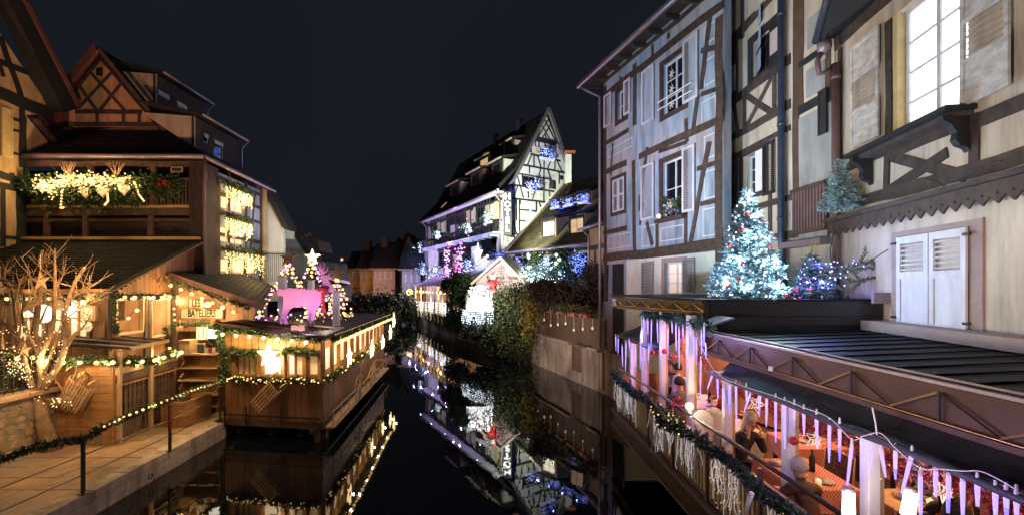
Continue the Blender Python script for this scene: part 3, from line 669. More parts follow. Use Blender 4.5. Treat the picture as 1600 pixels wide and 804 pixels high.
# ---- sign wall and lean-to roof
SW = Plane((-11.6, 15.3), (-8.3, 15.3))
sg = thing('entrance_porch', (-9.9, 15.3, .47), 'boarded porch wall with lean-to tiled roof carrying the lettered boards', 'porch')
slope = lambda a: SW.uv(278, 431)[1] + (a - SW.uv(278, 431)[0]) * (SW.uv(402, 474)[1] - SW.uv(278, 431)[1]) / (SW.uv(402, 474)[0] - SW.uv(278, 431)[0])
planks(sg, SW, SW.s_at(270), SW.s_at(398), 3.0, 5, .2, 'wood_v', True, 0, .04, .008, name='wall_board', ztop=lambda a: slope(a) - .02)
MB().prism([SW.pt(-.3, .4, -.9), SW.pt(3.2, .4, -.9), SW.pt(3.2, 3.4, -.9), SW.pt(-.3, 3.4, -.9)], -SW.n * .1).build('inner_wall', 'wood', sg)
tiled_roof(sg, [at(266, 426, 15.0), at(412, 478, 15.0), at(432, 449, 19.6), at(330, 400, 19.6)][0:4] and [at(412, 478, 15.0), at(432, 449, 19.6), at(326, 402, 19.6), at(262, 425, 15.0)], 'tile_dark', .10, .26, .20, slab='wood_dark')
MB().bar(at(262, 428, 14.92), at(412, 480, 14.92), .18, .05, (0, 1, 0)).build('barge_board', 'tile_pink', sg)
MB().bar(SW.pt(SW.s_at(338), .45, .1), SW.pt(SW.s_at(338), 3.4, .1), .16, .12, SW.n).build('post', 'wood', sg)
MB().bar(SW.pt(SW.s_at(277), .45, .1), SW.pt(SW.s_at(277), 4.8, .1), .14, .12, SW.n).build('post', 'wood_dark', sg)
for txt, (x0, x1, y0, y1), lb in (('LES', (297, 322, 466, 480), 'small pale board with the letters LES in dark outline'), ('BATELIERS', (285, 351, 481, 497), 'wide pale board with the letters BATELIERS below the LES board')):
    a0, a1, z0, z1 = SW.rect(x0, x1, y0, y1); s_ = thing('sign_board', SW.pt(a0, z0, .05), lb, 'sign')
    MB().prism([SW.pt(a0, z0, .05), SW.pt(a1, z0, .05), SW.pt(a1, z1, .05), SW.pt(a0, z1, .05)], SW.n * .03).build('board', 'wood_pale', s_)
    MB().prism([SW.pt(a0, z0, .08), SW.pt(a1, z0, .08), SW.pt(a1, z1, .08), SW.pt(a0, z1, .08)], SW.n * .015, 0, [[SW.pt(a0 + .02, z0 + .02, .08), SW.pt(a1 - .02, z0 + .02, .08), SW.pt(a1 - .02, z1 - .02, .08), SW.pt(a0 + .02, z1 - .02, .08)]]).build('border', 'wood_dark', s_)
    put_text(txt, .36, SW, (a0 + a1) / 2, (z0 + z1) / 2, .09, s_, 'timber_black', .006, squash=(a1 - a0 - .1) / (.26 * len(txt)) , bold=.008)
garland([SW.px(270, 432, .35), SW.px(335, 456, .38), SW.px(400, 480, .4)], .10, 'green garland following the sloping roof edge above the lettered boards', 420)
string_lights([SW.px(276, 440, .5), SW.px(332, 462, .52), SW.px(388, 487, .54)], 7, 'warm bulbs along the sloping roof edge above the lettered boards', .055, power=9, every=2)
string_lights([SW.px(334, 470, .3), SW.px(334, 475, .3)], 1, 'single bright warm bulb beside the LES board', .09, power=26, every=1)
garland([SW.px(275, 510, .3), SW.px(290, 505, .3), SW.px(335, 503, .3)], .12, 'green garland over the porch opening below the lettered boards', 420)
garland([SW.px(338, 505, .35), SW.px(341, 530, .35), SW.px(338, 552, .35)], .09, 'green garland hanging down the porch post right of the screen', 420)
garland([SW.px(268, 510, .35), SW.px(275, 525, .35), SW.px(278, 545, .35)], .11, 'green garland bunch left of the porch shelf', 400)
string_lights([SW.px(282, 530, .5), SW.px(284, 562, .5)], 2, 'two warm bulbs left of the porch shelf', .045, power=8, every=2)
# shelf hutch with screen, board, boxes
hu = thing('wooden_shelf_unit', at(310, 640, 14.7), 'open wooden shelf unit with scrolled sides standing in the porch', 'shelf unit')
HP = Plane((at(283, 500, 14.6).x, 14.6), (at(341, 500, 14.6).x, 14.6)); L_ = HP.len
for a in (0, L_):
    prof = [(0, .5), (0, 2.45)] ; pr = [HP.pt(a, .5, -.4), HP.pt(a, 2.32, -.4), HP.pt(a, 2.32, .02)] + [HP.pt(a, 2.3 - .12 * k, -.12 * (k % 3) / 2 + .04 * (k // 3)) for k in range(1, 12)] + [HP.pt(a, .5, .12)]
    MB().prism(pr, HP.d * .04).build('side_panel', 'wood', hu)
MB().prism([HP.pt(0, .5, -.4), HP.pt(L_, .5, -.4), HP.pt(L_, 2.3, -.4), HP.pt(0, 2.3, -.4)], -HP.n * .03).build('back_panel', 'wood', hu)
for z in (.62, 1.0, 1.46, 1.86, 2.30): MB().prism([HP.pt(-.03, z, -.4), HP.pt(L_ + .06, z, -.4), HP.pt(L_ + .06, z, .14), HP.pt(-.03, z, .14)], (0, 0, .045)).build('shelf', 'wood_pale', hu)
tv = thing('lit_screen', HP.px(326, 525, -.3), 'small white glowing screen on the back of the porch', 'screen')
a0, a1, z0, z1 = HP.rect(315, 338, 514, 531); MB().prism([HP.pt(a0, z0, -.35), HP.pt(a1, z0, -.35), HP.pt(a1, z1, -.35), HP.pt(a0, z1, -.35)], HP.n * .05).build('case', 'black_metal', tv)
MB().prism([HP.pt(a0 + .03, z0 + .03, -.299), HP.pt(a1 - .03, z0 + .03, -.299), HP.pt(a1 - .03, z1 - .03, -.299), HP.pt(a0 + .03, z1 - .03, -.299)], HP.n * .004).build('glass', 'E_tv', tv)
bbd = thing('slate_board', HP.px(310, 546, -.1), 'small framed slate board standing on the porch shelf', 'board')
a0, a1, z0, z1 = HP.rect(304, 318, 536, 553); MB().prism([HP.pt(a0, z0, -.1), HP.pt(a1, z0, -.1), HP.pt(a1, z1, -.1), HP.pt(a0, z1, -.1)], HP.n * .03).build('frame', 'wood_pale', bbd)
MB().prism([HP.pt(a0 + .03, z0 + .03, -.069), HP.pt(a1 - .03, z0 + .03, -.069), HP.pt(a1 - .03, z1 - .03, -.069), HP.pt(a0 + .03, z1 - .03, -.069)], HP.n * .004).build('slate', 'blackboard', bbd)
wb = thing('wooden_box', HP.px(291, 545, -.1), 'tall pale wooden box on the left end of the porch shelf', 'box')
a0, a1, z0, z1 = HP.rect(283, 300, 532, 555); MB().prism([HP.pt(a0, 2.35, .1), HP.pt(a1, 2.35, .1), HP.pt(a1, z1, .1), HP.pt(a0, z1, .1)], -HP.n * .35).build('case', 'box_wood', wb); MB().bar(HP.pt(a0, z1 + .02, -.08), HP.pt(a1, z1 + .02, -.08), .4, .03).build('lid', 'wood_pale', wb)
for k, x in enumerate((322, 328, 334)):
    a, z = HP.uv(x, 548); MB().prism([HP.pt(a - .05, 2.35, 0), HP.pt(a + .05, 2.35, 0), HP.pt(a + .05, 2.52, 0), HP.pt(a - .05, 2.52, 0)], -HP.n * .05).build('card', 'paper' if k != 1 else 'red_cloth', None, ['white card at the left of the porch shelf counter', 'red card in the middle of the porch shelf counter', 'white card at the right end of the porch shelf counter'][k], 'card')
for k in range(5):
    x = 298 + k * 4; MB().bar(HP.px(x, 532, -.3), HP.px(x - 2, 512, -.38), .05, .02, HP.n).build('rolled_menu', 'paper', None, ORDN[k] + ' pale rolled paper from the left standing at the back of the porch shelf', 'paper roll', group='rolled papers on the porch shelf')
pot = thing('bucket', (at(321, 0, 14.5).x, 14.5, 1.0), 'pale metal bucket on the lowest porch shelf', 'bucket')
c = V((at(321, 0, 14.5).x, 14.45, .66)); MB().tube([c, c + V((0, 0, .3))], [.13, .16], 14).build('body', 'white_paint', pot, smooth=True); MB().tube([c + V((.16 * math.cos(t), 0, .3 + .1 * math.sin(t))) for t in [i * math.pi / 8 for i in range(9)]], .008, 5).build('handle', 'black_metal', pot)
cr_ = thing('wooden_crate', (at(275, 0, 13.2).x, 13.2, .47), 'open wooden crate standing on the walkway before the porch shelf', 'crate')
X0, X1, Y0_, Y1_ = at(252, 0, 12.9).x, at(286, 0, 12.9).x, 12.9, 14.1
for q in (((X0, Y0_), (X1, Y0_)), ((X0, Y1_), (X1, Y1_)), ((X0, Y0_), (X0, Y1_)), ((X1, Y0_), (X1, Y1_))):
    for j in range(3): MB().bar((*q[0], .60 + j * .235), (*q[1], .60 + j * .235), .225, .03, V((q[0][1] - q[1][1], q[1][0] - q[0][0], 0))).build('plank', 'wood', cr_)
string_lights([SW.px(270, 520, .9), SW.px(272, 560, .9)], 1, 'warm bulb at the foot of the porch corner post', .05)

# ---- sledges
def sledge(P, ax, az, bx, bz, off, label, group, wd=.36):
    """child's wooden sledge: two runners curling up at the b end, cross slats; leaning flat on plane P"""
    a = P.pt(*P.uv(ax, az), off); b = P.pt(*P.uv(bx, bz), off); d = (b - a); L = d.length; d.normalize(); side = d.cross(P.n).normalized()
    s_ = thing('wooden_sledge', a, label, 'sledge', group)
    for sd in (-1, 1):
        o = side * wd / 2 * sd
        pts = [a + o, a + o + d * L * .75] + [a + o + d * (L * .75 + L * .22 * math.sin(t)) + P.n * (L * .14 * (1 - math.cos(t))) for t in (.5, 1.0, 1.5, 2.1, 2.6)]
        MB().tube(pts, .018, 6).build('runner', 'wood_pale', s_)
        MB().tube([a + o + P.n * .10, a + o + P.n * .10 + d * L * .72], .014, 6).build('seat_rail', 'wood_pale', s_)
        for k in (.1, .4, .7): MB().tube([a + o + d * L * k, a + o + d * L * k + P.n * .10], .012, 5).build('strut', 'wood_pale', s_)
    for k in range(5):
        o = side * (wd * .42) * (k / 2 - 1); MB().bar(a + o + P.n * .12 - d * .03, a + o + P.n * .12 + d * L * .66, .030, .015, P.n).build('slat', 'wood_pale', s_)
    for k in (.08, .38, .64): MB().bar(a + side * wd * .55 + P.n * .105 + d * L * k, a - side * wd * .55 + P.n * .105 + d * L * k, .03, .02, P.n).build('crossbar', 'wood_pale', s_)
    return s_
sledge(PP, 108, 632, 138, 572, .06, 'left wooden sledge of the pair leaning on the board screen', 'sledges on the board screen')
s2 = sledge(PP, 126, 634, 158, 582, .14, 'right wooden sledge of the pair leaning on the board screen', 'sledges on the board screen')
MB().tube([PP.px(108, 632, .3), PP.px(118, 612, .3), PP.px(140, 600, .3), PP.px(120, 590, .3), PP.px(110, 636, .3)], .012, 5).build('pull_cord', 'red_cloth', s2)
lamp('porch_floor_lamp', 'POINT', SW.px(332, 505, .9), 60, WARMW, .03)
lamp('walk_fill', 'SPOT', (-10.6, 11.0, 5.6), 700, (1, .56, .22), .1, (-9.3, 10.0, .4), 95, .9)  # unseen spot added to brighten the walkway, no fitting there
lamp('wall_lamp', 'SPOT', (-9.6, 8.2, 4.0), 320, (1, .62, .28), .1, (-11.3, 11.0, 1.4), 75, .9)
# ================================================================== DECK RESTAURANT (over the water)
DF = Plane((-8.62, 13.5), (-5.52, 13.0)); DS = Plane((-5.52, 13.0), (-6.62, 23.1))
dk = thing('deck_pavilion', (-7.2, 15, .45), 'wooden restaurant pavilion on a deck over the canal, ringed with star lights', 'pavilion')
MB().prism([(-8.62, 13.52, .52), (-5.54, 13.02, .52), (-6.62, 23.1, .52), (-10.5, 23.1, .52)], (0, 0, .1)).build('floor', 'wood_dark', dk)
for P, L in ((DF, DF.len), (DS, DS.len)):
    MB().bar(P.pt(-.02, .46, -.02), P.pt(L, .46, -.02), .17, .10, P.n).build('sill_beam', 'wood_dark', dk)
    MB().bar(P.pt(0, .31, -.30), P.pt(L, .31, -.30), .12, .12, P.n).build('joist', 'wood_dark', dk)
    planks(dk, P, .0, L, .56, 1.74, .215, 'wood_v', True, .0, .035, .014)
    MB().bar(P.pt(0, .70, .07), P.pt(L, .70, .07), .035, .03, P.n).build('rub_rail', 'black_metal', dk)
    MB().bar(P.pt(0, 1.77, .0), P.pt(L, 1.77, .0), .05, .14, P.n).build('sill_board', 'wood', dk)
    MB().prism([P.pt(0.02, .56, -.04), P.pt(L - .02, .56, -.04), P.pt(L - .02, 1.74, -.04), P.pt(0.02, 1.74, -.04)], -P.n * .04).build('lining', 'wood_dark', dk)
for k in range(10): a = k * 1.1 + .1; MB().bar(DS.pt(a, -.5, -.15), DS.pt(a, .42, -.15), .14, .14, DS.n).build('pile', 'wood_dark', dk)
for a in (.15, 1.2, 2.2, 3.0): MB().bar(DF.pt(a, -.5, -.4), DF.pt(a, .42, -.4), .14, .14, DF.n).build('pile', 'wood_dark', dk)
for a in (.05, .75, 1.9): MB().bar(DF.pt(a, .38, .09), DF.pt(a, .95, .09), .035, .03, DF.n).build('rub_post', 'black_metal', dk)
# low service rail along the side
for z in (.52, .70, .88): MB().tube([DS.pt(0, z, .30), DS.pt(DS.len * .92, z, .30)], .013, 5).build('side_rail', 'wood_pale', dk)
for k in range(11): a = .1 + k * .9; MB().bar(DS.pt(a, .42, .30), DS.pt(a, .90, .30), .04, .03, DS.n).build('side_rail_post', 'wood_pale', dk)
MB().bar(DS.pt(0, .42, .22), DS.pt(DS.len * .95, .42, .22), .05, .26, DS.n).build('side_ledge', 'wood_pale', dk)
# walls above the boards
f1 = Facade(DF, dk, .07, 'wood_v'); zt = 3.02
wn1 = [f1.hole(DF.rect(x0, x1, 553, 588)) for x0, x1 in ((368, 399), (409, 440), (447, 474), (480, 498))]
f1.wall([(0, 1.8), (DF.len, 1.8), (DF.len, 2.98), (0, 3.34)], 'wood_v', off=-.01)
f1.wall  # fascia boards
for k in range(14):
    a = DF.len * k / 14; zz = 3.34 - .36 * (a + .1) / DF.len
    MB().bar(DF.pt(a + .11, 2.66, .02), DF.pt(a + .11, zz - .02, .02), .20, .03, DF.n).build('fascia_board', 'wood', dk)
for x in (366, 402, 443, 477, 500): f1.Vt(x, 548, 594, .10, m_='wood', proud=.05)
f1.window(wn1[0], 3, 1, 'wood', 'curtain', .03); f1.window(wn1[1], 1, 1, 'wood', 'E_window_soft', .03); f1.window(wn1[2], 2, 1, 'wood', 'E_window_soft', .03); f1.window(wn1[3], 1, 1, 'wood', 'E_window_soft', .03)
f2 = Facade(DS, dk, .07, 'wood_v'); hs = []
edges = [506, 520, 530, 541, 551, 560, 568, 575, 581, 587, 592, 597]
for x0, x1 in zip(edges[:-1], edges[1:]):
    a0, a1 = DS.s_at(x0 + .8), DS.s_at(x1 - .8); hs.append(f2.hole((a0, a1, 1.95, 2.72)))
f2.wall([(0, 1.8), (DS.len, 1.8), (DS.len, 2.98), (0, 2.98)], 'wood', off=-.01)
for k, h in enumerate(hs): f2.window(h, 1, 1, 'wood', 'E_window_warm', .03)
for x in edges: f2.Vt(x, *( [DS.uv(x, 0)[0] * 0 + 448 - (2.98 - CAMZ) * FPX / DS.pt(DS.s_at(x), 0).y, 448 - (1.8 - CAMZ) * FPX / DS.pt(DS.s_at(x), 0).y]), .07, m_='wood', proud=.04)
# roof: slightly sloping reed deck with rods
MB().prism([DF.pt(-.25, 3.42, .22), DF.pt(DF.len + .25, 3.04, .30), DS.pt(DS.len + .2, 3.02, .30), (-10.4, 23.3, 3.35)], (0, 0, -.07)).build('roof', 'tile_dark', dk)
for k in range(9):
    o = .2 - k * .10; MB().tube([DF.pt(-.25 + .12 * k, 3.45 + random.uniform(-.005, .02), o), DF.pt(DF.len * .75 + .1 * k, 3.15 + .01 * k, o)], .018, 5).build('roof_rod', 'wood_dark', dk)
MB().prism([DF.pt(DF.len * .62, 3.17, .0), DF.pt(DF.len + .1, 3.07, .0), DS.pt(2.8, 3.06, -.1), (-8.3, 15.8, 3.22)], (0, 0, .03)).build('platform', 'white_paint', dk)
bx = MB().box(at(468, 513, 13.3), (.42, .2, .22)).build('wooden_block', 'wood_pale', None, 'small wooden block under the front feet of the pink deer', 'block')
# garlands and bulbs
garland([DF.pt(-.1, 1.80, .1), DF.pt(1.0, 1.76, .14), DF.pt(2.2, 1.80, .14), DF.pt(DF.len, 1.80, .14)], .10, 'green garland with tiny warm bulbs along the front sill of the deck pavilion', 560, 60, .02, 'E_warm', L=.10)
garland([DS.pt(0, 1.80, .14)] + [DS.pt(k, 1.80 + .03 * math.sin(k * 3), .14) for k in range(1, 10)], .10, 'green garland with warm bulbs along the canal side sill of the deck pavilion', 420, 70, .03, 'E_warm', L=.10)
garland([DF.pt(-.15, 3.28, .25), DF.pt(1.3, 3.14, .28), DF.pt(DF.len + .1, 2.99, .32)], .07, 'green garland under the front roof edge of the deck pavilion', 460)
garland([DS.pt(-.2, 2.99, .34)] + [DS.pt(k, 2.99, .34) for k in range(1, 11)], .08, 'green garland along the canal side roof edge of the deck pavilion', 420)
garland([DF.px(350, 515, .2), DF.px(356, 545, .2), DF.px(360, 588, .2)], .11, 'thick green garland down the left corner of the deck pavilion', 520, L=.12)
garland([DF.px(362, 545, .15), DF.px(385, 549, .15), DF.px(412, 547, .15)], .10, 'short green garland above the curtained window left of the big star', 520, L=.11)
garland([DF.px(448, 549, .15), DF.px(470, 543, .15), DF.px(498, 548, .15)], .09, 'short green garland above the front window right of the big star', 520, L=.11)
string_lights([DF.px(355, 516, .42), DF.px(430, 522, .42), DF.px(503, 530, .42)], 7, 'warm bulbs under the front roof edge of the deck pavilion', .06, power=10, every=1)
string_lights([DS.pt(-.1, 2.93, .42)] + [DS.pt(k, 2.93, .42) for k in range(1, 11)], 34, 'close row of warm bulbs under the canal side roof edge of the deck pavilion', .055, power=8, every=4)
string_lights([DS.pt(.0, 3.12, .36)] + [DS.pt(k, 3.10, .36) for k in range(1, 11)], 44, 'tiny pale bulbs on top of the canal side roof edge', .013, bulb='E_fairy', drop=0)
# star lights
def star_light(P, a, z, r, off, label, power=20, layers=3, group='star lights on the deck pavilion', m_='E_star', rr=.014):
    s_ = thing('star_light', P.pt(a, z, off), label, 'star light', group)
    for k in range(layers):
        f = 1 - k * (.22 if layers < 5 else .12); pts = star_poly(P, a, z, r * f, r * f * .42, off + .02 * k); MB().tube(pts + [pts[0], pts[1]], rr, 5).build('outline', m_, s_)
    if power: lamp('star_glow', 'POINT', P.pt(a, z, off + .12), power, WARMW, .03)
    return s_
c = DF.uv(430, 552); s_ = star_light(DF, *c, .36, .30, 'large blazing star on the front of the deck pavilion', 95, 7, rr=.017)
MB().ball(DF.pt(c[0], c[1], .27), .07, 10, 8).build('core_bulb', 'E_star', s_, smooth=True)
for x, y, r_, lb in ((526, 557, .33, 'open star outline nearest the corner on the canal side of the pavilion'), (565, 545, .38, 'bright star second from the corner on the canal side of the pavilion'), (584, 534, .34, 'bright star third from the corner on the canal side of the pavilion'), (597, 519, .40, 'lower bright star at the far end of the pavilion'), (603, 500, .42, 'topmost bright star at the far roof end of the pavilion')):
    star_light(DS, *DS.uv(x, y), r_, .40, lb, 24, 3 if x > 530 else 2)
MB().tube([DS.px(603, 498, .45), DS.px(604, 480, .45)], [.03, .01], 5).build('tinsel_tip', 'leaf_gold', None, 'small golden tip above the topmost star of the pavilion', 'ornament')
sledge(DF, 407, 632, 452, 585, .12, 'wooden sledge hung on the front boards of the deck pavilion', 'sledges on the deck pavilion', .42)
sledge(DS, 544, 617, 550, 591, .25, 'wooden sledge hung on the canal side nearest the pavilion corner', 'sledges on the deck pavilion', .5)
sledge(DS, 565, 598, 577, 568, .25, 'wooden sledge hung on the canal side farthest from the pavilion corner', 'sledges on the deck pavilion', .5)
# ---- reindeer silhouette
RP = Plane((at(400, 0, 13.75).x, 13.75), (at(540, 0, 13.75).x, 13.75))
body = [(433, 455), (437, 451), (446, 452), (452, 449), (460, 450), (480, 452), (492, 452), (499, 449), (504, 444), (505, 437), (507, 434), (513, 437), (519, 445), (523, 452), (522, 456), (516, 456), (511, 455), (507, 461), (504, 468), (500, 476), (496, 482), (493, 490), (491, 500), (490, 508), (492, 512), (486, 512), (487, 505), (487, 494), (486, 487), (484, 492), (483, 502), (484, 509), (486, 512), (479, 512), (481, 506), (481, 494), (482, 483), (476, 478), (466, 480), (459, 479), (453, 483), (449, 489), (447, 497), (450, 505), (454, 510), (448, 511), (444, 503), (443, 494), (441, 499), (441, 508), (444, 511), (438, 511), (438, 502), (440, 490), (443, 481), (444, 470), (443, 463), (440, 461), (436, 462)]
dr = thing('reindeer_figure', RP.px(465, 511), 'pink lit reindeer cutout with branching antlers on the pavilion roof', 'reindeer figure')
MB().prism([RP.px(x, y, .03) for x, y in body], -RP.n * .06).build('body', 'deer', dr)
ant = [[(508, 437), (504, 431), (501, 424), (500, 418), (497, 413), (495, 416)], [(501, 424), (506, 419), (507, 411), (504, 409)], [(502, 427), (510, 423), (513, 415)], [(504, 431), (513, 430), (518, 423)], [(510, 436), (515, 433), (521, 431)], [(500, 419), (494, 415), (492, 418)], [(500, 421), (502, 414), (499, 409)], [(506, 434), (499, 431), (493, 424)]]
for b_ in ant:
    MB().tube([RP.px(x, y, .0) for x, y in b_], [.045 - .03 * i / (len(b_) - 1) for i in range(len(b_))], 6).build('antler', 'deer', dr, smooth=True)
bw = thing('red_bow', RP.px(506, 455, .1), 'red ribbon bow with long tails round the neck of the pink reindeer', 'bow')
MB().ball(RP.px(502, 451, .08), .11, 10, 7, sc=(1.1, .35, .7)).build('loop', 'red_cloth', bw, smooth=True); MB().ball(RP.px(509, 452, .08), .10, 10, 7, sc=(1.0, .35, .8)).build('loop', 'red_cloth', bw, smooth=True)
MB().prism([RP.px(504, 456, .1), RP.px(508, 456, .1), RP.px(511, 488, .1), RP.px(506, 489, .1)], -RP.n * .03).build('tail', 'red_cloth', bw); MB().prism([RP.px(507, 456, .13), RP.px(511, 456, .13), RP.px(509, 478, .13), RP.px(506, 474, .13)], -RP.n * .03).build('tail', 'red_cloth', bw)
lamp('deer_spot', 'SPOT', RP.px(470, 516, 1.6), 75, (1.0, .62, 1.0), .04, RP.px(476, 475), 100, .5)
lamp('deer_spot', 'SPOT', RP.px(520, 512, 1.2), 45, (.95, .6, 1.0), .04, RP.px(515, 460), 80, .5)
# white posts and cone trees of light
for (x0, x1, y0, y1), Y_, lb in (((436, 447, 433, 490), 15.4, 'broad white post behind the haunch of the pink reindeer'), ((482, 490, 438, 500), 16.2, 'white post behind the back of the pink reindeer'), ((521, 530, 455, 492), 15.6, 'white post in front of the pink reindeer\'s muzzle')):
    p = camplane(Y_); a0, a1, z0, z1 = p.rect(x0, x1, y0, y1); t = thing('white_post', p.pt((a0 + a1) / 2, 3.15), lb, 'post')
    MB().box(((p.pt(a0, 0) + p.pt(a1, 0)) / 2) + V((0, 0, (3.15 + z1) / 2)), (a1 - a0, .16, z1 - 3.15)).build('shaft', 'white_paint', t); MB().box(((p.pt(a0, 0) + p.pt(a1, 0)) / 2) + V((0, 0, z1 + .02)), (a1 - a0 + .08, .24, .04)).build('cap', 'wood_pale', t)
def cone_tree(ax, ay, bx0, bx1, by, Y_, label, nb):
    p = camplane(Y_); ap = p.px(ax, ay); b0 = p.px(bx0, by); b1 = p.px(bx1, by); cc = (b0 + b1) / 2; rad = (b1 - b0).length / 2
    t = thing('cone_light_tree', V((cc.x, cc.y, cc.z)), label, 'light tree', 'wire cone trees on the pavilion roof')
    ball = unit_ball('bulb_E_warm', 'E_warm'); bp_ = unit_ball('bulb_E_purple', 'E_purple')
    for k in range(7):
        th = k * 2 * math.pi / 7 + .3; q = cc + V((rad * math.cos(th), rad * math.sin(th) * .8, 0)); MB().tube([ap, q], .012, 5).build('spoke', 'wire_dark', t)
        for j in range(nb):
            f = (j + .6 + random.uniform(-.2, .2)) / nb; piece('bulb', ball if random.random() < .72 else bp_, t, ap.lerp(q, f) + V((random.uniform(-.03, .03),) * 3), scale=random.uniform(.032, .06))
    for f in (.5, 1.0):
        ring = [ap.lerp(cc, f) + V((rad * f * math.cos(i * math.pi / 10), rad * f * .8 * math.sin(i * math.pi / 10), 0)) for i in range(21)]; MB().tube(ring, .01, 5).build('hoop', 'wire_dark', t)
        for i in range(20):
            if random.random() < .85: piece('bulb', ball if random.random() < .5 else bp_, t, ring[i] + V((0, 0, random.uniform(-.04, .05))), scale=random.uniform(.024, .05))
        c_ = np.array([tuple(r_) for r_ in ring for _ in range(14)]) + RNG.normal(0, .03, (21 * 14, 3)); v, q = leaf_cloud(c_, RNG.normal(0, 1, c_.shape), .1, .02, 1); cloud_obj('tinsel', v, q, 'leaf_brown', t, kind='stuff')
    lamp('cone_light', 'POINT', cc + V((0, -rad * .7, .3)), 14, WARMW, .03)
    r_ = .33 if nb > 7 else .2; MB().prism(star_poly(p, p.uv(ax, ay)[0], ap.z + r_ * .5, r_, r_ * .42, .03), -p.n * .05).build('star_top', 'wood_pale', t)
cone_tree(450, 410, 402, 500, 495, 16.6, 'left wire cone tree of warm bulbs topped by a wooden star', 13)
cone_tree(488, 408, 440, 540, 497, 17.4, 'middle wire cone tree of bulbs behind the reindeer, topped by a wooden star', 13)
cone_tree(526, 434, 492, 550, 492, 16.2, 'small right wire cone tree in front of the reindeer muzzle', 8)
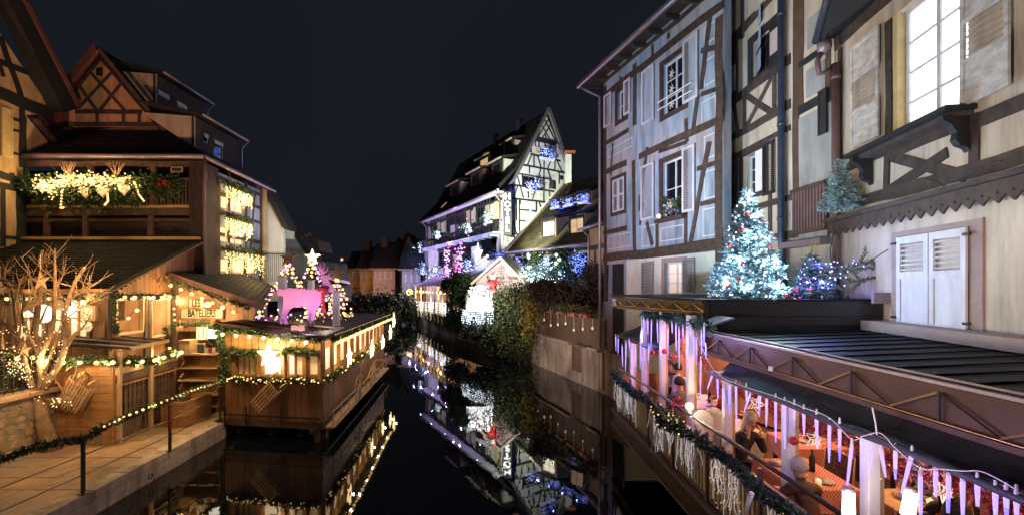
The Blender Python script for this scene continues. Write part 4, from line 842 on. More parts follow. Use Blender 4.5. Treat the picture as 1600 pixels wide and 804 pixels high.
# ---- bare tree with lights
def bare_tree():
    base = V((-11.35, 11.15, .46)); t = thing('bare_tree', base, 'bare pale-barked tree wound with fairy lights beside the board screen', 'tree')
    Yt = 11.1; P2 = lambda x, y, dy=0: at(x, y, Yt + dy)
    main = [[(80, 706, 0), (74, 680, 0), (66, 655, 0), (62, 635, 0), (58, 615, 0)]]
    MB().tube([P2(*q) for q in main[0]], [.22, .165, .15, .145, .13], 12).build('trunk', 'bark', t, smooth=True)
    br = [([(60, 622), (48, 600), (38, 560), (30, 530), (8, 505), (-20, 500)], .10), ([(60, 620), (66, 590), (62, 560), (55, 520), (60, 480), (64, 440), (62, 410), (66, 390)], .12), ([(62, 618), (78, 590), (92, 570), (100, 548), (104, 530), (100, 500), (106, 470), (118, 440), (133, 418)], .10),
          ([(62, 560), (75, 530), (84, 500), (86, 460), (86, 430), (86, 388)], .075), ([(48, 600), (40, 570), (30, 530), (22, 480), (18, 450), (20, 430)], .06), ([(38, 560), (20, 540), (4, 545), (-10, 540)], .06), ([(100, 548), (118, 520), (130, 510), (142, 490)], .045), ([(60, 480), (50, 450), (44, 420), (33, 400)], .04), ([(86, 440), (76, 425), (62, 412)], .035), ([(66, 590), (78, 560), (92, 520), (96, 500)], .06),
          ([(18, 450), (8, 438), (4, 430)], .035), ([(22, 478), (28, 450), (32, 435)], .035), ([(40, 520), (34, 490), (38, 465), (30, 445)], .04), ([(58, 545), (44, 520), (40, 500)], .045), ([(106, 470), (120, 460), (150, 442)], .03), ([(86, 455), (98, 430), (101, 426)], .03), ([(100, 500), (126, 480), (155, 468)], .022), ([(62, 505), (72, 480), (80, 470), (98, 463)], .03), ([(4, 545), (2, 520), (6, 500), (10, 470)], .04), ([(62, 620), (90, 628), (108, 622), (116, 624)], .04)]
    limbs = []
    for pts, r in br:
        dy = random.uniform(-.5, .5); n = len(pts)
        P_ = [P2(x + random.uniform(-1, 1), y, dy * i / (n - 1)) for i, (x, y) in enumerate(pts)]; limbs.append((P_, r))
        MB().tube(P_, [max(.012, .80 * r * (1 - .66 * i / (n - 1))) for i in range(n)], 8).build('branch', 'bark', t, smooth=True)
    for k in range(190):
        P_, r = random.choice(limbs); i = random.randint(1, len(P_) - 2) if len(P_) > 2 else 0; p = P_[i].lerp(P_[i + 1], random.random())
        d = V((random.uniform(-1, 1), random.uniform(-.7, .5), random.uniform(.1, 1))).normalized(); L = random.uniform(.25, .7); m = p + d * L * .5 + V((0, 0, .04))
        MB().tube([p, m, p + d * L + V((random.uniform(-.1, .1), 0, .08))], [.010, .006, .003], 4).build('twig', 'bark', t)
    fl = thing('fairy_lights', base + V((0, 0, .5)), 'many tiny warm fairy lights wound round the bare tree', 'fairy lights')
    ball = unit_ball('fairy_bulb', 'E_fairy', 1, 6, 4)
    for k in range(210):
        P_, r = limbs[random.choice([0, 2, 2, 6, 1, 9, 19, 5, 3, 13, 0, 16])]; i = random.randint(0, len(P_) - 2); p = P_[i].lerp(P_[i + 1], random.random())
        if p.z > 4.1: continue
        piece('bulb', ball, fl, p + V((random.uniform(-.16, .16), -random.uniform(.03, .2), random.uniform(-.14, .12))), scale=random.uniform(.008, .016))
    for k in range(60):
        x = random.uniform(10, 50); piece('bulb', ball, fl, at(x, 560 + x * .6 + random.uniform(-14, 14), 10.6), scale=.011)
    for (x, y) in ((60, 600), (40, 560), (92, 560), (110, 600)): lamp('fairy_glow', 'POINT', at(x, y, 10.5), 9, WARMW, .04)
    sp = camplane(10.75)
    for x, y, r_, lb in ((63, 438, .26, 'wooden star hung high in the bare tree'), (45, 476, .27, 'wooden star hung in the middle of the bare tree'), (38, 545, .20, 'small bell-like wooden star low in the bare tree'), (140, 463, .17, 'small wooden star hung from the bare tree\'s right twig'), (0, 450, .2, 'wooden star at the far left edge of the bare tree')):
        s_ = thing('wooden_star', sp.px(x, y), lb, 'wooden star', 'wooden stars in the bare tree'); a, z = sp.uv(x, y)
        po = star_poly(sp, a, z, r_, r_ * .45, 0, random.uniform(-.2, .2)); ctr = sp.pt(a, z, .06); mb = MB(); mb.add(po + [ctr, sp.pt(a, z, -.06)], [(i, (i + 1) % 10, 10) for i in range(10)] + [((i + 1) % 10, i, 11) for i in range(10)]); mb.build('star_body', 'wood_pale', s_); MB().tube([sp.pt(a, z + r_, 0), sp.pt(a, z + r_ + .35, 0)], .005, 4).build('thread', 'wire', s_)
bare_tree()
# shrubs behind the iron fence
c_ = RNG.uniform(-1, 1, (3500, 3)); c_ = c_ / np.maximum(1, np.linalg.norm(c_, axis=1))[:, None] * np.array([.55, 2.0, .75]) + np.array([-12.6, 10.2, 2.2]); v, q = leaf_cloud(c_, RNG.normal(0, 1, c_.shape), .11, .03, 1)
cloud_obj('shrub', v, q, 'leaf_dark', None, label='dark shrub behind the iron fence at far left', cat='shrub')
# ================================================================== BALCONY HOUSE (left, behind the cabin)
bh = thing('balcony_house', (-14.5, 17, .45), 'dark timber house with a deep first floor balcony under a tall tiled roof', 'house')
HB = Plane((-18.0, 16.5), (-11.36, 16.5)); HS = Plane((-11.36, 16.5), (-11.66, 20.9))
fb = Facade(HB, bh, .12, 'wood_dark')
def zz(P, x, y): return P.uv(x, y)[1]
MB().prism([(-22, 18.2, .5), (-11.5, 18.2, .5), (-11.5, 18.2, 9.2), (-22, 18.2, 9.2)], (0, .1, 0)).build('inner_wall', 'cladding', bh)
MB().prism([(-18, 16.5, 6.9), (-11.4, 16.5, 6.9), (-11.6, 18.2, 6.9), (-18, 18.2, 6.9)], (0, 0, .12)).build('balcony_floor', 'wood_dark', bh)
fb.H(42, 318, 200, 331, .30, m_='wood_dark'); fb.H(42, 318, 200, 323, .10, m_='wood_pale', proud=.05); fb.H(42, 318, 200, 280, .10, m_='wood_dark'); fb.H(42, 318, 200, 256, .20, m_='wood_dark')
for x in (142, 240): fb.Vt(x, 252, 326, .20, m_='wood_dark')
for x in (73, 134, 236): fb.Vt(x, 336, 400, .18, m_='wood_dark')
for k in range(46): x = 50 + k * 5.6; a, z0 = HB.uv(x, 320); MB().bar(HB.pt(a, z0), HB.pt(a, zz(HB, x, 283)), .06, .04, HB.n).build('baluster', 'wood_dark', bh)
planks(bh, HB, HB.s_at(297), HB.len, 2, zz(HB, 300, 255), .22, 'cladding', True, .04, .04, name='cladding_board')
a0, a1, z0, z1 = HB.rect(59, 77, 257, 276); MB().prism([(HB.pt(a0, z0) + V((0, 1.65, 0))), (HB.pt(a1, z0) + V((0, 1.65, 0))), (HB.pt(a1, z1) + V((0, 1.65, 0))), (HB.pt(a0, z1) + V((0, 1.65, 0)))], (0, -.03, 0)).build('window', 'E_window_warm', bh)
# side wall: cladding, then the lit windows bay
fs2 = Facade(HS, bh, .2, 'timber')
planks(bh, HS, 0, HS.s_at(338), 2, 9.05, .22, 'cladding', True, .05, .04, name='cladding_board')
sw = [fs2.hole(HS.rect(344, 381, 296, 336)), fs2.hole(HS.rect(344, 381, 352, 384)), fs2.hole(HS.rect(344, 400, 402, 428))]
fs2.wall([(0, 2), (HS.len, 2), (HS.len, 8.95), (0, 8.95)], 'plaster_blue')
for h in sw: fs2.window(h, 3, 1, 'wood_pale', 'E_window_warm', .05)
for (x, y0, y1) in ((384, 285, 440), (407, 292, 440), (341, 283, 430)): fs2.Vt(x, y0, y1, .16)
for (x0, x1, xr, yr) in ((338, 408, 395, 300), (338, 408, 395, 345), (338, 408, 395, 321), (338, 408, 395, 376), (338, 408, 395, 396)): fs2.H(x0, x1, xr, yr, .14)
fs2.D(398, 300, 390, 396, .1)
# curtains of fairy lights with greens
def light_curtain(P, x0, x1, y0, y1, n, label, m_='E_warm_s', r=.022, off=.25, greens=True, hang=True, group='light curtains'):
    a0, a1, z0, z1 = P.rect(x0, x1, y0, y1); t = thing('light_curtain', P.pt(a0, z1, off), label, 'light curtain', group); mb = MB(); strands = max(3, int((a1 - a0) / .13))
    for k in range(strands):
        a = a0 + (a1 - a0) * (k + random.random()) / strands; L = (z1 - z0) * (random.uniform(.55, 1)); m = max(2, int(n / strands))
        for j in range(m): mb.ball(P.pt(a + random.uniform(-.03, .03), z1 - L * j / m + random.uniform(-.03, .03), off + random.uniform(-.03, .05)), r * random.uniform(.7, 1.3), 5, 3)
    mb.build('bulbs', m_, t, kind='stuff')
    if greens:
        nn = int((a1 - a0) * 260); c_ = np.array([tuple(P.pt(random.uniform(a0, a1), z1 + .12 + random.gauss(0, .07), off + random.gauss(0, .07))) for _ in range(nn)]); v, q = leaf_cloud(c_, RNG.normal(0, 1, c_.shape), .11, .022, 1); cloud_obj('greens', v, q, 'leaf', t, kind='stuff')
    return t
for x0, x1, y0, y1, lb in ((341, 384, 290, 334, 'dense warm light curtain over the upper side windows of the balcony house'), (341, 384, 340, 381, 'dense warm light curtain over the middle side windows of the balcony house'), (340, 404, 392, 434, 'dense warm light curtain over the lowest side windows of the balcony house')):
    light_curtain(HS, x0, x1, y0, y1, 290, lb, r=.022)
    c = HS.px((x0 + x1) / 2, (y0 + y1) / 2, .9); lamp('curtain_glow', 'POINT', c, 60, WARM, .05)
lamp('curtain_glow', 'POINT', HS.px(398, 330, 1.6), 30, PURP, .05)
# gutters and pipe
MB().tube([(-18.0, 16.3, 9.28), (-11.2, 16.3, 9.24)], .085, 8).build('gutter', 'zinc', bh, smooth=True)
MB().tube([(-11.2, 16.3, 9.24), (-11.45, 21.6, 9.10)], .085, 8).build('gutter', 'zinc', bh, smooth=True)
MB().tube([(-11.2, 16.32, 9.2), (-11.22, 16.4, 8.6), (-11.28, 16.42, 8.3), (-11.28, 16.42, 2)], .055, 8).build('drainpipe', 'pipe_brown', bh, smooth=True)
lamp('pipe_glow', 'SPOT', (-9.6, 13.8, 4.2), 90, PURP, .05, (-11.3, 16.4, 8.4), 30, .8)
# big roof
RX, RZ = -17.1, 14.4
tiled_roof(bh, [(-11.15, 16.4, 9.25), (-11.45, 21.4, 9.25), (-14.45, 21.4, 11.0), (-14.35, 18.5, 11.0)], 'tile_dark', .12, .3, .24)
tiled_roof(bh, [(-14.35, 18.3, 11.0), (-14.45, 21.4, 11.0), (-17.2, 21.4, RZ), (RX, 18.3, RZ)], 'tile_dark', .12, .3, .24)
tiled_roof(bh, [(-19.5, 16.3, 9.25), (-11.15, 16.3, 9.25), (-14.35, 18.6, 11.0), (-19.5, 18.6, 11.0)], 'tile_dark', .12, .3, .24)
MB().prism([(RX, 18.3, RZ), (-20.5, 18.3, 10.4), (-20.5, 21.4, 10.4), (-17.2, 21.4, RZ)], (0, 0, -.12)).build('roof', 'tile_pink', bh)
G2 = Plane((-20, 18.5), (-12, 18.5)); fg = Facade(G2, bh, .2, 'timber')
gp_ = [(108, 196), (244, 196), (157, 90), (109, 150)]
fg.wall([G2.uv(*q) for q in gp_], 'plaster_orange', name='gable_wall')
for q in ((118, 175, 222, 175), (110, 194, 246, 194)): fg.D(*q, .16)
for q in ((142, 113, 196, 174), (125, 135, 156, 178), (176, 112, 124, 168), (190, 131, 156, 174), (152, 176, 152, 194), (193, 176, 193, 194), (218, 176, 218, 194), (112, 150, 157, 92), (157, 92, 246, 196)): fg.D(*q, .12)
MB().prism([(-11.7, 21.3, .5), (-20, 21.3, .5), (-20, 21.3, 10.6), (-17.2, 21.3, RZ - .15), (-14.45, 21.3, 10.9), (-11.7, 21.3, 9.1)], (0, .1, 0)).build('rear_gable_wall', 'plaster_orange', bh)
MB().box(G2.px(157, 114, .05), (.22, .06, .28)).build('vent_window', 'timber_black', bh)
MB().bar(at(97, 139, 18.0), at(152, 73, 18.0), .30, .10, (0, 1, 0)).build('barge_board', 'tile_pink', bh); MB().bar(at(152, 73, 18.0), at(257, 203, 18.0), .14, .10, (0, 1, 0)).build('barge_board', 'wood_dark', bh)
def side_dormer(X, Y0, Y1, z0, z1, back, wins, tint='plaster_cream'):
    P = Plane((X, Y0), (X - .05, Y1)); f = Facade(P, bh, .1, 'timber'); hs = [f.hole(P.rect(*w)) for w in wins]
    f.wall([(0, z0), (P.len, z0), (P.len, z1), (0, z1)], 'timber_red', name='dormer_wall')
    for h in hs: f.window(h, 1, 1, 'frame_white', 'glass_dark', .04); a0, a1, b0, b1 = h; MB().bar(P.pt(a0 + .05, b1 - .12, .0), P.pt(a1 - .05, b1 - .12, .0), .16, .02, P.n).build('roller_blind', 'white_paint', bh)
    MB().prism([(X, Y0, z0), (X, Y0, z1), (X - back, Y0, z1 + .15), (X - back, Y0, z1 + .1)], (0, .08, 0)).build('dormer_cheek', tint, bh)
    MB().prism([(X + .35, Y0 - .2, z1), (X + .3, Y1 + .2, z1), (X - back, Y1 + .2, z1 + .5), (X - back, Y0 - .2, z1 + .5)], (0, 0, .08)).build('dormer_roof', 'tile_dark', bh)
    MB().tube([(X + .42, Y0 - .1, z1 + .04), (X + .37, Y1 + .2, z1 + .0)], .06, 8).build('dormer_gutter', 'zinc', bh, smooth=True)
    MB().tube([(X + .42, Y1 + .15, z1), (X + .1, Y1 + .12, z1 - .35), (X + .1, Y1 + .12, z0)], .04, 6).build('dormer_pipe', 'zinc', bh, smooth=True)
side_dormer(-15, 18.85, 21.8, 12.0, 13.45, 2.0, ((246, 266, 138, 158), (276, 293, 156, 175)))
side_dormer(-12.6, 17.75, 20.6, 10.0, 11.25, 2.0, ((318, 327, 206, 226), (334, 350, 216, 252)))
# garland with blazing lights on the balcony
c_ = []
for _ in range(5200):
    x = random.uniform(48, 246); s_ = .5 + .5 * math.sin(x * .12) ** 2; y = 287 + random.gauss(0, 6) + (random.random() ** 2) * 40 * s_ * (1 if 70 < x < 235 else .4); c_.append(tuple(HB.px(x, y, .25 + random.gauss(0, .12))))
for _ in range(700): x = random.uniform(246, 290); c_.append(tuple(HB.px(x, 292 + random.gauss(0, 8), .15)))
gl = thing('garland', HB.px(145, 290, .2), 'wide evergreen garland loaded with lights and hearts on the balcony rail', 'garland')
c_ = np.array(c_); v, q = leaf_cloud(c_, RNG.normal(0, 1, c_.shape) + np.array([0, -.4, -.5]), .16, .03, .6); cloud_obj('needles', v, q, 'leaf', gl, kind='stuff')
mb = MB()
for _ in range(640):
    x = random.triangular(72, 240, 112); y = 287 + random.gauss(0, 5) + 10 * math.exp(-((x - 100) / 14) ** 2) * random.random() * 2; mb.ball(HB.px(x, y, .42 + random.uniform(-.1, .15)), random.uniform(.018, .036), 5, 4)
mb.build('bulbs', 'E_warm', gl, kind='stuff')
ball = unit_ball('bulb_E_warm', 'E_warm')
for pts in ([(116, 305), (114, 328), (120, 328)], [(185, 306), (186, 318), (180, 325)], [(227, 290), (233, 308), (242, 320)]):
    for (x0, y0), (x1, y1) in zip(pts[:-1], pts[1:]):
        for j in range(5): piece('bulb', ball, gl, HB.px(x0 + (x1 - x0) * j / 5, y0 + (y1 - y0) * j / 5, .45), scale=.032)
for x in (90, 105, 125, 150, 175, 200, 225): lamp('garland_glow', 'POINT', HB.px(x, 290, .75), 30 if x < 130 else 18, WARM, .05)
for k, (x, y, s_) in enumerate(((88, 298, .2), (153, 306, .18), (179, 302, .24), (212, 301, .2))):
    po = []
    for i in range(20):
        t = i * 2 * math.pi / 20; po.append(HB.pt(HB.uv(x, y)[0] + s_ * .065 * 16 * math.sin(t) ** 3, HB.uv(x, y)[1] + s_ * .065 * (13 * math.cos(t) - 5 * math.cos(2 * t) - 2 * math.cos(3 * t) - math.cos(4 * t)), .5))
    MB().prism(po, -HB.n * .05).build('heart', 'fabric_cream', None, ['leftmost pale heart hanging in the balcony garland', 'second pale heart from the left in the balcony garland', 'largest pale heart in the balcony garland, third from left', 'rightmost pale heart hanging in the balcony garland'][k], 'heart', 'hearts in the balcony garland')
for x, lb in ((120, 'left bunch of pale antler-like twigs above the balcony garland'), (194, 'right bunch of pale antler-like twigs above the balcony garland')):
    t = thing('twig_bunch', HB.px(x, 282, .3), lb, 'twigs')
    for k in range(11): p = HB.px(x, 282, .3); d = V((random.uniform(-.5, .5), random.uniform(-.3, .1), 1)).normalized(); MB().tube([p, p + d * .3, p + d * .5 + V((random.uniform(-.2, .2), 0, .1))], [.02, .014, .006], 5).build('twig', 'wood_pale', t)
pl = thing('small_plaque', HB.px(281, 266, -.4), 'small yellowish framed plaque under the balcony eave', 'plaque')
a0, a1, z0, z1 = HB.rect(271, 289, 262, 271); MB().prism([HB.pt(a0, z0, .1), HB.pt(a1, z0, .1), HB.pt(a1, z1, .1), HB.pt(a0, z1, .1)], HB.n * .03).build('board', 'wood_pale', pl); MB().prism([HB.pt(a0 + .04, z0 + .04, .13), HB.pt(a1 - .04, z0 + .04, .13), HB.pt(a1 - .04, z1 - .04, .13), HB.pt(a0 + .04, z1 - .04, .13)], HB.n * .006).build('face', 'blackboard', pl)
rf = thing('poinsettia_pots', HB.px(268, 290, .2), 'red flowers in the right end of the balcony rail boxes', 'flowers'); c_ = np.array([tuple(HB.px(random.uniform(255, 285), 290 + random.gauss(0, 3), .3)) for _ in range(40)]); v, q = leaf_cloud(c_, RNG.normal(0, 1, c_.shape), .1, .03, 1); cloud_obj('petals', v, q, 'red_cloth', rf, kind='stuff')

# ================================================================== FAR LEFT HOUSE
lh = thing('half_timbered_house', (-18.2, 14, .45), 'ochre half-timbered house at the far left edge with a steep dark roof edge', 'house')
LP_ = Plane((-16.87 - .06 * 12, 12), (-16.87 - .06 * 18, 18)); fl = Facade(LP_, lh, .25, 'timber_black')
fl.wall([LP_.uv(-60, 420), LP_.uv(38, 420), LP_.uv(38, 249), LP_.uv(97, 247), LP_.uv(40, 180), LP_.uv(84, 178), LP_.uv(0, 52), LP_.uv(-60, -40)], 'plaster_orange')
for q in ((0, 57, 36, 162, .2), (-40, 82, 47, 115, .22), (-40, 132, 84, 178, .42), (34, 170, 34, 262, .2), (20, 186, 34, 190, .1), (20, 203, 34, 206, .1), (20, 239, 34, 243, .1), (-30, 262, 40, 285, .3), (-30, 283, 42, 298, .22), (4, 292, 4, 385, .16), (30, 290, 30, 385, .22), (18, 270, 18, 298, .14), (4, 370, 30, 372, .1), (38, 182, 38, 400, .12), (-40, -10, 5, 120, .15)): fl.D(*q)
fl.shutter(LP_.rect(0, 17, 166, 248), 'shutter_yellow', .08, 0, 2)
o = .55
MB().bar(LP_.pt(*LP_.uv(-20, -50), .3), LP_.pt(*LP_.uv(90, 172), .3), .85, .5, LP_.n).build('roof_edge', 'timber_black', lh)
a_, b_ = LP_.pt(*LP_.uv(-20, -60), .6), LP_.pt(*LP_.uv(99, 166), .6)
MB().bar(a_, b_, .16, .08, LP_.n).build('verge_tile_strip', 'tile_pink', lh)
MB().bar(LP_.pt(*LP_.uv(44, 184), .2), LP_.pt(*LP_.uv(98, 246), .2), .09, .2, LP_.n).build('barge_board', 'timber', lh)
lamp('verge_glow', 'SPOT', (-13.5, 12.5, 7.5), 110, (1.0, .25, .50), .05, at(60, 70, 16.8), 60, .8)

# ================================================================== HOUSES BEHIND ON THE LEFT BANK
wh = thing('white_gable_house', at(425, 440, 22), 'pale rendered gable house just right of the lit window curtains', 'house')
WP2 = camplane(22.0); fw = Facade(WP2, wh, .25, 'timber'); h = fw.hole(WP2.rect(402, 409, 313, 332))
fw.wall([WP2.uv(*q) for q in ((396, 470), (442, 470), (442, 356), (412, 296), (396, 300))], 'plaster_white'); fw.window(h, 1, 1, 'timber', 'glass_dark')
a0, a1, z0, z1 = WP2.rect(400, 408, 371, 470); MB().prism([WP2.pt(a0, z0, .02), WP2.pt(a1, z0, .02), WP2.pt(a1, z1, .02), WP2.pt(a0, z1, .02)], WP2.n * .06).build('door', 'timber_red', wh)
MB().prism([at(404, 283, 21.6), at(413, 283, 21.6), at(451, 358, 21.6), at(444, 358, 21.6)], (0, .9, 0)).build('roof', 'tile_dark', wh)
MB().box(at(453, 359, 24) + V((0, 0, -.2)), (.3, .4, .6)).build('chimney', 'plaster_white', wh)
gw = thing('grey_gable_house', at(462, 440, 27), 'dim grey gable house behind the wire cone trees', 'house')
WP3 = camplane(27.0); fw = Facade(WP3, gw, .25, 'timber'); fw.wall([WP3.uv(*q) for q in ((438, 475), (482, 475), (482, 398), (456, 358), (438, 358))], 'plaster_grey')
MB().prism([at(440, 352, 26.5), at(458, 352, 26.5), at(490, 401, 26.5), at(482, 403, 26.5), at(455, 359, 26.5), at(440, 359, 26.5)], (0, 1.2, 0)).build('roof', 'tile_dark', gw)
MB().prism([at(466, 362, 27.4), at(478, 366, 27.4), at(478, 384, 27.4), at(470, 378, 27.4)], (0, .2, 0)).build('dormer_cheek', 'plaster_grey', gw); MB().bar(at(464, 359, 27), at(484, 366, 27), .2, .5, (0, 1, 0)).build('dormer_roof', 'tile_dark', gw); MB().prism([at(484, 368, 28), at(496, 375, 28), at(500, 392, 28), at(488, 392, 28)], (0, 2, 0)).build('dormer_wall', 'timber_red', gw)
br_ = thing('balcony_railing', at(450, 440, 20.5), 'thin iron balcony railing below the pale gable house', 'railing')
for k in range(34): x = 402 + k * 3; MB().tube([at(x, 440, 20.5), at(x, 397, 20.5)], .012, 4).build('bar', 'black_metal', br_)
MB().tube([at(400, 396, 20.5), at(505, 398, 20.5)], .02, 5).build('top_rail', 'black_metal', br_)
lo = thing('low_shed', at(520, 440, 24), 'low shed with a dark green roof and pale eave behind the reindeer', 'shed')
MB().prism([at(500, 408, 26), at(542, 412, 34), at(546, 440, 33), at(502, 428, 24)], (0, 0, -.1)).build('roof', 'tile_green', lo); MB().bar(at(500, 430, 23.8), at(546, 442, 32), .12, .2).build('eave', 'white_paint', lo); MB().prism([at(470, 440, 24.2), at(546, 446, 32.4), at(546, 470, 32.4), at(470, 475, 24.2)], (0, .4, 0)).build('wall', 'wood_dark', lo)
lamp('left_houses_flood', 'SPOT', (-6.5, 16.5, 5.5), 1800, (1, .93, .85), .1, at(432, 380, 22), 46, .9)
# distant houses at the bend of the canal
def far_house(name, x0, x1, ytop, ybase, Y, wall_m, label, gable=None, wins=(), roof_h=20, roof_m='tile_dark', win_m='glass_dark', skew=0):
    P = Plane((at(x0, 0, Y).x, Y), (at(x1, 0, Y + skew).x, Y + skew)); t = thing(name, P.pt(0, CAMZ + (HY - ybase) * Y / FPX), label, 'house', 'houses at the far bend of the canal'); f = Facade(P, t, .4, 'timber')
    hs = [f.hole(P.rect(*w)) for w in wins]; zt = P.uv(x0, ytop)[1]; zb = .8; L = P.len
    f.wall([(0, zb), (L, zb), (L, zt), (0, zt)], wall_m)
    for h in hs: f.window(h, 1, 1, 'frame_white', win_m, .05, fw=.12)
    rh = roof_h * Y / FPX; ov = .5
    b = 6.0
    if gable:
        MB().prism([P.pt(0, zt), P.pt(L, zt), P.pt(L / 2, zt + rh)], -P.n * .4).build('gable', wall_m, t)
        for s in ((0, 1), (L, -1)):
            MB().prism([P.pt(s[0] - s[1] * ov, zt - .2, .4), P.pt(L / 2, zt + rh + .2, .4), P.pt(L / 2, zt + rh + .5, .4), P.pt(s[0] - s[1] * (ov + .2), zt - .1, .4)], -P.n * b).build('roof', roof_m, t)
    else:
        tiled_roof(t, [P.pt(-ov, zt, .5), P.pt(L + ov, zt, .5), P.pt(L + ov, zt + rh, -b / 2), P.pt(-ov, zt + rh, -b / 2)], roof_m, .2, .5, .5, tiles=False); MB().bar(P.pt(-ov, zt, .55), P.pt(L + ov, zt, .55), .2, .12, P.n).build('eave', 'zinc', t)
    return t, P
far_house('far_house', 545, 562, 420, 462, 74, 'plaster_orange', 'orange-lit house at the far bend, leftmost of the row', False, ((550, 553, 424, 434), (557, 560, 424, 434)), 30)
far_house('far_house', 562, 583, 420, 462, 72, 'plaster_orange', 'orange-brown house second from the left at the far bend', False, ((565, 567, 425, 434), (572, 574, 425, 434), (577, 579, 425, 434)), 36)
far_house('far_house', 583, 617, 420, 458, 70, 'plaster_pink', 'dim beige house third from the left at the far bend', False, ((586, 589, 424, 435), (593, 596, 424, 435), (600, 603, 424, 435), (609, 612, 424, 435)), 42)
t, P = far_house('far_house', 612, 632, 410, 440, 76, 'plaster_pink', 'tall dark-roofed house with pale gable in the row at the far bend', True, ((618, 621, 417, 426),), 34)
far_house('far_house', 628, 657, 421, 452, 66, 'plaster_blue', 'bluish white low house nearest the blue-lit hotel', False, ((632, 635, 428, 440), (641, 644, 428, 440), (650, 653, 428, 440)), 38)
t, P = far_house('far_house', 626, 650, 394, 420, 78, 'plaster_pink', 'steep pale gable rising behind the low bluish house', True, ((640, 644, 398, 407),), 26)
for k, (x, y, Y) in enumerate(((631, 368, 79), (575, 384, 75), (602, 379, 73))):
    MB().box(at(x, y, Y), (1.0, 1.0, 1.8)).build('chimney', 'plaster_pink' if k == 0 else 'timber_red', None, ['pale chimney above the far row of houses', 'dark chimney above the orange far houses', 'dark thin chimney between the far roofs'][k], 'chimney')
for k in range(7):
    x = 540 + k * 14; Y = 60 - k; c_ = RNG.normal(0, 1, (260, 3)) * np.array([1.3, .8, .6]) + np.array(at(x, 472, Y)); v, q = leaf_cloud(c_, RNG.normal(0, 1, c_.shape), .5, .16, 1)
    cloud_obj('bush', v, q, 'leaf_dark', None, label=['leftmost','second','third','fourth','fifth','sixth','rightmost'][k] + ' dark bush from the left on the bank before the far houses', cat='bush', group='bushes before the far houses')
lamp('street_lamp_far', 'POINT', at(560, 440, 64), 700, (1, .5, .16), .2); lamp('street_lamp_far', 'POINT', at(606, 440, 62), 380, (1, .62, .4), .2); lamp('street_lamp_far', 'POINT', at(640, 438, 58), 420, PURP, .2)
MB().ball(at(534, 405, 64), .22, 8, 6).build('round_lamp', 'E_window_warm', None, 'small dim orange lamp left of the orange far houses', 'lamp', smooth=True)
# far left bank: dark wall and planting between deck and bend
t = MB().prism([(-9.6, 24, .3), (-14.6, 58, .3), (-16.5, 58, .3), (-11, 24, .3)], (0, 0, .9)).build('bank_hedge_wall', 'stone', None, 'low dark bank wall beyond the deck pavilion', 'bank wall')
c_ = np.stack([RNG.uniform(0, 1, 5000)] * 3, 1) * np.array([-5.5, 34, 0]) + np.array([-10.3, 24, .9]) + RNG.normal(0, 1, (5000, 3)) * np.array([.7, .6, .40]); v, q = leaf_cloud(c_, RNG.normal(0, 1, c_.shape), .4, .1, 1)
cloud_obj('hedge', v, q, 'leaf_dark', None, label='dark hedge along the left bank beyond the deck pavilion', cat='hedge')
# back_row of dim roofs closing the view down the canal
for k, (x0, x1, yr, Y) in enumerate(((535, 566, 398, 84), (560, 596, 384, 88), (590, 622, 376, 86), (616, 648, 380, 90), (640, 672, 372, 92))):
    t = thing('far_roof', at((x0 + x1) / 2, 420, Y), ['leftmost', 'second', 'middle', 'fourth', 'rightmost'][k] + ' dim roof from the left in the row behind the far houses', 'house', 'dim roofs behind the far houses')
    a, b, h = at(x0, 424, Y), at(x1, 424, Y), at((x0 + x1) / 2, yr, Y).z
    MB().prism([V((a.x, Y, .9)), V((b.x, Y, .9)), V((b.x, Y, a.z)), V((a.x, Y, a.z))], (0, 6, 0)).build('wall', 'plaster_pink', t)
    MB().prism([V((a.x - .5, Y - .4, a.z)), V((b.x + .5, Y - .4, a.z)), V((b.x - .8, Y + 3, h)), V((a.x + .8, Y + 3, h))], (0, .2, -.25)).build('roof', 'tile_dark', t)
    for j in range(2): x = a.x + (b.x - a.x) * (.3 + .4 * j); z = a.z + (h - a.z) * .35; MB().box((x, Y + .9, z), (1.0, 1.6, 1.1)).build('dormer', 'plaster_pink', t)
# ================================================================== HOTEL
ht = thing('hotel', (-2, 46, 1.0), 'tall half-timbered hotel with steep gable, blue window lights and an upright lit sign', 'hotel')
HG = Plane((-.95, 44), (-.95 + 9.4, 44 + 9.4 * .673)); HD = Plane((-.95, 44), (-12, 63.6)); TM = 'timber_black'
f = Facade(HG, ht, .4, TM)
z3 = lambda x, y: (780 + .199 * x, 160 + .199 * y); z4 = lambda x, y: (790 + .199 * x, 280 + .199 * y)
def zr(fn, x0, x1, y0, y1): a = fn(x0, y0); b = fn(x1, y1); return (a[0], b[0], a[1], b[1])
hw = [HG.rect(*zr(z3, *r)) for r in ((322, 400, 358, 445), (188, 280, 572, 672), (405, 452, 605, 685), (478, 512, 568, 612), (237, 262, 348, 395))]
for r in hw: f.hole(r)
apx = HG.uv(*z3(372, 85))
f.wall([HG.uv(784, 455), HG.uv(915, 455), HG.uv(915, 350), HG.uv(884, 262), HG.uv(868, 215), apx, HG.uv(835, 214), HG.uv(816, 255), HG.uv(799, 287), HG.uv(785, 306)], 'plaster_white', name='gable_wall')
for k, r in enumerate(hw): f.window(r, 2 if k < 2 else 1, 2 if k < 2 else 1, 'timber', 'glass_dark', .08, fw=.09)
for q, w in (((268, 275, 452, 318), .55), ((285, 300, 440, 335), .2), ((245, 405, 480, 462), .26), ((170, 488, 520, 552), .26), ((150, 560, 400, 602), .2), ((92, 645, 440, 702), .26), ((40, 745, 375, 787), .26), ((455, 545, 515, 556), .2)):
    f.D(*z3(*q[:2]), *z3(*q[2:]), w * .72)
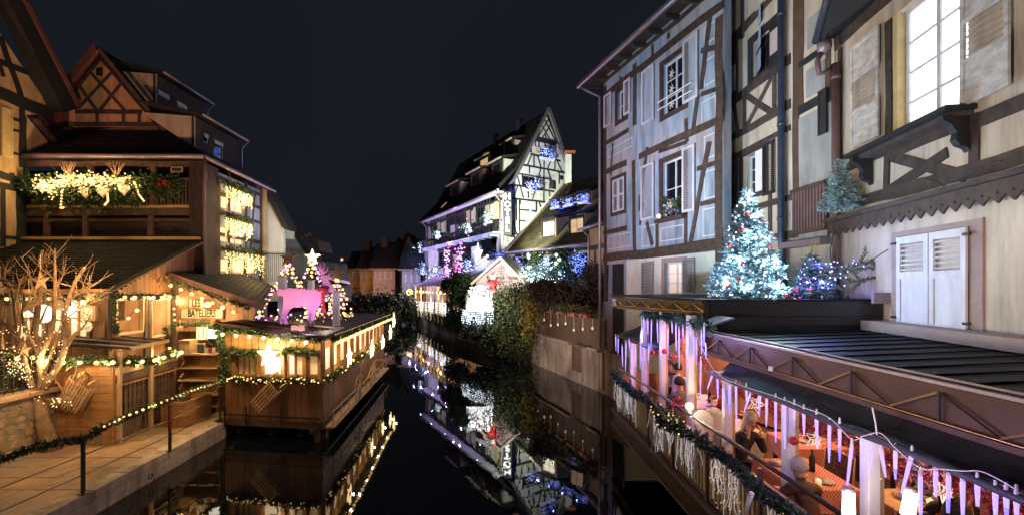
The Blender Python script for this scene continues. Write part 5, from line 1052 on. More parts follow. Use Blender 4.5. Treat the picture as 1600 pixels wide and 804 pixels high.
for q in ((345, 120, 440, 300), (388, 130, 300, 280), (325, 165, 405, 308), (400, 180, 335, 285), (362, 95, 300, 270), (372, 100, 452, 300), (360, 255, 375, 305),
          (310, 300, 312, 345), (357, 305, 358, 350), (405, 325, 405, 360), (285, 300, 282, 345), (438, 345, 448, 400), (255, 410, 222, 492), (272, 410, 272, 500), (300, 420, 330, 515), (352, 460, 350, 780), (410, 440, 380, 522), (437, 445, 436, 530), (450, 452, 492, 545),
          (237, 492, 237, 560), (325, 520, 262, 760), (380, 525, 408, 610), (140, 568, 190, 750), (182, 565, 182, 660), (145, 655, 118, 742), (228, 690, 228, 752), (400, 602, 395, 680), (470, 555, 470, 640), (390, 700, 400, 760), (130, 750, 130, 800), (165, 755, 165, 800), (290, 782, 290, 830)):
    f.D(*z3(*q[:2]), *z3(*q[2:]), .14)
for q in ((85, 160, 85, 325), (108, 165, 108, 430), (115, 240, 185, 245), (205, 247, 245, 255), (242, 180, 240, 280), (262, 180, 282, 232), (110, 325, 155, 330), (170, 332, 205, 336), (60, 325, 86, 430), (20, 428, 130, 434), (90, 430, 88, 480), (62, 80, 38, 30)):
    f.D(*z4(*q[:2]), *z4(*q[2:]), .16)
for r in ((285, 318, 348, 405), (404, 432, 368, 412)): f.shutter(HG.rect(*zr(z3, *r)), 'shutter_yellow', .08, 0, 1)
# rim of roof along the gable
def rim(pts, w, m_='tile_dark'):
    for a, b in zip(pts[:-1], pts[1:]): MB().bar(HG.pt(*HG.uv(*a), .12), HG.pt(*HG.uv(*b), .12), w, .24, HG.n).build('roof_rim', m_, ht)
rim([(856, 170), (838, 208), (819, 248), (802, 281), (788, 298), (778, 306)], .30, 'cloth_grey'); rim([(856, 170), (871, 213), (886, 262), (917, 352)], .38, 'cloth_grey')
# long side
g = Facade(HD, ht, .4, TM); y2 = lambda x, y: (640 + .199 * x, 280 + .199 * y)
zg = HD.uv(781, 303)[1]; zbk = HD.uv(*y2(690, 425))[1]
wins = [(246, 272, 335, 425), (320, 352, 356, 462), (482, 505, 240, 350), (632, 672, 182, 320), (222, 278, 560, 700), (485, 537, 520, 640), (683, 745, 490, 625)]
pn = ['E_window_soft', 'glass_dark', 'glass_dark', 'glass_dark', 'glass_dark', 'glass_dark', 'E_window_soft']
rs = [HD.rect(*zr(y2, *w)) for w in wins]
for r in rs: g.hole(r)
g.wall([(0, 1), (HD.len, 1), (HD.len, zg + .3), (0, zg + .3)], 'plaster_white')
for r, p_ in zip(rs, pn): g.window(r, 2, 2, 'timber', p_, .1, fw=.12)
for r in ((224, 245, 335, 425), (273, 292, 325, 415), (452, 480, 245, 360), (507, 524, 220, 340), (601, 630, 200, 340), (673, 700, 172, 318)): g.shutter(HD.rect(*zr(y2, *r)), 'shutter_yellow', .12, 0, 1)
g.H(665, 783, 760, 370 - 0, .5); zz1 = HD.uv(*y2(690, 330))[1]
for q in ((170, 345, 700, 165), (168, 470, 700, 330)):
    a = HD.uv(*y2(*q[2:]))[1]; g.beam(0, a, HD.len, a, .28)
for x in range(172, 700, 24):
    xx = y2(x, 0)[0]; a = HD.s_at(xx)
    if any(r[0] - .1 < a < r[1] + .1 for r in rs[:4]): zt = zz1
    else: zt = zg
    g.beam(a, zbk, a, zt, .2)
for k, x in enumerate(range(180, 690, 36)):
    a = HD.s_at(y2(x, 0)[0]); b = HD.s_at(y2(x + 26, 0)[0]); g.beam(a, zbk, b, zz1, .15); g.beam(b, zbk, a, zz1, .15)
for k in range(14): a = HD.len * (k + .5) / 14; MB().bar(HD.pt(a, zbk - .25, -.1), HD.pt(a, zbk - .25, 1.0), .22, .22).build('joist', 'frame_white', ht)
MB().bar(HD.pt(0, zbk - .05, .5), HD.pt(HD.len, zbk - .05, .5), 1.0, .14).build('balcony_slab', 'frame_white', ht)
MB().bar(HD.pt(-.5, zg + .05, .75), HD.pt(HD.len + .6, zg + .05, .75), .34, .2, HD.n).build('eave_board', 'white_paint', ht); MB().tube([HD.pt(-.6, zg - .05, 1.0), HD.pt(HD.len + .7, zg - .05, 1.0)], .14, 8).build('gutter', 'zinc', ht, smooth=True)
MB().prism([HD.pt(-.5, zg - .02, 0), HD.pt(HD.len + .5, zg - .02, 0), HD.pt(HD.len + .5, zg - .02, .9), HD.pt(-.5, zg - .02, .9)], (0, 0, .06)).build('soffit', 'white_paint', ht)
MB().tube([HD.pt(.1, zg, .9), HD.pt(.1, zg - .8, .2), HD.pt(.1, 1, .2)], .1, 6).build('drainpipe', 'pipe_brown', ht); MB().tube([HD.pt(HD.len - .1, zg, .9), HD.pt(HD.len - .1, zg - .8, .2), HD.pt(HD.len - .1, 1, .2)], .1, 6).build('drainpipe', 'zinc', ht)
# roof
ap = HG.pt(*apx, -.1); e0 = HD.pt(.15, zg + .1, 1.0); L = HD.d * (HD.len + .6); r0 = V((ap.x, ap.y, ap.z + .25)); r1 = r0 + L
mid0 = e0.lerp(r0, .42) - V((0, 0, 1.0)); mid1 = mid0 + L
tiled_roof(ht, [e0, e0 + L, mid1, mid0], 'tile_dark', .3, .5, .45); tiled_roof(ht, [mid0, mid1, r1, r0], 'tile_dark', .3, .5, .45)
bR = HG.pt(*HG.uv(917, 352), -.1); MB().prism([r0, r1, bR + L, bR], (0, 0, -.3)).build('roof', 'tile_dark', ht)
MB().prism([HD.pt(HD.len, 1, 0), HD.pt(HD.len, zg, 0), V((r1.x, r1.y, r1.z)) - HD.d * .7, V((bR.x, bR.y, 1)) + L - HD.d * .7], HD.d * -.3).build('far_gable_wall', 'plaster_white', ht)
def roof_dormer(u, t, w, h, cheek, win='glass_dark', lit=None):
    """shed dormer on the canal slope: u metres along the eave, t fraction up the slope"""
    base = (e0.lerp(mid0, t / .42) if t < .42 else mid0.lerp(r0, (t - .42) / .58)) + HD.d * (u + .1)
    P = Plane((base.x, base.y), (base.x + HD.d.x, base.y + HD.d.y)); n = HD.n; back = -n * (h * .95)
    P.n = HD.n; a = base; b = base + HD.d * w; up = V((0, 0, h))
    MB().prism([a, b, b + up, a + up], back * .1).build('dormer_wall', 'timber_red', ht)
    for s_, q in ((0, a), (1, b)): MB().prism([q, q + up, q + up + back * 1.6 + V((0, 0, .1)), q + back * 1.1 + up * .9], HD.d * (.1 if s_ == 0 else -.1)).build('dormer_cheek', cheek, ht)
    MB().prism([a + up - HD.d * .3 + n * .4, b + up + HD.d * .3 + n * .4, b + up + HD.d * .3 + back * 2 + V((0, 0, .9)), a + up - HD.d * .3 + back * 2 + V((0, 0, .9))], (0, 0, .18)).build('dormer_roof', 'tile_dark', ht)
    MB().bar(a + up - HD.d * .3 + n * .45, b + up + HD.d * .3 + n * .45, .14, .14).build('dormer_eave', 'fabric_cream', ht)
    m = max(1, int(w / 1.8))
    for k in range(m):
        x0 = a + HD.d * (w * (k + .22) / m); x1 = a + HD.d * (w * (k + .78) / m)
        MB().prism([x0 + up * .25 + n * .03, x1 + up * .25 + n * .03, x1 + up * .85 + n * .03, x0 + up * .85 + n * .03], n * .04).build('window', lit if (lit and k == 0) else 'glass_dark', ht)
for u, t, w, h, c_, lit in ((1.6, .33, 2.6, 1.7, 'plaster_white', None), (6.4, .31, 3.2, 1.9, 'tile_pink', None), (12.4, .29, 3.4, 1.8, 'plaster_pink', None), (2.6, .62, 2.2, 1.5, 'plaster_pink', None), (7.8, .60, 3.4, 1.5, 'tile_pink', 'E_window_warm')): roof_dormer(u, t, w, h, c_, lit=lit)
s_ = thing('roof_light', HD.pt(14.5, 15.5), 'small lit skylight on the hotel roof', 'skylight'); b_ = e0.lerp(mid0, .35) + HD.d * 16.5; MB().bar(b_, b_ + (mid0 - e0).normalized() * 1.0, .35, .12, HD.n).build('frame', 'E_window_warm', s_)
for k, (u, zt) in enumerate(((5.6, 1.4), (11.5, 1.2))):
    b = r0 + HD.d * u; MB().box(b + V((0, 0, .1)), (.6, .6, 1.5)).build('chimney', 'plaster_pink', ht); MB().box(b + V((0, 0, .85)), (.8, .8, .14)).build('chimney_cap', 'sandstone', ht)
ch = thing('tall_chimney', at(889, 285, 48), 'tall pale square chimney standing right of the hotel gable', 'chimney')
MB().prism([at(884, 300, 46.5), at(893, 300, 46.5), at(893, 241, 46.5), at(884, 241, 46.5)], (0, .9, 0)).build('stack', 'plaster_white', ch); MB().prism([at(893.05, 300, 46.5), at(897, 298, 47.2), at(897, 241, 47.2), at(893.05, 241, 46.5)], (.05, .8, 0)).build('shaded_side', 'plaster_cream', ch); MB().box(at(890, 239, 47), (1.1, 1.1, .18)).build('cap', 'terracotta', ch)  # right face in darker plaster, its shade put into the colour
# sign
sn = thing('hotel_sign', at(793, 365, 42.6), 'upright sign with glowing letters HOTEL on the corner of the half-timbered hotel', 'sign')
SP = camplane(42.6); a0, a1, z0, z1 = SP.rect(787, 799, 299, 366)
MB().prism([SP.pt(a0, z0), SP.pt(a1, z0 - .12), SP.pt(a1 + .04, z0 + 1.4), SP.pt(a1, z1), SP.pt(a0, z1), SP.pt(a0 - .05, (z0 + z1) / 2)], -SP.n * .35).build('board', 'timber_black', sn)
for k, ch_ in enumerate('HOTEL'):
    put_text(ch_, .80, SP, (a0 + a1) / 2, z1 - .52 - k * .76, .06, sn, 'E_letter', .03, name='letter', bold=.02)
for dz in (.5, 3.2): MB().bar(SP.pt(a0 + .1, z0 + dz, -.3), HG.pt(.1, z0 + dz, 0), .06, .06).build('bracket', 'black_metal', sn)
for k in range(3): lamp('sign_glow', 'POINT', SP.pt((a0 + a1) / 2, z0 + .6 + k * 1.3, .9), 1.5, (1, .93, .8), .03)
# window light bunches
def bunch(P, x, y, r, label, m_, leafm=None, n=70, off=.45, power=0, color=(.2, .3, 1), flat=.6, group='lit window boxes', br=.05, two=None):
    c = P.px(x, y, off); t = thing('lit_window_box', c - V((0, 0, r * .5)), label, 'window box', group)
    MB().bar(c - P.d * r - V((0, 0, r * .5)), c + P.d * r - V((0, 0, r * .5)), .16, .2).build('trough', 'white_paint', t)
    nn = n * 4; q_ = RNG.normal(0, 1, (nn, 3)) * np.array([r * .5, r * .3, r * flat * .5]) + np.array(c); v, q = leaf_cloud(q_, RNG.normal(0, 1, q_.shape), r * .28, r * .05, 1); cloud_obj('greens', v, q, leafm or 'leaf_dark', t, kind='stuff')
    for mm, kk in ((m_, n), (two, n // 2)):
        if not mm: continue
        mb = MB()
        for _ in range(kk): mb.ball(c + P.d * random.gauss(0, r * .5) + P.n * random.uniform(0, r * .3) + V((0, 0, random.gauss(0, r * flat * .5))), br * random.uniform(.6, 1.3), 5, 3)
        mb.build('bulbs', mm, t, kind='stuff')
    if power: lamp('box_glow', 'POINT', c + P.n * (r * .6 + .3), power, color, .1)
    return t
for (P, x, y, r, lb, m_, pw_, col, two) in (
    (HG, 851, 243, .95, 'blue-lit window box high in the hotel gable', 'E_blue', 60, (.1, .15, 1), 'E_blue_s'), (HG, 828, 292, .95, 'blue-lit window box in the middle of the hotel gable', 'E_blue', 60, (.1, .15, 1), 'E_blue_s'),
    (HD, 690, 366, .9, 'white-lit window box at the far left upper window of the hotel', 'E_white', 60, COOL, None), (HD, 738, 356, 1.0, 'white-lit window box at the middle upper window of the hotel', 'E_white', 60, COOL, None), (HD, 768, 342, .9, 'white-lit window box at the upper window beside the upright sign', 'E_white', 60, COOL, None),
    (HD, 667, 420, 1.3, 'blue-lit box at the far left ground window of the hotel', 'E_blue_s', 90, (.2, .3, 1), 'E_white_s'), (HD, 686, 424, 1.3, 'second blue-lit box from the left at the ground windows of the hotel', 'E_blue_s', 150, (.25, .35, 1), 'E_white'), (HD, 706, 424, 1.0, 'white-blue lit box left of the magenta vine', 'E_blue_s', 120, (.3, .4, 1), 'E_white'),
    (HD, 738, 414, 1.1, 'blue-lit box right of the magenta vine', 'E_blue_s', 120, (.2, .3, 1), 'E_white_s'), (HD, 786, 402, .9, 'blue-lit box by the corner above the small gabled hut', 'E_blue', 90, (.15, .2, 1), None)):
    bunch(P, x, y, r, lb, m_, n=60, power=pw_, color=col, two=two)
star_light(HD, *HD.uv(759, 398), 1.2, .9, 'white wire star on the hotel wall above the small hut', 40, 5, None, 'E_white_s', .05)
vn = thing('magenta_vine', HD.px(715, 430, .3), 'climbing vine with magenta and pink lights round the hotel entrance', 'vine')
for mm, pw_ in (('E_purple', 60), ('E_magenta', 60)):
    mb = MB()
    for _ in range(60):
        x = random.choice((704, 707, 725, 728)) + random.gauss(0, 2.5); mb.ball(HD.px(x, random.uniform(378, 432), .6), random.uniform(.05, .13), 6, 4)
    mb.build('bulbs', mm, vn, kind='stuff')
c_ = np.array([tuple(HD.px(random.choice((703, 707, 725, 729)) + random.gauss(0, 2.5), random.uniform(370, 436), .4)) for _ in range(2600)]); v, q = leaf_cloud(c_, RNG.normal(0, 1, c_.shape), .35, .09, 1); cloud_obj('leaves', v, q, 'leaf_dark', vn, kind='stuff')
MB().tube([HD.px(704, 440, .4), HD.px(705, 375, .4)], .08, 6).build('stem', 'bark', vn)
for x, y, e, c in ((713, 425, 150, (1, .1, .7)), (727, 424, 120, (1, .12, .6)), (714, 380, 60, (.8, .3, 1)), (700, 405, 60, (.5, .4, 1)), (760, 395, 80, (.4, .5, 1)), (725, 330, 60, (.7, .3, 1))): lamp('vine_glow', 'POINT', HD.px(x, y, 1.3), e, c, .15)
for k in range(5): lamp('eave_glow', 'POINT', HD.pt(2 + k * 4.6, zbk - .7, 1.6), 70, (.32, .30, 1), .15)
for k in range(6): lamp('facade_glow', 'POINT', HD.pt(1 + k * 4.2, 6.6, 1.9), 130, (.62, .66, 1) if k != 3 else (1, .2, .7), .03)  # lights added to brighten the lower hotel wall, without fittings
for k in range(5): lamp('eave_glow', 'POINT', HD.pt(2 + k * 4.6, zg - .9, 1.7), 26, (.40, .34, 1), .15)
# small neighbour left of the hotel with blue lights
nh = thing('narrow_house', at(663, 430, 66), 'narrow dim house with a blue lit eave squeezed beside the hotel', 'house'); NP = Plane((-12.1, 64.5), (-13.6, 68.5)); fn = Facade(NP, nh, .3, 'timber')
fn.wall([(0, 1), (NP.len, 1), (NP.len, 11.2), (0, 11.2)], 'plaster_blue'); tiled_roof(nh, [NP.pt(-.3, 11.2, .6), NP.pt(NP.len, 11.2, .6), NP.pt(NP.len, 14, -3), NP.pt(-.3, 14, -3)], 'tile_dark', .2, tiles=False); bunch(NP, 663, 388, 1.3, 'white-blue lights on the narrow house beside the hotel', 'E_blue_s', n=60, power=100, color=(.3, .5, 1), two='E_white')
for z in (4, 7): fn.beam(0, z, NP.len, z, .3)

# ================================================================== LOW TILED HOUSE (right of hotel)
LPp = Plane((.26, 37), (5.6, 29.4)); lr = thing('tiled_roof_house', LPp.pt(3, 1), 'low house with a huge mossy tiled roof and two rows of lit dormers ', 'house'); fl_ = Facade(LPp, lr, .3, 'timber')
oh = [LPp.rect(*zr(z4, *r)) for r in ((85, 215, 600, 760), (300, 430, 600, 745), (560, 640, 570, 700))]
for r in oh: fl_.hole(r)
fl_.wall([(0, 1), (LPp.len, 1), (LPp.len, 7.25), (0, 7.25)], 'plaster_cream')
for r in oh: fl_.window(r, 3, 2, 'frame_white', 'glass_dark', .1)
for x in (70, 225, 290, 440, 550, 650, 690): fl_.Vt(*[z4(x, 0)[0], 400, 446], .28, m_='timber')
fl_.beam(0, 7.1, LPp.len, 7.1, .35)
B_ = -LPp.n; E0 = LPp.pt(-.5, 7.3, .7); E1 = LPp.pt(LPp.len + 1.2, 7.3, .7); R0 = LPp.pt(.2, 13.6, 0) + B_ * 5.2; R1 = LPp.pt(LPp.len + 1.2, 13.6, 0) + B_ * 5.2
tiled_roof(lr, [E0, E1, R1, R0], 'tile_green', .25, .22, .27, max_cols=60, max_rows=34)
MB().bar(E0, R0, .3, .3, LPp.n).build('barge_board', 'fabric_cream', lr); MB().tube([E0 + LPp.n * .12, E1 + LPp.n * .12], .12, 8).build('gutter', 'zinc', lr, smooth=True)
MB().prism([R0, R1, R1 + B_ * 5 - V((0, 0, 6)), R0 + B_ * 5 - V((0, 0, 6))], (0, 0, -.2)).build('roof', 'tile_dark', lr)
rdir = (R0 - E0).normalized()
def lr_dormer(r, face_off, h_extra, lit, label_):
    # plane of the dormer face set back over the roof
    P = Plane((LPp.p.x + B_.x * face_off, LPp.p.y + B_.y * face_off), (LPp.p.x + B_.x * face_off + LPp.d.x * LPp.len, LPp.p.y + B_.y * face_off + LPp.d.y * LPp.len)); a0, a1, z0, z1 = P.rect(*zr(z4, *r)); f = Facade(P, lr, .12, 'timber_red'); q = .16
    f.hole((a0, a1, z0, z1)); f.wall([(a0 - q, z0 - q), (a1 + q, z0 - q), (a1 + q, z1 + q), (a0 - q, z1 + q)], 'timber_red', name='dormer_wall'); f.window((a0, a1, z0, z1), 2, 2, 'frame_white', lit, .06, fw=.07)
    for a in (a0 - q, a1 + q): MB().prism([P.pt(a, z0 - q, 0), P.pt(a, z1 + q, 0), P.pt(a, z1 + q + .3, -(z1 - z0 + .5)), P.pt(a, z0 + .3, -.5)], P.d * .06).build('dormer_cheek', 'plaster_cream', lr)
    MB().prism([P.pt(a0 - q - .25, z1 + q, .3), P.pt(a1 + q + .25, z1 + q, .3), P.pt(a1 + q + .25, z1 + q + .85, -2.3), P.pt(a0 - q - .25, z1 + q + .85, -2.3)], (0, 0, .1)).build('dormer_roof', 'tile_dark', lr)
    return P
for r, o_, lit in (((292, 380, 325, 450), .05, 'E_room'), ((503, 608, 295, 430), .05, 'E_window_warm'), ((388, 438, 168, 230), 2.0, 'glass_dark'), ((488, 548, 148, 215), 2.0, 'glass_dark'), ((606, 658, 112, 172), 2.0, 'E_window_soft')): PD = lr_dormer(r, o_, 0, lit, '')
for x, y, lb in ((873, 320, 'left blue light bunch in the upper dormer row'), (893, 317, 'middle blue light bunch in the upper dormer row'), (917, 311, 'right blue light bunch in the upper dormer row')): bunch(PD, x, y, .55, lb, 'E_blue', n=46, off=.35, power=26, color=(.1, .15, 1), br=.035, two='E_blue_s')
st_ = string_lights([PD.px(870, 324, .4), PD.px(884, 326, .4), PD.px(905, 316, .4), PD.px(930, 318, .4)], 26, 'blue string lights swagged between the upper dormers', .045, 'E_blue')
P9 = Plane((LPp.p.x + B_.x * .9, LPp.p.y + B_.y * .9), (LPp.p.x + B_.x * .9 + LPp.d.x, LPp.p.y + B_.y * .9 + LPp.d.y))
bunch(P9, 857, 366, .45, 'silvery white decoration in the left lower dormer', 'E_white_s', 'fir_frost', 40, .25, 12, COOL, br=.03); bunch(P9, 902, 360, .45, 'silvery white decoration in the right lower dormer', 'E_white_s', 'fir_frost', 40, .25, 12, COOL, br=.03)
for x, y, r, m_, lb in ((818, 418, .85, 'E_blue', 'blue lights before the left ground window of the tiled-roof house'), (915, 413, .75, 'E_blue', 'blue lights before the right ground window of the tiled-roof house'), (862, 412, .7, 'E_white_s', 'white-blue lights before the middle window of the tiled-roof house')): bunch(LPp, x, y, r, lb, m_, n=110, off=.5, power=55, color=(.2, .3, 1) if m_ == 'E_blue' else COOL, flat=.9, br=.04, two='E_blue_s')
for x, lb in ((843, 'left column of greenery with white globes on the tiled-roof house'), (886, 'right column of greenery with white globes on the tiled-roof house')):
    t = thing('green_column', LPp.px(x, 436, .5), lb, 'greenery'); c_ = np.array([tuple(LPp.px(x + random.gauss(0, 4), random.uniform(392, 436), .5 + random.gauss(0, .15))) for _ in range(1500)]); v, q = leaf_cloud(c_, RNG.normal(0, 1, c_.shape), .26, .06, 1); cloud_obj('leaves', v, q, 'leaf', t, kind='stuff')
    for _ in range(6): piece('globe', unit_ball('globe', 'E_white_s', 1, 8, 6), t, LPp.px(x + random.uniform(-5, 5), random.uniform(396, 432), .85), scale=.13)
    lamp('globe_glow', 'POINT', LPp.px(x, 415, 1.3), 40, (.85, 1, .85), .1)
fh = thing('frosted_shrubs', LPp.px(870, 440, 2.0), 'heap of white-lit shrubs on the terrace before the tiled-roof house', 'shrubs'); c_ = np.array([tuple(LPp.px(random.triangular(832, 925, 868), 446 - abs(random.gauss(0, 9)) - 4, 2.0 + random.gauss(0, .3))) for _ in range(4200)]); v, q = leaf_cloud(c_, RNG.normal(0, 1, c_.shape), .26, .05, 1); cloud_obj('needles', v, q, 'fir_frost', fh, kind='stuff')
mb = MB()
for _ in range(190): mb.ball(LPp.px(random.triangular(832, 925, 866), 444 - abs(random.gauss(0, 8)) - 3, 2.4 + random.gauss(0, .2)), random.uniform(.025, .055), 5, 3)
mb.build('bulbs', 'E_white', fh, kind='stuff')
for x in (845, 868, 892): lamp('shrub_glow', 'POINT', LPp.px(x, 428, 2.9), 60, (.8, 1, .95), .1)
MB().bar(LPp.px(834, 447, 3.0), LPp.px(926, 438, 3.0), .12, .12).build('glowing_ledge', 'wood_pale', None, 'pale ledge in front of the white-lit shrubs', 'ledge')
lamp('roof_wash', 'SPOT', (-.8, 31.5, 7.6), 2600, (1, .96, .70), .1, (4.0, 36, 10), 80, .8)
# dark wing with gutter pipe between tiled house and blue house
dw = thing('corner_wing', (5.9, 27, 1), 'narrow orange-walled wing with dark roof squeezed before the blue house', 'house'); WPp = Plane((at(921, 0, 28).x, 28), (at(950, 0, 25.5).x, 25.5)); fd = Facade(WPp, dw, .3, 'timber')
fd.wall([(0, 1), (WPp.len, 1), (WPp.len, 8.1), (0, 8.1)], 'plaster_orange'); tiled_roof(dw, [WPp.pt(-.4, 8.1, .4), WPp.pt(WPp.len + .3, 8.1, .4), WPp.pt(WPp.len + .3, 11.4, -2), WPp.pt(.8, 11.4, -2)], 'tile_dark', .2, .25, .25); MB().tube([WPp.pt(-.5, 8.1, .5), WPp.pt(WPp.len + .3, 8.1, .5)], .1, 8).build('gutter', 'zinc', dw, smooth=True); MB().tube([WPp.pt(.1, 8.05, .5), WPp.pt(.25, 7.6, .15), WPp.pt(.25, 1, .15)], .07, 8).build('drainpipe', 'zinc', dw, smooth=True)
fd.H(920, 950, 935, 385, .3); fd.Vt(930, 385, 440, .2)
# ================================================================== GABLED HUT with lettering
hk = thing('gabled_hut', at(785, 445, 30), 'small gabled hut with dark lettering on its pink front beside the big bush', 'hut')
KP = Plane((at(744, 0, 31).x, 31), (at(818, 0, 30).x, 30)); s0, s1 = 0, KP.len; zb = KP.uv(780, 455)[1]; ze = KP.uv(780, 440)[1]; za = KP.uv(784, 406)[1]; am = KP.s_at(784)
MB().prism([KP.pt(0, 1), KP.pt(KP.len, 1), KP.pt(KP.len, ze), KP.pt(am, za), KP.pt(0, ze)], -KP.n * .15).build('front_wall', 'plaster_pink', hk)
for sd in ((-.25, -1), (KP.len + .2, 1)):
    MB().prism([KP.pt(sd[0], ze - .18, .3), KP.pt(am, za + .12, .3), KP.pt(am, za + .12, -3.2), KP.pt(sd[0], ze - .18, -3.2)], (0, 0, .07)).build('roof', 'wood_dark', hk); MB().bar(KP.pt(sd[0], ze - .16, .32), KP.pt(am, za + .14, .32), .16, .06, KP.n).build('barge_board', 'fabric_cream', hk)
put_text('Romantik Hotel', .40, KP, am + .02, KP.uv(784, 433)[1], .03, hk, 'timber_black', .008, squash=.86, bold=.006)
put_text('LE MARECHAL', .17, KP, am + .25, KP.uv(784, 439.5)[1], .03, hk, 'timber', .005, squash=1.0)
em = KP.pt(am, KP.uv(784, 421)[1], .03); MB().tube([em + KP.d * (.2 * math.cos(t * math.pi / 8)) + V((0, 0, .26 * math.sin(t * math.pi / 8))) for t in range(17)], .014, 5).build('crest_ring', 'timber_black', hk)
for q in ((0, .26, 0, -.26), (-.14, .1, .14, .1), (-.15, -.1, .15, -.1)): MB().tube([em + KP.d * q[0] + V((0, 0, q[1])), em + KP.d * q[2] + V((0, 0, q[3]))], .014, 5).build('crest_bar', 'timber_black', hk)
MB().tube([em + KP.d * -.5 + V((0, 0, -.32)), em + KP.d * .5 + V((0, 0, -.32))], .012, 5).build('crest_line', 'timber_black', hk)
sm = thing('reclining_snowman', KP.px(764, 408, .0) + V((0, .6, 0)), 'white snowman figure lying on the hut roof', 'snowman figure'); c = at(757, 404, 31.5)
for dx, dz, r in ((0, 0, .18), (-.28, -.13, .2), (.2, .2, .13), (-.55, -.3, .14)): MB().ball(c + V((dx, 0, dz)), r, 10, 7).build('snow_ball', 'white_paint', sm, smooth=True)
lamp('hut_spot', 'SPOT', at(783, 402, 26.0), 2300, (1, .90, .84), .08, at(785, 428, 30.4), 60, .7)
# white lit display below the hut
sd_ = thing('snow_display', at(752, 480, 29), 'blazing white snow-covered display heap below the hut', 'snow display'); mb = MB(); N = 12
DPL = camplane(29.2); gv = []
for i in range(N):
    for j in range(N): x = 728 + 44 * i / (N - 1); y = 486 - 42 * j / (N - 1) * (.45 + .55 * math.sin(math.pi * min(1, (i + 2) / N) * .8)); p = at(x, y, 28.2 + 1.9 * j / (N - 1) + random.uniform(-.15, .15)); gv.append(p)
mb.add(gv, [(i * N + j, (i + 1) * N + j, (i + 1) * N + j + 1, i * N + j + 1) for i in range(N - 1) for j in range(N - 1)]); mb.build('snow_cloth', 'white_paint', sd_, smooth=True)
mb = MB()
for _ in range(240): mb.ball(at(random.uniform(732, 770), random.uniform(447, 484), 28.3), random.uniform(.02, .05), 5, 3)
mb.build('bulbs', 'E_white', sd_, kind='stuff')
for x, y in ((738, 462), (752, 468), (764, 458)): lamp('display_glow', 'POINT', at(x, y, 27.3), 130, (1, .97, .9), .1)
def curtain_path(pts, h, n, m_, label, r=.04, group='white icicle light skirts'):
    t = thing('icicle_lights', pts[0], label, 'icicle lights', group); mb = MB(); P = densify(pts, .12); wire = MB()
    for p in P:
        L = h * random.uniform(.35, 1)
        for j in range(max(2, int(n * L / h))): mb.ball(p + V((random.uniform(-.05, .05), random.uniform(-.05, .05), -L * j / max(1, n * L / h))), r * random.uniform(.6, 1.2), 5, 3)
    mb.build('bulbs', m_, t, kind='stuff'); wire.tube(P, .02, 4).build('cable', 'wire', t); return t
curtain_path([at(722, 484, 31), at(738, 486, 29.5), at(770, 483, 28.4)], 1.25, 9, 'E_white', 'white icicle lights skirting the counter of the snow display')
ct = thing('display_counter', at(745, 500, 30), 'low counter wall under the snow display', 'counter'); MB().prism([at(722, 482, 31.3), at(738, 484, 29.8), at(771, 481, 28.6), at(771, 512, 28.6), at(738, 514, 29.8), at(722, 508, 31.3)], (0, .3, 0)).build('front', 'plaster_blue', ct)
curtain_path([at(650, 471, 56), at(676, 472, 48), at(702, 474, 41.2)], 1.7, 9, 'E_white', 'long skirt of white icicle lights on the quay rail below the bulb-lit canopy', .04)
for x, Y in ((655, 52), (672, 47), (690, 42)): lamp('skirt_glow', 'POINT', at(x, 478, Y), 120, (.9, .95, 1), .1)
# santa figure
sa = thing('santa_figure', at(770, 447, 28), 'small red-clad santa figure beside the snow display', 'santa figure'); c = at(770, 441, 28)
MB().ball(c, .27, 10, 8, sc=(1, .8, 1.2)).build('coat', 'red_cloth', sa, smooth=True); MB().ball(c + V((0, 0, .38)), .15, 10, 8).build('head', 'skin', sa, smooth=True); MB().ball(c + V((0, -.08, .3)), .15, 8, 6, sc=(1, .7, 1.1)).build('beard', 'white_paint', sa, smooth=True); MB().tube([c + V((0, 0, .46)), c + V((.03, 0, .62)), c + V((.14, 0, .70))], [.15, .08, .03], 10).build('hat', 'red_cloth', sa, smooth=True); MB().tube([c + V((-.16, 0, .47)), c + V((.16, 0, .47))], .05, 8).build('hat_trim', 'white_paint', sa)
for s_ in (-1, 1): MB().tube([c + V((.2 * s_, 0, .15)), c + V((.34 * s_, -.1, -.05)), c + V((.3 * s_, -.2, .1))], [.1, .08, .06], 8).build('arm', 'red_cloth', sa, smooth=True); MB().tube([c + V((.12 * s_, 0, -.25)), c + V((.14 * s_, -.15, -.6))], [.12, .09], 8).build('leg', 'red_cloth', sa, smooth=True)
# canopy with bulbs on the quay
cn = thing('quay_canopy', at(680, 450, 47), 'dark canopy over the quay terrace with a row of round warm bulbs', 'canopy')
q0, q1 = V((-12.6, 57.2, 4.6)), V((-5.3, 39.6, 4.6)); inn = V((3.2, 1.6, 1.5))
MB().prism([q0, q1, q1 + inn, q0 + inn], (0, 0, .1)).build('roof', 'cloth_grey', cn)
MB().prism([V((-12.2, 57.2, 1)) + inn * .9, V((-4.9, 39.6, 1)) + inn * .9, V((-4.9, 39.6, 4.4)) + inn * .9, V((-12.2, 57.2, 4.4)) + inn * .9], (.2, 0, 0)).build('back_wall', 'room_wall', cn)
for k in range(12): p = q0.lerp(q1, k / 11); MB().bar(V((p.x, p.y, 1)), V((p.x, p.y, 4.6)), .16, .16, (0, 1, 0)).build('post', 'wood_pale', cn)
for k in range(8): p = q0.lerp(q1, k / 7) - V((0, 0, 3.0)); q = q0.lerp(q1, (k + .9) / 7.9) - V((0, 0, 3.0)); MB().bar(p, q, .08, .08).build('rail', 'wood_dark', cn)
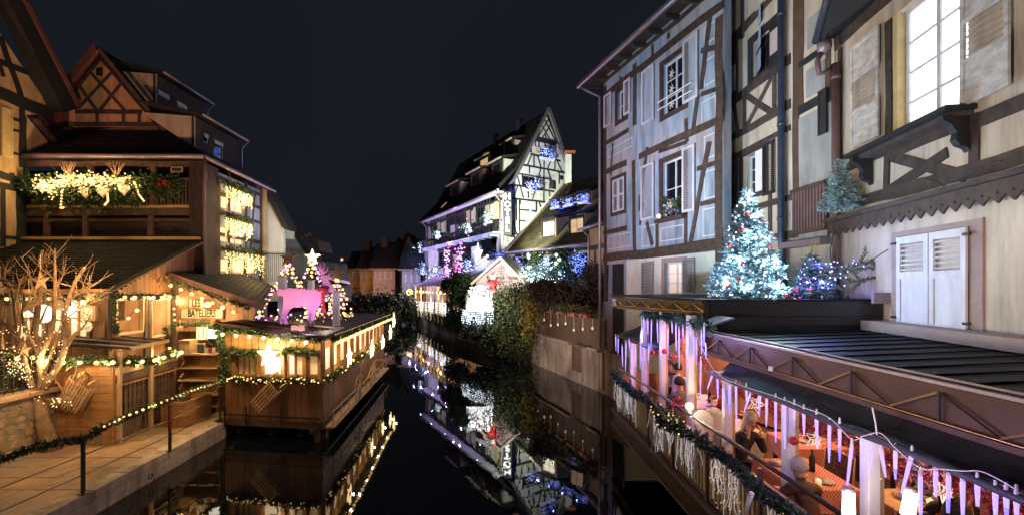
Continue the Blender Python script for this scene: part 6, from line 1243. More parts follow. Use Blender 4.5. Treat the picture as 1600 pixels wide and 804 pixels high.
string_lights([q0 + V((.4, -.2, -.55)), q1 + V((.2, -.2, -.55))], 13, 'row of round warm bulbs under the dark quay canopy', .15, 'E_warm', None, 55, WARM, 2, drop=.1)
MB().ball(at(640, 456, 56), .42, 8, 6).build('bright_lantern', 'E_warm', None, 'blazing warm lantern at the far end of the quay canopy', 'lantern', smooth=True); lamp('lantern_glow', 'POINT', at(640, 456, 55), 200, WARMW, .1)
# shrubs and pots around the canopy
def blob(label, pts, n, L_, m_, r=1.0, name='bush', cat='bush', twigs=0, group=None):
    """foliage built in clumps: many small leaves round jittered clump centres"""
    ctr = np.array([tuple(p) for p, _ in pts]); rad = np.array([q for _, q in pts]); idx = RNG.randint(0, len(ctr), n); nc = max(12, n // 60)
    ci = RNG.randint(0, len(ctr), nc); cl = RNG.normal(0, 1, (nc, 3)); cl /= np.linalg.norm(cl, axis=1)[:, None]; cl = ctr[ci] + cl * (rad[ci] * RNG.uniform(.25, 1.0, nc))[:, None]
    k = RNG.randint(0, nc, n); c_ = cl[k] + RNG.normal(0, 1, (n, 3)) * (rad.mean() * .2); v, q = leaf_cloud(c_, RNG.normal(0, 1, c_.shape), L_, L_ * .28, 1)
    return cloud_obj(name, v, q, m_, None, label=label, cat=cat, group=group)
blob('dark rounded shrub above the right end of the bulb-lit canopy', [(at(702, 446, 38), .75), (at(712, 440, 37), .8), (at(722, 438, 36), .6)], 2200, .22, 'leaf')
blob('light green shrub beside the snow display', [(at(722, 442, 33), 1.0), (at(718, 452, 33), .9), (at(728, 448, 32), .8)], 2600, .24, 'leaf')
blob('dim shrub between the quay canopy and the snow display', [(at(716, 470, 34), .9), (at(716, 490, 34), .9), (at(708, 500, 35), .7), (at(720, 508, 33), .6)], 2600, .22, 'leaf_dark')
blob('green weeds at the foot of the display counter', [(at(738, 520, 29.5), .7), (at(752, 522, 29), .8), (at(765, 524, 28.5), .6)], 2200, .2, 'leaf_dark')
blob('dark bush at the far end of the quay', [(at(632, 476, 58), 1.6), (at(640, 486, 55), 1.2), (at(626, 484, 60), 1.5)], 2200, .4, 'leaf_dark')
# quay walls of the right bank
qh = thing('quay_wall', (-8, 48, 0), 'rendered quay wall below the bulb-lit canopy', 'quay wall'); QP = Plane((-4.9, 38.9), (-12, 57))
MB().prism([QP.pt(-.2, -.5, .1), QP.pt(QP.len, -.5, .1), QP.pt(QP.len, 1.7, .1), QP.pt(-.2, 1.7, .1)], -QP.n * .4).build('wall_face', 'quay', qh); MB().bar(QP.pt(-.2, 1.74, .05), QP.pt(QP.len, 1.74, .05), .5, .12).build('coping', 'slab', qh)
q2 = thing('quay_wall', (-2, 34, 0), 'stained quay wall below the snow display', 'quay wall'); QP2 = Plane((-.75, 31.5), (-4.9, 38.9)); MB().prism([QP2.pt(0, -.5, .1), QP2.pt(QP2.len, -.5, .1), QP2.pt(QP2.len, 1.3, .1), QP2.pt(0, 1.3, .1)], -QP2.n * .4).build('wall_face', 'quay', q2)
for k in range(9): MB().bar(QP2.pt(k * .95 + .05, 1.35, .08), QP2.pt(k * .95 + .95, 1.35, .08), .4, .12).build('coping_stone', 'slab', q2)
q3 = thing('quay_wall', (2.6, 23, 0), 'pale stained quay wall with stone coping below the wooden fence', 'quay wall'); QP3 = Plane((3.92, 19.25), (1.2, 27.1))
dh = QP3.rect(897, 912, 524, 571)
MB().prism([QP3.pt(-.1, -.5, .12), QP3.pt(QP3.len, -.5, .12), QP3.pt(QP3.len, 1.72, .12), QP3.pt(-.1, 1.72, .12)], -QP3.n * .4, 0, [[QP3.pt(dh[0], .5, .12), QP3.pt(dh[1], .5, .12), QP3.pt(dh[1], 1.70, .12), QP3.pt(dh[0], 1.70, .12)]]).build('wall_face', 'quay', q3)
for k in range(9):
    a = QP3.len * k / 9
    if not (a < dh[1] and a + .95 > dh[0]): MB().bar(QP3.pt(a, 1.78, .06), QP3.pt(a + QP3.len / 9 - .02, 1.78, .06), .5, .10).build('coping_stone', 'sandstone', q3)
planks(q3, QP3, dh[0] + .02, dh[1] - .02, .5, 1.75, .16, 'wood_dark', True, .08, .04, name='door_board')
MB().prism([QP3.pt(-1.3, -.5, .16), QP3.pt(QP3.len, -.5, .16), QP3.pt(QP3.len, .12, .16), QP3.pt(-1.3, .12, .16)], -QP3.n * .3).build('footing', 'quay', q3)
# fence with pots and hanging lights
fn_ = thing('wooden_fence', QP3.pt(4, 1.8), 'plank fence on the quay wall with flower pots along its top', 'fence')
planks(fn_, QP3, -.2, QP3.len - .6, 1.85, 3.05, .14, 'wood_dark', True, .02, .03, .02); MB().bar(QP3.pt(-.2, 3.08, .02), QP3.pt(QP3.len - .6, 3.08, .02), .10, .08).build('top_rail', 'wood_dark', fn_); MB().bar(QP3.pt(-.2, 2.1, -.04), QP3.pt(QP3.len - .6, 2.1, -.04), .10, .06, QP3.n).build('back_rail', 'wood_dark', fn_)
for k, x in enumerate((862, 880, 898, 918)):
    a = QP3.s_at(x); t = thing('flower_trough', QP3.pt(a, 3.12, .12), ['leftmost terracotta trough on the wooden fence', 'second terracotta trough from the left on the wooden fence', 'third terracotta trough from the left on the wooden fence', 'rightmost terracotta trough on the wooden fence'][k], 'flower trough', 'terracotta troughs on the fence')
    MB().bar(QP3.pt(a - .4, 3.2, .15), QP3.pt(a + .4, 3.2, .15), .2, .17).build('trough', 'terracotta', t); c_ = RNG.normal(0, 1, (420, 3)) * np.array([.2, .3, .13]) + np.array(QP3.pt(a, 3.42, .15)); v, q = leaf_cloud(c_, RNG.normal(0, 1, c_.shape), .13, .03, 1); cloud_obj('leaves', v, q, 'leaf', t, kind='stuff')
    c_ = RNG.normal(0, 1, (40, 3)) * np.array([.2, .3, .1]) + np.array(QP3.pt(a, 3.52, .15)); v, q = leaf_cloud(c_, RNG.normal(0, 1, c_.shape), .09, .04, 1); cloud_obj('flowers', v, q, 'red_cloth', t, kind='stuff')
for k in range(8):
    a = .6 + k * .9; L_ = .35 + .12 * (k % 3); t = thing('hanging_glass', QP3.pt(a, 3.0, .2), ['rightmost', *ORDN[1:]][k] + ' glass drop light from the right on the front of the wooden fence', 'hanging light', 'glass drops hanging on the fence')
    MB().tube([QP3.pt(a, 3.1, .18), QP3.pt(a, 3.1 - L_, .18)], .012, 5).build('cord', 'wire', t); MB().ball(QP3.pt(a, 3.04 - L_, .18), .06, 8, 6, sc=(.8, .8, 1.3)).build('glass', 'E_window_warm', t, smooth=True)
lamp('quay_wall_lamp', 'SPOT', (-1.8, 17.5, 3.4), 1300, (1, .78, .66), .1, (2.8, 22.4, 1.6), 70, .8)
# big bush spilling over the wall, golden part, hedge
blob('big dark evergreen bush spilling from the quay wall to the water', [(at(800, 470, 29), 1.4), (at(790, 500, 29), 1.4), (at(808, 530, 28), 1.6), (at(822, 555, 27.3), 1.1), (at(790, 545, 29.4), 1.2), (at(832, 480, 27.6), 1.2), (at(838, 520, 27), 1.1), (at(815, 470, 28.5), 1.1), (at(812, 500, 28), 1.6), (at(776, 480, 29.3), .9), (at(845, 460, 27.4), .9)], 42000, .15, 'leaf_olive')
blob('golden leaved shrub glowing in front of the dark bush', [(at(828, 478, 25.3), .5), (at(822, 505, 25.3), .55), (at(836, 498, 25.2), .5), (at(832, 520, 25.1), .45), (at(818, 462, 25.5), .4), (at(842, 480, 25.2), .35)], 3200, .15, 'leaf_gold', name='golden_shrub', cat='shrub')
blob('brown bare hedge behind the wooden fence', [(at(x, y, 24.5), .75) for x, y in ((845, 455), (860, 462), (875, 458), (890, 464), (905, 458), (920, 460), (932, 452), (850, 475), (880, 478), (910, 476), (926, 472), (928, 430))], 11000, .15, 'leaf_brown', name='hedge', cat='hedge')
lamp('bush_lamp', 'SPOT', (-3, 21, 3.8), 1100, (1, .85, .5), .1, at(830, 500, 27), 40, .9)
# ================================================================== BLUE HOUSE (right, corner of the quay)
BHp = Plane((3.95, 19.3), (6.12, 12.98))
bl = thing('blue_house', (5.2, 16, 1.0), 'tall pale blue half-timbered house with open white shutters, leftmost of the right row', 'house')
f = Facade(BHp, bl, .3, 'timber_red'); L = BHp.len; TOP = 13.5
W2 = f.hole(BHp.rect(1036, 1070, 78, 182)); W1 = f.hole(BHp.rect(965, 978, 135, 190)); W4 = f.hole(BHp.rect(1035, 1069, 241, 341)); W5 = f.hole(BHp.rect(1039, 1069, 408, 460)); W3 = f.hole(BHp.rect(957, 976, 274, 334)); DO = f.hole((.22, 1.55, 1.6, 5.45))
f.wall([(0, 1.0), (L, 1.0), (L, TOP), (0, TOP)], 'plaster_blue', name='wall')
# lighter ground floor render standing a little proud
MB().prism([BHp.pt(1.75, 1.0, .02), BHp.pt(L, 1.0, .02), BHp.pt(L, 5.55, .02), BHp.pt(1.75, 5.55, .02)], -BHp.n * .04, 0, [[BHp.pt(W5[0], W5[2], .02), BHp.pt(W5[1], W5[2], .02), BHp.pt(W5[1], W5[3], .02), BHp.pt(W5[0], W5[3], .02)]]).build('ground_floor_render', 'plaster_white', bl)
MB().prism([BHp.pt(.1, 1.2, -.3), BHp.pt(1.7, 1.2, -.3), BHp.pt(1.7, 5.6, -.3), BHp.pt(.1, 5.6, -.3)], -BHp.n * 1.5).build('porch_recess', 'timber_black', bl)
for w, c_, r_ in ((W2, 2, 3), (W1, 1, 2), (W4, 2, 2), (W5, 2, 3)):
    f.window(w, c_, r_, 'frame_white', 'glass_dark' if w is not W5 else 'E_window_soft', .12, fw=.05, bar=.028, surround='timber_red' if w is not W5 else 'sandstone', sw=.16)
f.window(W3, 1, 1, 'timber_red', 'timber_black', .1, surround='timber_red', sw=.12)
for r in ((1005, 1024, 100, 197), (1070, 1093, 49, 164), (946, 957, 143, 201), (977, 987, 121, 182), (1004, 1024, 253, 345), (1069, 1088, 225, 333)):
    a0, a1, z0, z1 = BHp.rect(*r); f.shutter((a0, a1, z0, z1), 'shutter_white', .10, 1, 1, slat_parts=(a1 - a0) > .6 and False)
a0, a1, z0, z1 = W3; f.shutter((a0 + .03, (a0 + a1) / 2 - .01, z0 + .03, z1 - .03), 'shutter_white', .03, 1, 2); f.shutter(((a0 + a1) / 2 + .01, a1 - .03, z0 + .03, z1 - .03), 'shutter_white', .03, 1, 2)
f.shutter(BHp.rect(1005, 1023, 408, 460), 'shutter_grey', .10, 1, 1); f.shutter(BHp.rect(1069, 1088, 402, 458), 'shutter_grey', .10, 1, 1)
for z, s0, s1, w in ((12.68, 0, L, .24), (13.3, 0, L, .16), (10.62, 0, 1.9, .16), (9.38, 0, 1.75, .22), (9.38, 2.6, L, .24), (6.82, 0, 1.75, .18), (5.75, 0, L, .34)): f.beam(s0, z, s1, z, w)
a = BHp.s_at(992); 
for q in ((946, 135, 946, 470, .2), (992, 100, 992, 196, .22), (990, 251, 992, 392, .2), (1003, 105, 1003, 130, .1), (1110, 27, 1096, 140, .16), (1091, 149, 1083, 206, .15), (1096, 80, 1121, 74, .14), (1096, 148, 1121, 139, .14), (1109, 222, 1079, 380, .18), (1011, 347, 1020, 383, .14), (1027, 350, 1027, 386, .15), (1072, 340, 1072, 380, .15), (1095, 319, 1121, 313, .14), (1090, 264, 1121, 254, .14), (1000, 305, 1000, 330, .1), (1124, 26, 1124, 470, .30), (1020, 95, 1020, 70, .12), (970, 130, 970, 120, .1), (1045, 60, 1045, 52, .12), (1012, 230, 1002, 300, .14), (1030, 237, 1074, 222, .14), (1072, 186, 1074, 222, .14), (955, 274, 958, 224, .08), (1000, 352, 1005, 318, .1), (1082, 345, 1110, 300, 0.0)):
    if q[4]: f.D(*q[:4], q[4])
# painted outline bands on the panels
def outline(x0, x1, y0, y1, P=BHp):
    a0, a1, z0, z1 = P.rect(x0, x1, y0, y1)
    if a1 - a0 > .15 and z1 - z0 > .15: MB().prism([P.pt(a0, z0, .006), P.pt(a1, z0, .006), P.pt(a1, z1, .006), P.pt(a0, z1, .006)], -P.n * .004, 0, [[P.pt(a0 + .035, z0 + .035, .006), P.pt(a1 - .035, z0 + .035, .006), P.pt(a1 - .035, z1 - .035, .006), P.pt(a0 + .035, z1 - .035, .006)]]).build('painted_line', 'paint_line', bl)
for r in ((1100, 1120, 30, 72), (1100, 1119, 84, 136), (1096, 1119, 148, 196), (1100, 1121, 205, 250), (1100, 1121, 262, 312), (1098, 1121, 322, 370), (1032, 1068, 350, 378), (1026, 1068, 204, 226), (950, 988, 214, 248), (950, 986, 362, 390), (1003, 1024, 350, 386)): outline(*r)
# soffit, gutter, pipe
o = .62
MB().prism([BHp.pt(-.9, 13.52, -.2), BHp.pt(L + .2, 13.52, -.2), BHp.pt(L + .2, 13.42, .62), BHp.pt(-.9, 13.42, .62)], (0, 0, .07)).build('soffit', 'timber_red', bl)
for k in range(9): a = -.6 + k * .9; MB().bar(BHp.pt(a, 13.36, -.1), BHp.pt(a, 13.28, .58), .1, .14).build('rafter_end', 'timber', bl)
MB().tube([BHp.pt(-1.0, 13.42, .72), BHp.pt(L + .3, 13.42, .72)], .095, 10).build('gutter', 'zinc', bl, smooth=True); MB().bar(BHp.pt(-1.0, 13.54, .68), BHp.pt(L + .3, 13.54, .68), .05, .1).build('verge', 'zinc', bl)
MB().prism([BHp.pt(-.9, 13.6, .6), BHp.pt(L + .2, 13.6, .6), BHp.pt(L + .2, 17, -4), BHp.pt(-.9, 17, -4)], (0, 0, .1)).build('roof', 'tile_dark', bl)
MB().tube([BHp.pt(-.8, 13.35, .70), BHp.pt(-.55, 13.1, .5), BHp.pt(-.12, 12.7, .12), BHp.pt(-.12, -.2, .12)], .06, 8).build('drainpipe', 'zinc', bl, smooth=True)
MB().prism([BHp.pt(0, 1, 0), BHp.pt(0, 13.4, 0), BHp.pt(0, 13.4, -6), BHp.pt(0, 1, -6)], BHp.d * .2).build('side_wall', 'plaster_cream', bl)
# railing bars and snowflakes at the upper window, plants at the lower
wg = thing('window_guard', BHp.pt(W2[0], W2[2] + .1, .15), 'two thin white guard bars across the upper window of the blue house', 'window guard')
for dz in (.22, .48): MB().tube([BHp.pt(W2[0] - .1, W2[2] + dz, .16), BHp.pt(W2[1] + .5, W2[2] + dz, .16)], .018, 6).build('bar', 'white_paint', wg)
sf = thing('snowflake_chain', BHp.pt((W2[0] * .62 + W2[1] * .38), W2[3], -.05), 'chain of white paper snowflakes hanging in the upper window of the blue house', 'paper snowflakes')
a = W2[0] * .66 + W2[1] * .34
for k in range(4):
    zc = W2[3] - .45 - k * .52
    mb = MB()
    for j in range(6): t = j * math.pi / 3; mb.bar(BHp.pt(a, zc, -.06), BHp.pt(a + .14 * math.cos(t), zc + .14 * math.sin(t), -.06), .03, .01, BHp.n)
    mb.build('snowflake', 'paper', sf)
MB().tube([BHp.pt(a, W2[3], -.06), BHp.pt(a, W2[2] + .3, -.06)], .004, 4).build('thread', 'wire', sf)
for k, x in enumerate((1043, 1052, 1062)):
    t = thing('pot_plant', BHp.px(x, 336, .05), ['small potted plant at the left of the middle window sill of the blue house', 'white-flowered pot in the middle of the sill of the blue house', 'potted plant at the right of the middle window sill of the blue house'][k], 'pot plant'); c = BHp.px(x, 334, .05)
    MB().tube([c, c + V((0, 0, .2))], [.09, .12], 10).build('pot', 'pipe_blue', t, smooth=True); q_ = RNG.normal(0, 1, (160, 3)) * .09 + np.array(c + V((0, 0, .38 if k != 1 else .28))); v, q = leaf_cloud(q_, RNG.normal(0, 1, q_.shape), .1, .025, 1); cloud_obj('leaves', v, q, 'leaf' if k != 1 else 'paper', t, kind='stuff')
MB().bar(BHp.pt(W4[0] - .2, W4[2] - .1, .08), BHp.pt(W4[1] + .15, W4[2] - .1, .08), .12, .26, BHp.n).build('window_sill', 'timber_red', bl)
MB().ball(BHp.px(1034, 338, .12), .09, 8, 6).build('candle_lantern', 'E_window_warm', None, 'small yellow lantern on the sill of the blue house', 'lantern', smooth=True)
MB().prism([BHp.pt(-.2, -.5, .03), BHp.pt(2.4, -.5, .03), BHp.pt(2.4, 1.75, .03), BHp.pt(-.2, 1.75, .03)], -BHp.n * .5).build('plinth', 'quay', bl)
lamp('window_warm_glow', 'POINT', BHp.pt((W5[0] + W5[1]) / 2, W5[2] + .8, .5), 5, WARMW, .05)

# ================================================================== MIDDLE HOUSE
MHp = Plane((6.82, 14.4), (7.125, 9.9)); mh = thing('middle_house', (7, 12, 1), 'cream half-timbered house with dark shutters and an open upper window', 'house')
f = Facade(MHp, mh, .3, 'timber'); L = MHp.len; z6 = lambda x, y: (1110 + .2987 * x, .2987 * y); z7 = lambda x, y: (1110 + .3235 * x, 220 + .3235 * y)
U = f.hole(MHp.rect(1176, 1207, 40, 124)); Lw = f.hole(MHp.rect(1160, 1196, 228, 308)); 
f.wall([(0, 1), (L, 1), (L, 16), (0, 16)], 'plaster_cream')
f.window(U, 2, 3, 'timber_black', 'glass_dark', .1, surround='timber_black', sw=.2); f.window(Lw, 2, 3, 'frame_white', 'glass_dark', .25, surround='timber', sw=.14)
a0, a1, z0, z1 = U
for k in range(3): MB().prism([MHp.pt(a0 + .06, z0 + .1 + k * .62, -.07), MHp.pt(a0 + .55, z0 + .1 + k * .62, .12), MHp.pt(a0 + .55, z0 + .62 + k * .62, .12), MHp.pt(a0 + .06, z0 + .62 + k * .62, -.07)], -MHp.n * .01).build('open_pane', 'plaster_blue', mh)
a0, a1, z0, z1 = Lw   # inward-open white sash leaning in the lower window
MB().prism([MHp.pt(a0 + .55, z0, -.05), MHp.pt(a1 - .05, z0, -.1), MHp.pt(a1 - .05, z1, -.1), MHp.pt(a0 + .55, z1, -.05)], -MHp.n * .02).build('open_sash', 'white_paint', mh)
for r, mm in (((1139, 1156, 62, 168), 'timber_black'), ((1207, 1226, 20, 108), 'timber_black'), ((1139, 1156, 239, 330), 'timber_black'), ((1196, 1213, 218, 307), 'timber_black')):
    f.shutter(MHp.rect(*r), mm, .10, 1 if r[2] > 200 else 0, 1)
for r in ((1142, 1154, 100, 150), (1209, 1223, 40, 88)):
    a0, a1, z0, z1 = MHp.rect(*r); MB().prism([MHp.pt(a0, z0, .11), MHp.pt(a1, z0, .11), MHp.pt(a1, z1, .11), MHp.pt(a0, z1, .11)], -MHp.n * .01).build('shutter_panel', 'plaster_pink', mh)
for q in ((1135, 30, 1135, 460, .14), (1138, 39, 1143, 72, .14), (1161, -10, 1161, 60, .16), (1147, 155, 1155, 215, .15), (1164, 149, 1164, 206, .14), (1206, 122, 1165, 202, .15), (1167, 149, 1206, 176, .15), (1211, 110, 1211, 180, .16), (1204, 304, 1204, 372, .15), (1148, 330, 1140, 460, .14), (1178, 305, 1178, 460, .14)): f.D(*q[:4], q[4])
for xr, yr, s0, s1, w in ((1134, 167, 1133, 1236, .24), (1134, 222, 1133, 1236, .22), (1161, 238, 1133, 1236, .14), (1204, 318, 1133, 1240, .16), (1134, 68, 1133, 1180, .16), (1204, 372, 1133, 1240, .2)): f.H(s0, s1, xr, yr, w)
f.D(1134, 80, 1230, -30, .2)
# eave block at the top left
MB().bar(MHp.pt(-.9, 13.6, .5), MHp.pt(1.6, 14.2, .5), .35, .9, MHp.n).build('eave_block', 'timber', mh)
# pipe
pp = MHp.s_at(1230)
MB().tube([MHp.pt(pp, 18, .16), MHp.pt(pp, 6.2, .16), MHp.pt(pp, 5.9, .16), MHp.pt(pp + .12, 4.2, .16)], .085, 12).build('drainpipe', 'pipe_blue', mh, smooth=True)
for z in (8.6, 11.4, 6.2): MB().tube([MHp.pt(pp, z, .16), MHp.pt(pp, z + .08, .16)], .10, 12).build('pipe_joint', 'pipe_blue', mh, smooth=True)
# right part: timber post, bay panel, grey wall, ribbed balcony panel
f2 = Facade(MHp, mh, .3, 'timber'); 
for q in ((1245, -30, 1245, 372, .22), (1253, -30, 1253, 165, .16), (1295, 0, 1295, 160, .14)): f2.D(*q[:4], q[4], m_='wood_dark')
f2.H(1250, 1300, 1275, 160, .20, m_='timber_black'); f2.H(1250, 1300, 1275, 85, .16, m_='timber_black')
MB().prism([MHp.pt(MHp.s_at(1241), 1.2, .025), MHp.pt(L, 1.2, .025), MHp.pt(L, MHp.uv(1285, 167)[1], .025), MHp.pt(MHp.s_at(1241), MHp.uv(1285, 167)[1], .025)], -MHp.n * .04).build('grey_render', 'plaster_grey', mh)
for r in ((1263, 1291, 8, 78), (1261, 1291, 92, 154)):
    a0, a1, z0, z1 = MHp.rect(*r); MB().prism([MHp.pt(a0, z0, .03), MHp.pt(a1, z0, .03), MHp.pt(a1, z1, .03), MHp.pt(a0, z1, .03)], -MHp.n * .03).build('bay_panel', 'plaster_grey', mh)
f2.shutter(MHp.rect(1285, 1298, 137, 213), 'timber_black', .12, 0, 3)
bp = thing('ribbed_balcony_panel', MHp.px(1272, 368, .3), 'dark brown ribbed panel balcony on the grey wall beside the blue drainpipe', 'balcony panel')
a0, a1, z0, z1 = MHp.rect(1246, 1299, 284, 365); n = 11
MB().prism([MHp.pt(a0, z0, .1), MHp.pt(a1, z0, .1), MHp.pt(a1, z1, .1), MHp.pt(a0, z1, .1)], -MHp.n * .04).build('backing', 'timber_black', bp)
for k in range(n): a = a0 + (a1 - a0) * (k + .5) / n; MB().bar(MHp.pt(a, z0, .13), MHp.pt(a, z1, .13), (a1 - a0) / n * .6, .05, MHp.n).build('rib', 'pipe_brown', bp)
for z in (z0, z1): MB().bar(MHp.pt(a0 - .05, z, .13), MHp.pt(a1, z, .13), .08, .09, MHp.n).build('frame_rail', 'timber', bp)
MB().bar(MHp.pt(a0 - .3, z0 - .28, .12), MHp.pt(a1, z0 - .28, .12), .14, .3, MHp.n).build('ledge', 'zinc', mh)
MB().prism([MHp.pt(MHp.s_at(1240), 1.2, .05), MHp.pt(L, 1.2, .05), MHp.pt(L, z0 - .36, .05), MHp.pt(MHp.s_at(1240), z0 - .36, .05)], -MHp.n * .05).build('lower_render', 'plaster_near', mh)
# roof edge of the middle house out of frame
MB().prism([MHp.pt(-.5, 16, .8), MHp.pt(L, 16, .8), MHp.pt(L, 19, -4), MHp.pt(-.5, 19, -4)], (0, 0, .15)).build('roof', 'tile_dark', mh)

# ================================================================== NEAR HOUSE
NHp = Plane((7.16, 9.93), (6.16, 2.94)); nhs = thing('near_house', (6.9, 7, 1), 'cream half-timbered house nearest on the right with a blazing white window and worn shutters', 'house')
f = Facade(NHp, nhs, .3, 'timber'); L = NHp.len; z8 = lambda x, y: (1270 + .3235 * x, .3235 * y); z9 = lambda x, y: (1270 + .348 * x, 240 + .348 * y)
BW = (NHp.s_at(1397), NHp.s_at(1513), NHp.uv(1460, 197)[1], NHp.uv(1460, -28)[1]); f.hole(BW)
LW = (NHp.s_at(1408), NHp.s_at(1518), 3.85, NHp.uv(1458, 362)[1]); 
f.wall([(0, 1), (L, 1), (L, 13), (0, 13)], 'plaster_near')
# reveal with yellow jamb, window
MB().bar(NHp.pt(BW[0] + .04, BW[2], -.1), NHp.pt(BW[0] + .04, BW[3], -.1), .10, .22, NHp.n).build('window_jamb', 'shutter_yellow', nhs); MB().bar(NHp.pt(BW[0], BW[2] + .03, -.1), NHp.pt(BW[1], BW[2] + .03, -.1), .06, .22, NHp.n).build('window_jamb', 'shutter_yellow', nhs)
f.window((BW[0] + .10, BW[1] - .01, BW[2] + .06, BW[3]), 2, 4, 'frame_white', 'E_window', .13, fw=.07, bar=.036)
aL0, aL1, zL0, zL1 = NHp.rect(1338, 1382, 40, 236); aR0, aR1, zR0, zR1 = NHp.rect(1516, 1594, -70, 168)
zb_ = BW[2] - .03; zt_ = BW[3] + .02
f.shutter((aL0, aL1, NHp.uv(1382, 212)[1] - .0, NHp.uv(1382, 38)[1]), 'shutter_worn', .12, 1, 3, slat_parts=True, label='worn pale left shutter of the blazing window'); f.shutter((aR0, aR1, NHp.uv(1516, 168)[1], NHp.uv(1516, -20)[1] + .1), 'shutter_worn', .14, 1, 3, slat_parts=True, label='worn pale right shutter of the blazing window')
for q in ((1314, 75, 1314, 262, .14), (1390, 32, 1390, 214, .16), (1388, 228, 1386, 304, .14), (1524, 192, 1524, 268, .16), (1392, 297, 1482, 238, .18), (1396, 246, 1512, 276, .18), (1388, 250, 1518, 262, .0)):
    if q[4]: f.D(*q[:4], q[4])
for xr, yr, s0, s1, w in ((1309, 66, 1305, 1460, .30), (1522, 192, 1518, 1640, .2), (1367, 244, 1312, 1386, .2), (1374, 308, 1330, 1660, .24), (1430, 226, 1388, 1530, .16)): f.H(s0, s1, xr, yr, w)
# shelf sill with scrolled brackets
sl = MB(); az = NHp.uv(1440, 205)[1]; a0, a1 = NHp.s_at(1352), NHp.s_at(1528)
MB().bar(NHp.pt(a0, az, .2), NHp.pt(a1, az, .2), .07, .42, NHp.n).build('window_shelf', 'timber_black', nhs); MB().bar(NHp.pt(a0 + .05, az - .07, .14), NHp.pt(a1 - .05, az - .07, .14), .08, .26, NHp.n).build('shelf_moulding', 'timber', nhs)
for a in (a0 + .22, a1 - .14):
    prof = [(0, az - .08), (.36, az - .08), (.35, az - .15), (.24, az - .22), (.17, az - .34), (.19, az - .44), (.14, az - .52), (.04, az - .56), (0, az - .62)]
    MB().prism([NHp.pt(a - .05, z, .03 + o) for o, z in prof], NHp.d * .11).build('scroll_bracket', 'timber_black', nhs)
# zigzag valance
zt = NHp.uv(1400, 327)[1]; zt = NHp.uv(1460, 313)[1]; a0, a1 = NHp.s_at(1313), L; n = int((a1 - a0) / .215); poly = [NHp.pt(a0, zt, .26)]
pts = []
for k in range(n * 2 + 1): pts.append(NHp.pt(a0 + (a1 - a0) * k / (2 * n), zt - (.19 if k % 2 else .30), .26))
holes = [[NHp.pt(a0 + (a1 - a0) * (2 * k + (1 if False else 0)) / (2 * n) + .02 * math.cos(t), zt - .16 + .02 * math.sin(t), .26) for t in [i * math.pi / 3 for i in range(6)]] for k in range(1, n)]
MB().prism([NHp.pt(a0, zt, .26)] + pts + [NHp.pt(a1, zt, .26)], -NHp.n * .03, 0, holes).build('zigzag_valance', 'timber_red', nhs)
MB().bar(NHp.pt(a0 - .05, zt + .04, .17), NHp.pt(a1, zt + .04, .17), .08, .32, NHp.n).build('valance_top_board', 'timber', nhs)
cbp = [NHp.px(x, y, .32) for x, y in ((1300, 330), (1310, 318), (1345, 313), (1375, 318), (1400, 300), (1440, 285), (1480, 277), (1505, 285), (1512, 290), (1530, 280), (1570, 262), (1610, 250))]
MB().tube(cbp, .012, 6).build('cable', 'wire_dark', None, 'loose dark cable running along the zigzag board of the near house', 'cable')
# stone-framed lower window with closed shutters
sx0, sx1 = NHp.s_at(1396), NHp.s_at(1539); zs = NHp.uv(1468, 352)[1]
MB().prism([NHp.pt(sx0, 3.70, .03), NHp.pt(sx1, 3.70, .03), NHp.pt(sx1, zs, .03), NHp.pt(sx0, zs, .03)], -NHp.n * .05, 0, [[NHp.pt(LW[0], LW[2], .03), NHp.pt(LW[1], LW[2], .03), NHp.pt(LW[1], LW[3], .03), NHp.pt(LW[0], LW[3], .03)]]).build('stone_surround', 'sandstone', nhs)
MB().prism([NHp.pt(LW[0], LW[2], -.01), NHp.pt(LW[1], LW[2], -.01), NHp.pt(LW[1], LW[3], -.01), NHp.pt(LW[0], LW[3], -.01)], -NHp.n * .004).build('lit_room_glow', 'E_window_soft', nhs)
am_ = NHp.s_at(1459)
for s0, s1 in ((LW[0], am_ - .012), (am_ + .012, LW[1])):
    P = NHp; zz0, zz1 = LW[2], LW[3] - .02; zm = zz0 + (zz1 - zz0) * .60; zu = zz1 - .12
    MB().prism([P.pt(s0, zz0, .08), P.pt(s1, zz0, .08), P.pt(s1, zz1, .08), P.pt(s0, zz1, .08)], -P.n * .035, 0, [[P.pt(s0 + .09, zm, .08), P.pt(s1 - .09, zm, .08), P.pt(s1 - .09, zu, .08), P.pt(s0 + .09, zu, .08)], [P.pt(s0 + .09, zz0 + .06, .08), P.pt(s1 - .09, zz0 + .06, .08), P.pt(s1 - .09, zm - .12, .08), P.pt(s0 + .09, zm - .12, .08)]]).build('shutter', 'shutter_white', nhs)
    sh = [c for c in nhs.children if c.name.startswith('shutter')][-1]
    MB().prism([P.pt(s0 + .09, zz0 + .06, .06), P.pt(s1 - .09, zz0 + .06, .06), P.pt(s1 - .09, zm - .12, .06), P.pt(s0 + .09, zm - .12, .06)], -P.n * .012).build('panel', 'shutter_white', nhs)
    for k in range(6): z = zm + (zu - zm) * (k + .5) / 6; MB().bar(P.pt(s0 + .085, z, .06), P.pt(s1 - .085, z, .06), .035, .010, (P.n + V((0, 0, .7))).normalized()).build('shutter_slat', 'shutter_white', nhs)
    for z in (zz0 + .12, zz1 - .1): MB().bar(P.pt(s1 - .02 if s0 > am_ else s0 + .02, z, .10), P.pt(s1 + .1 if s0 > am_ else s0 - .1, z, .10), .04, .02, P.n).build('hinge', 'black_metal', nhs)
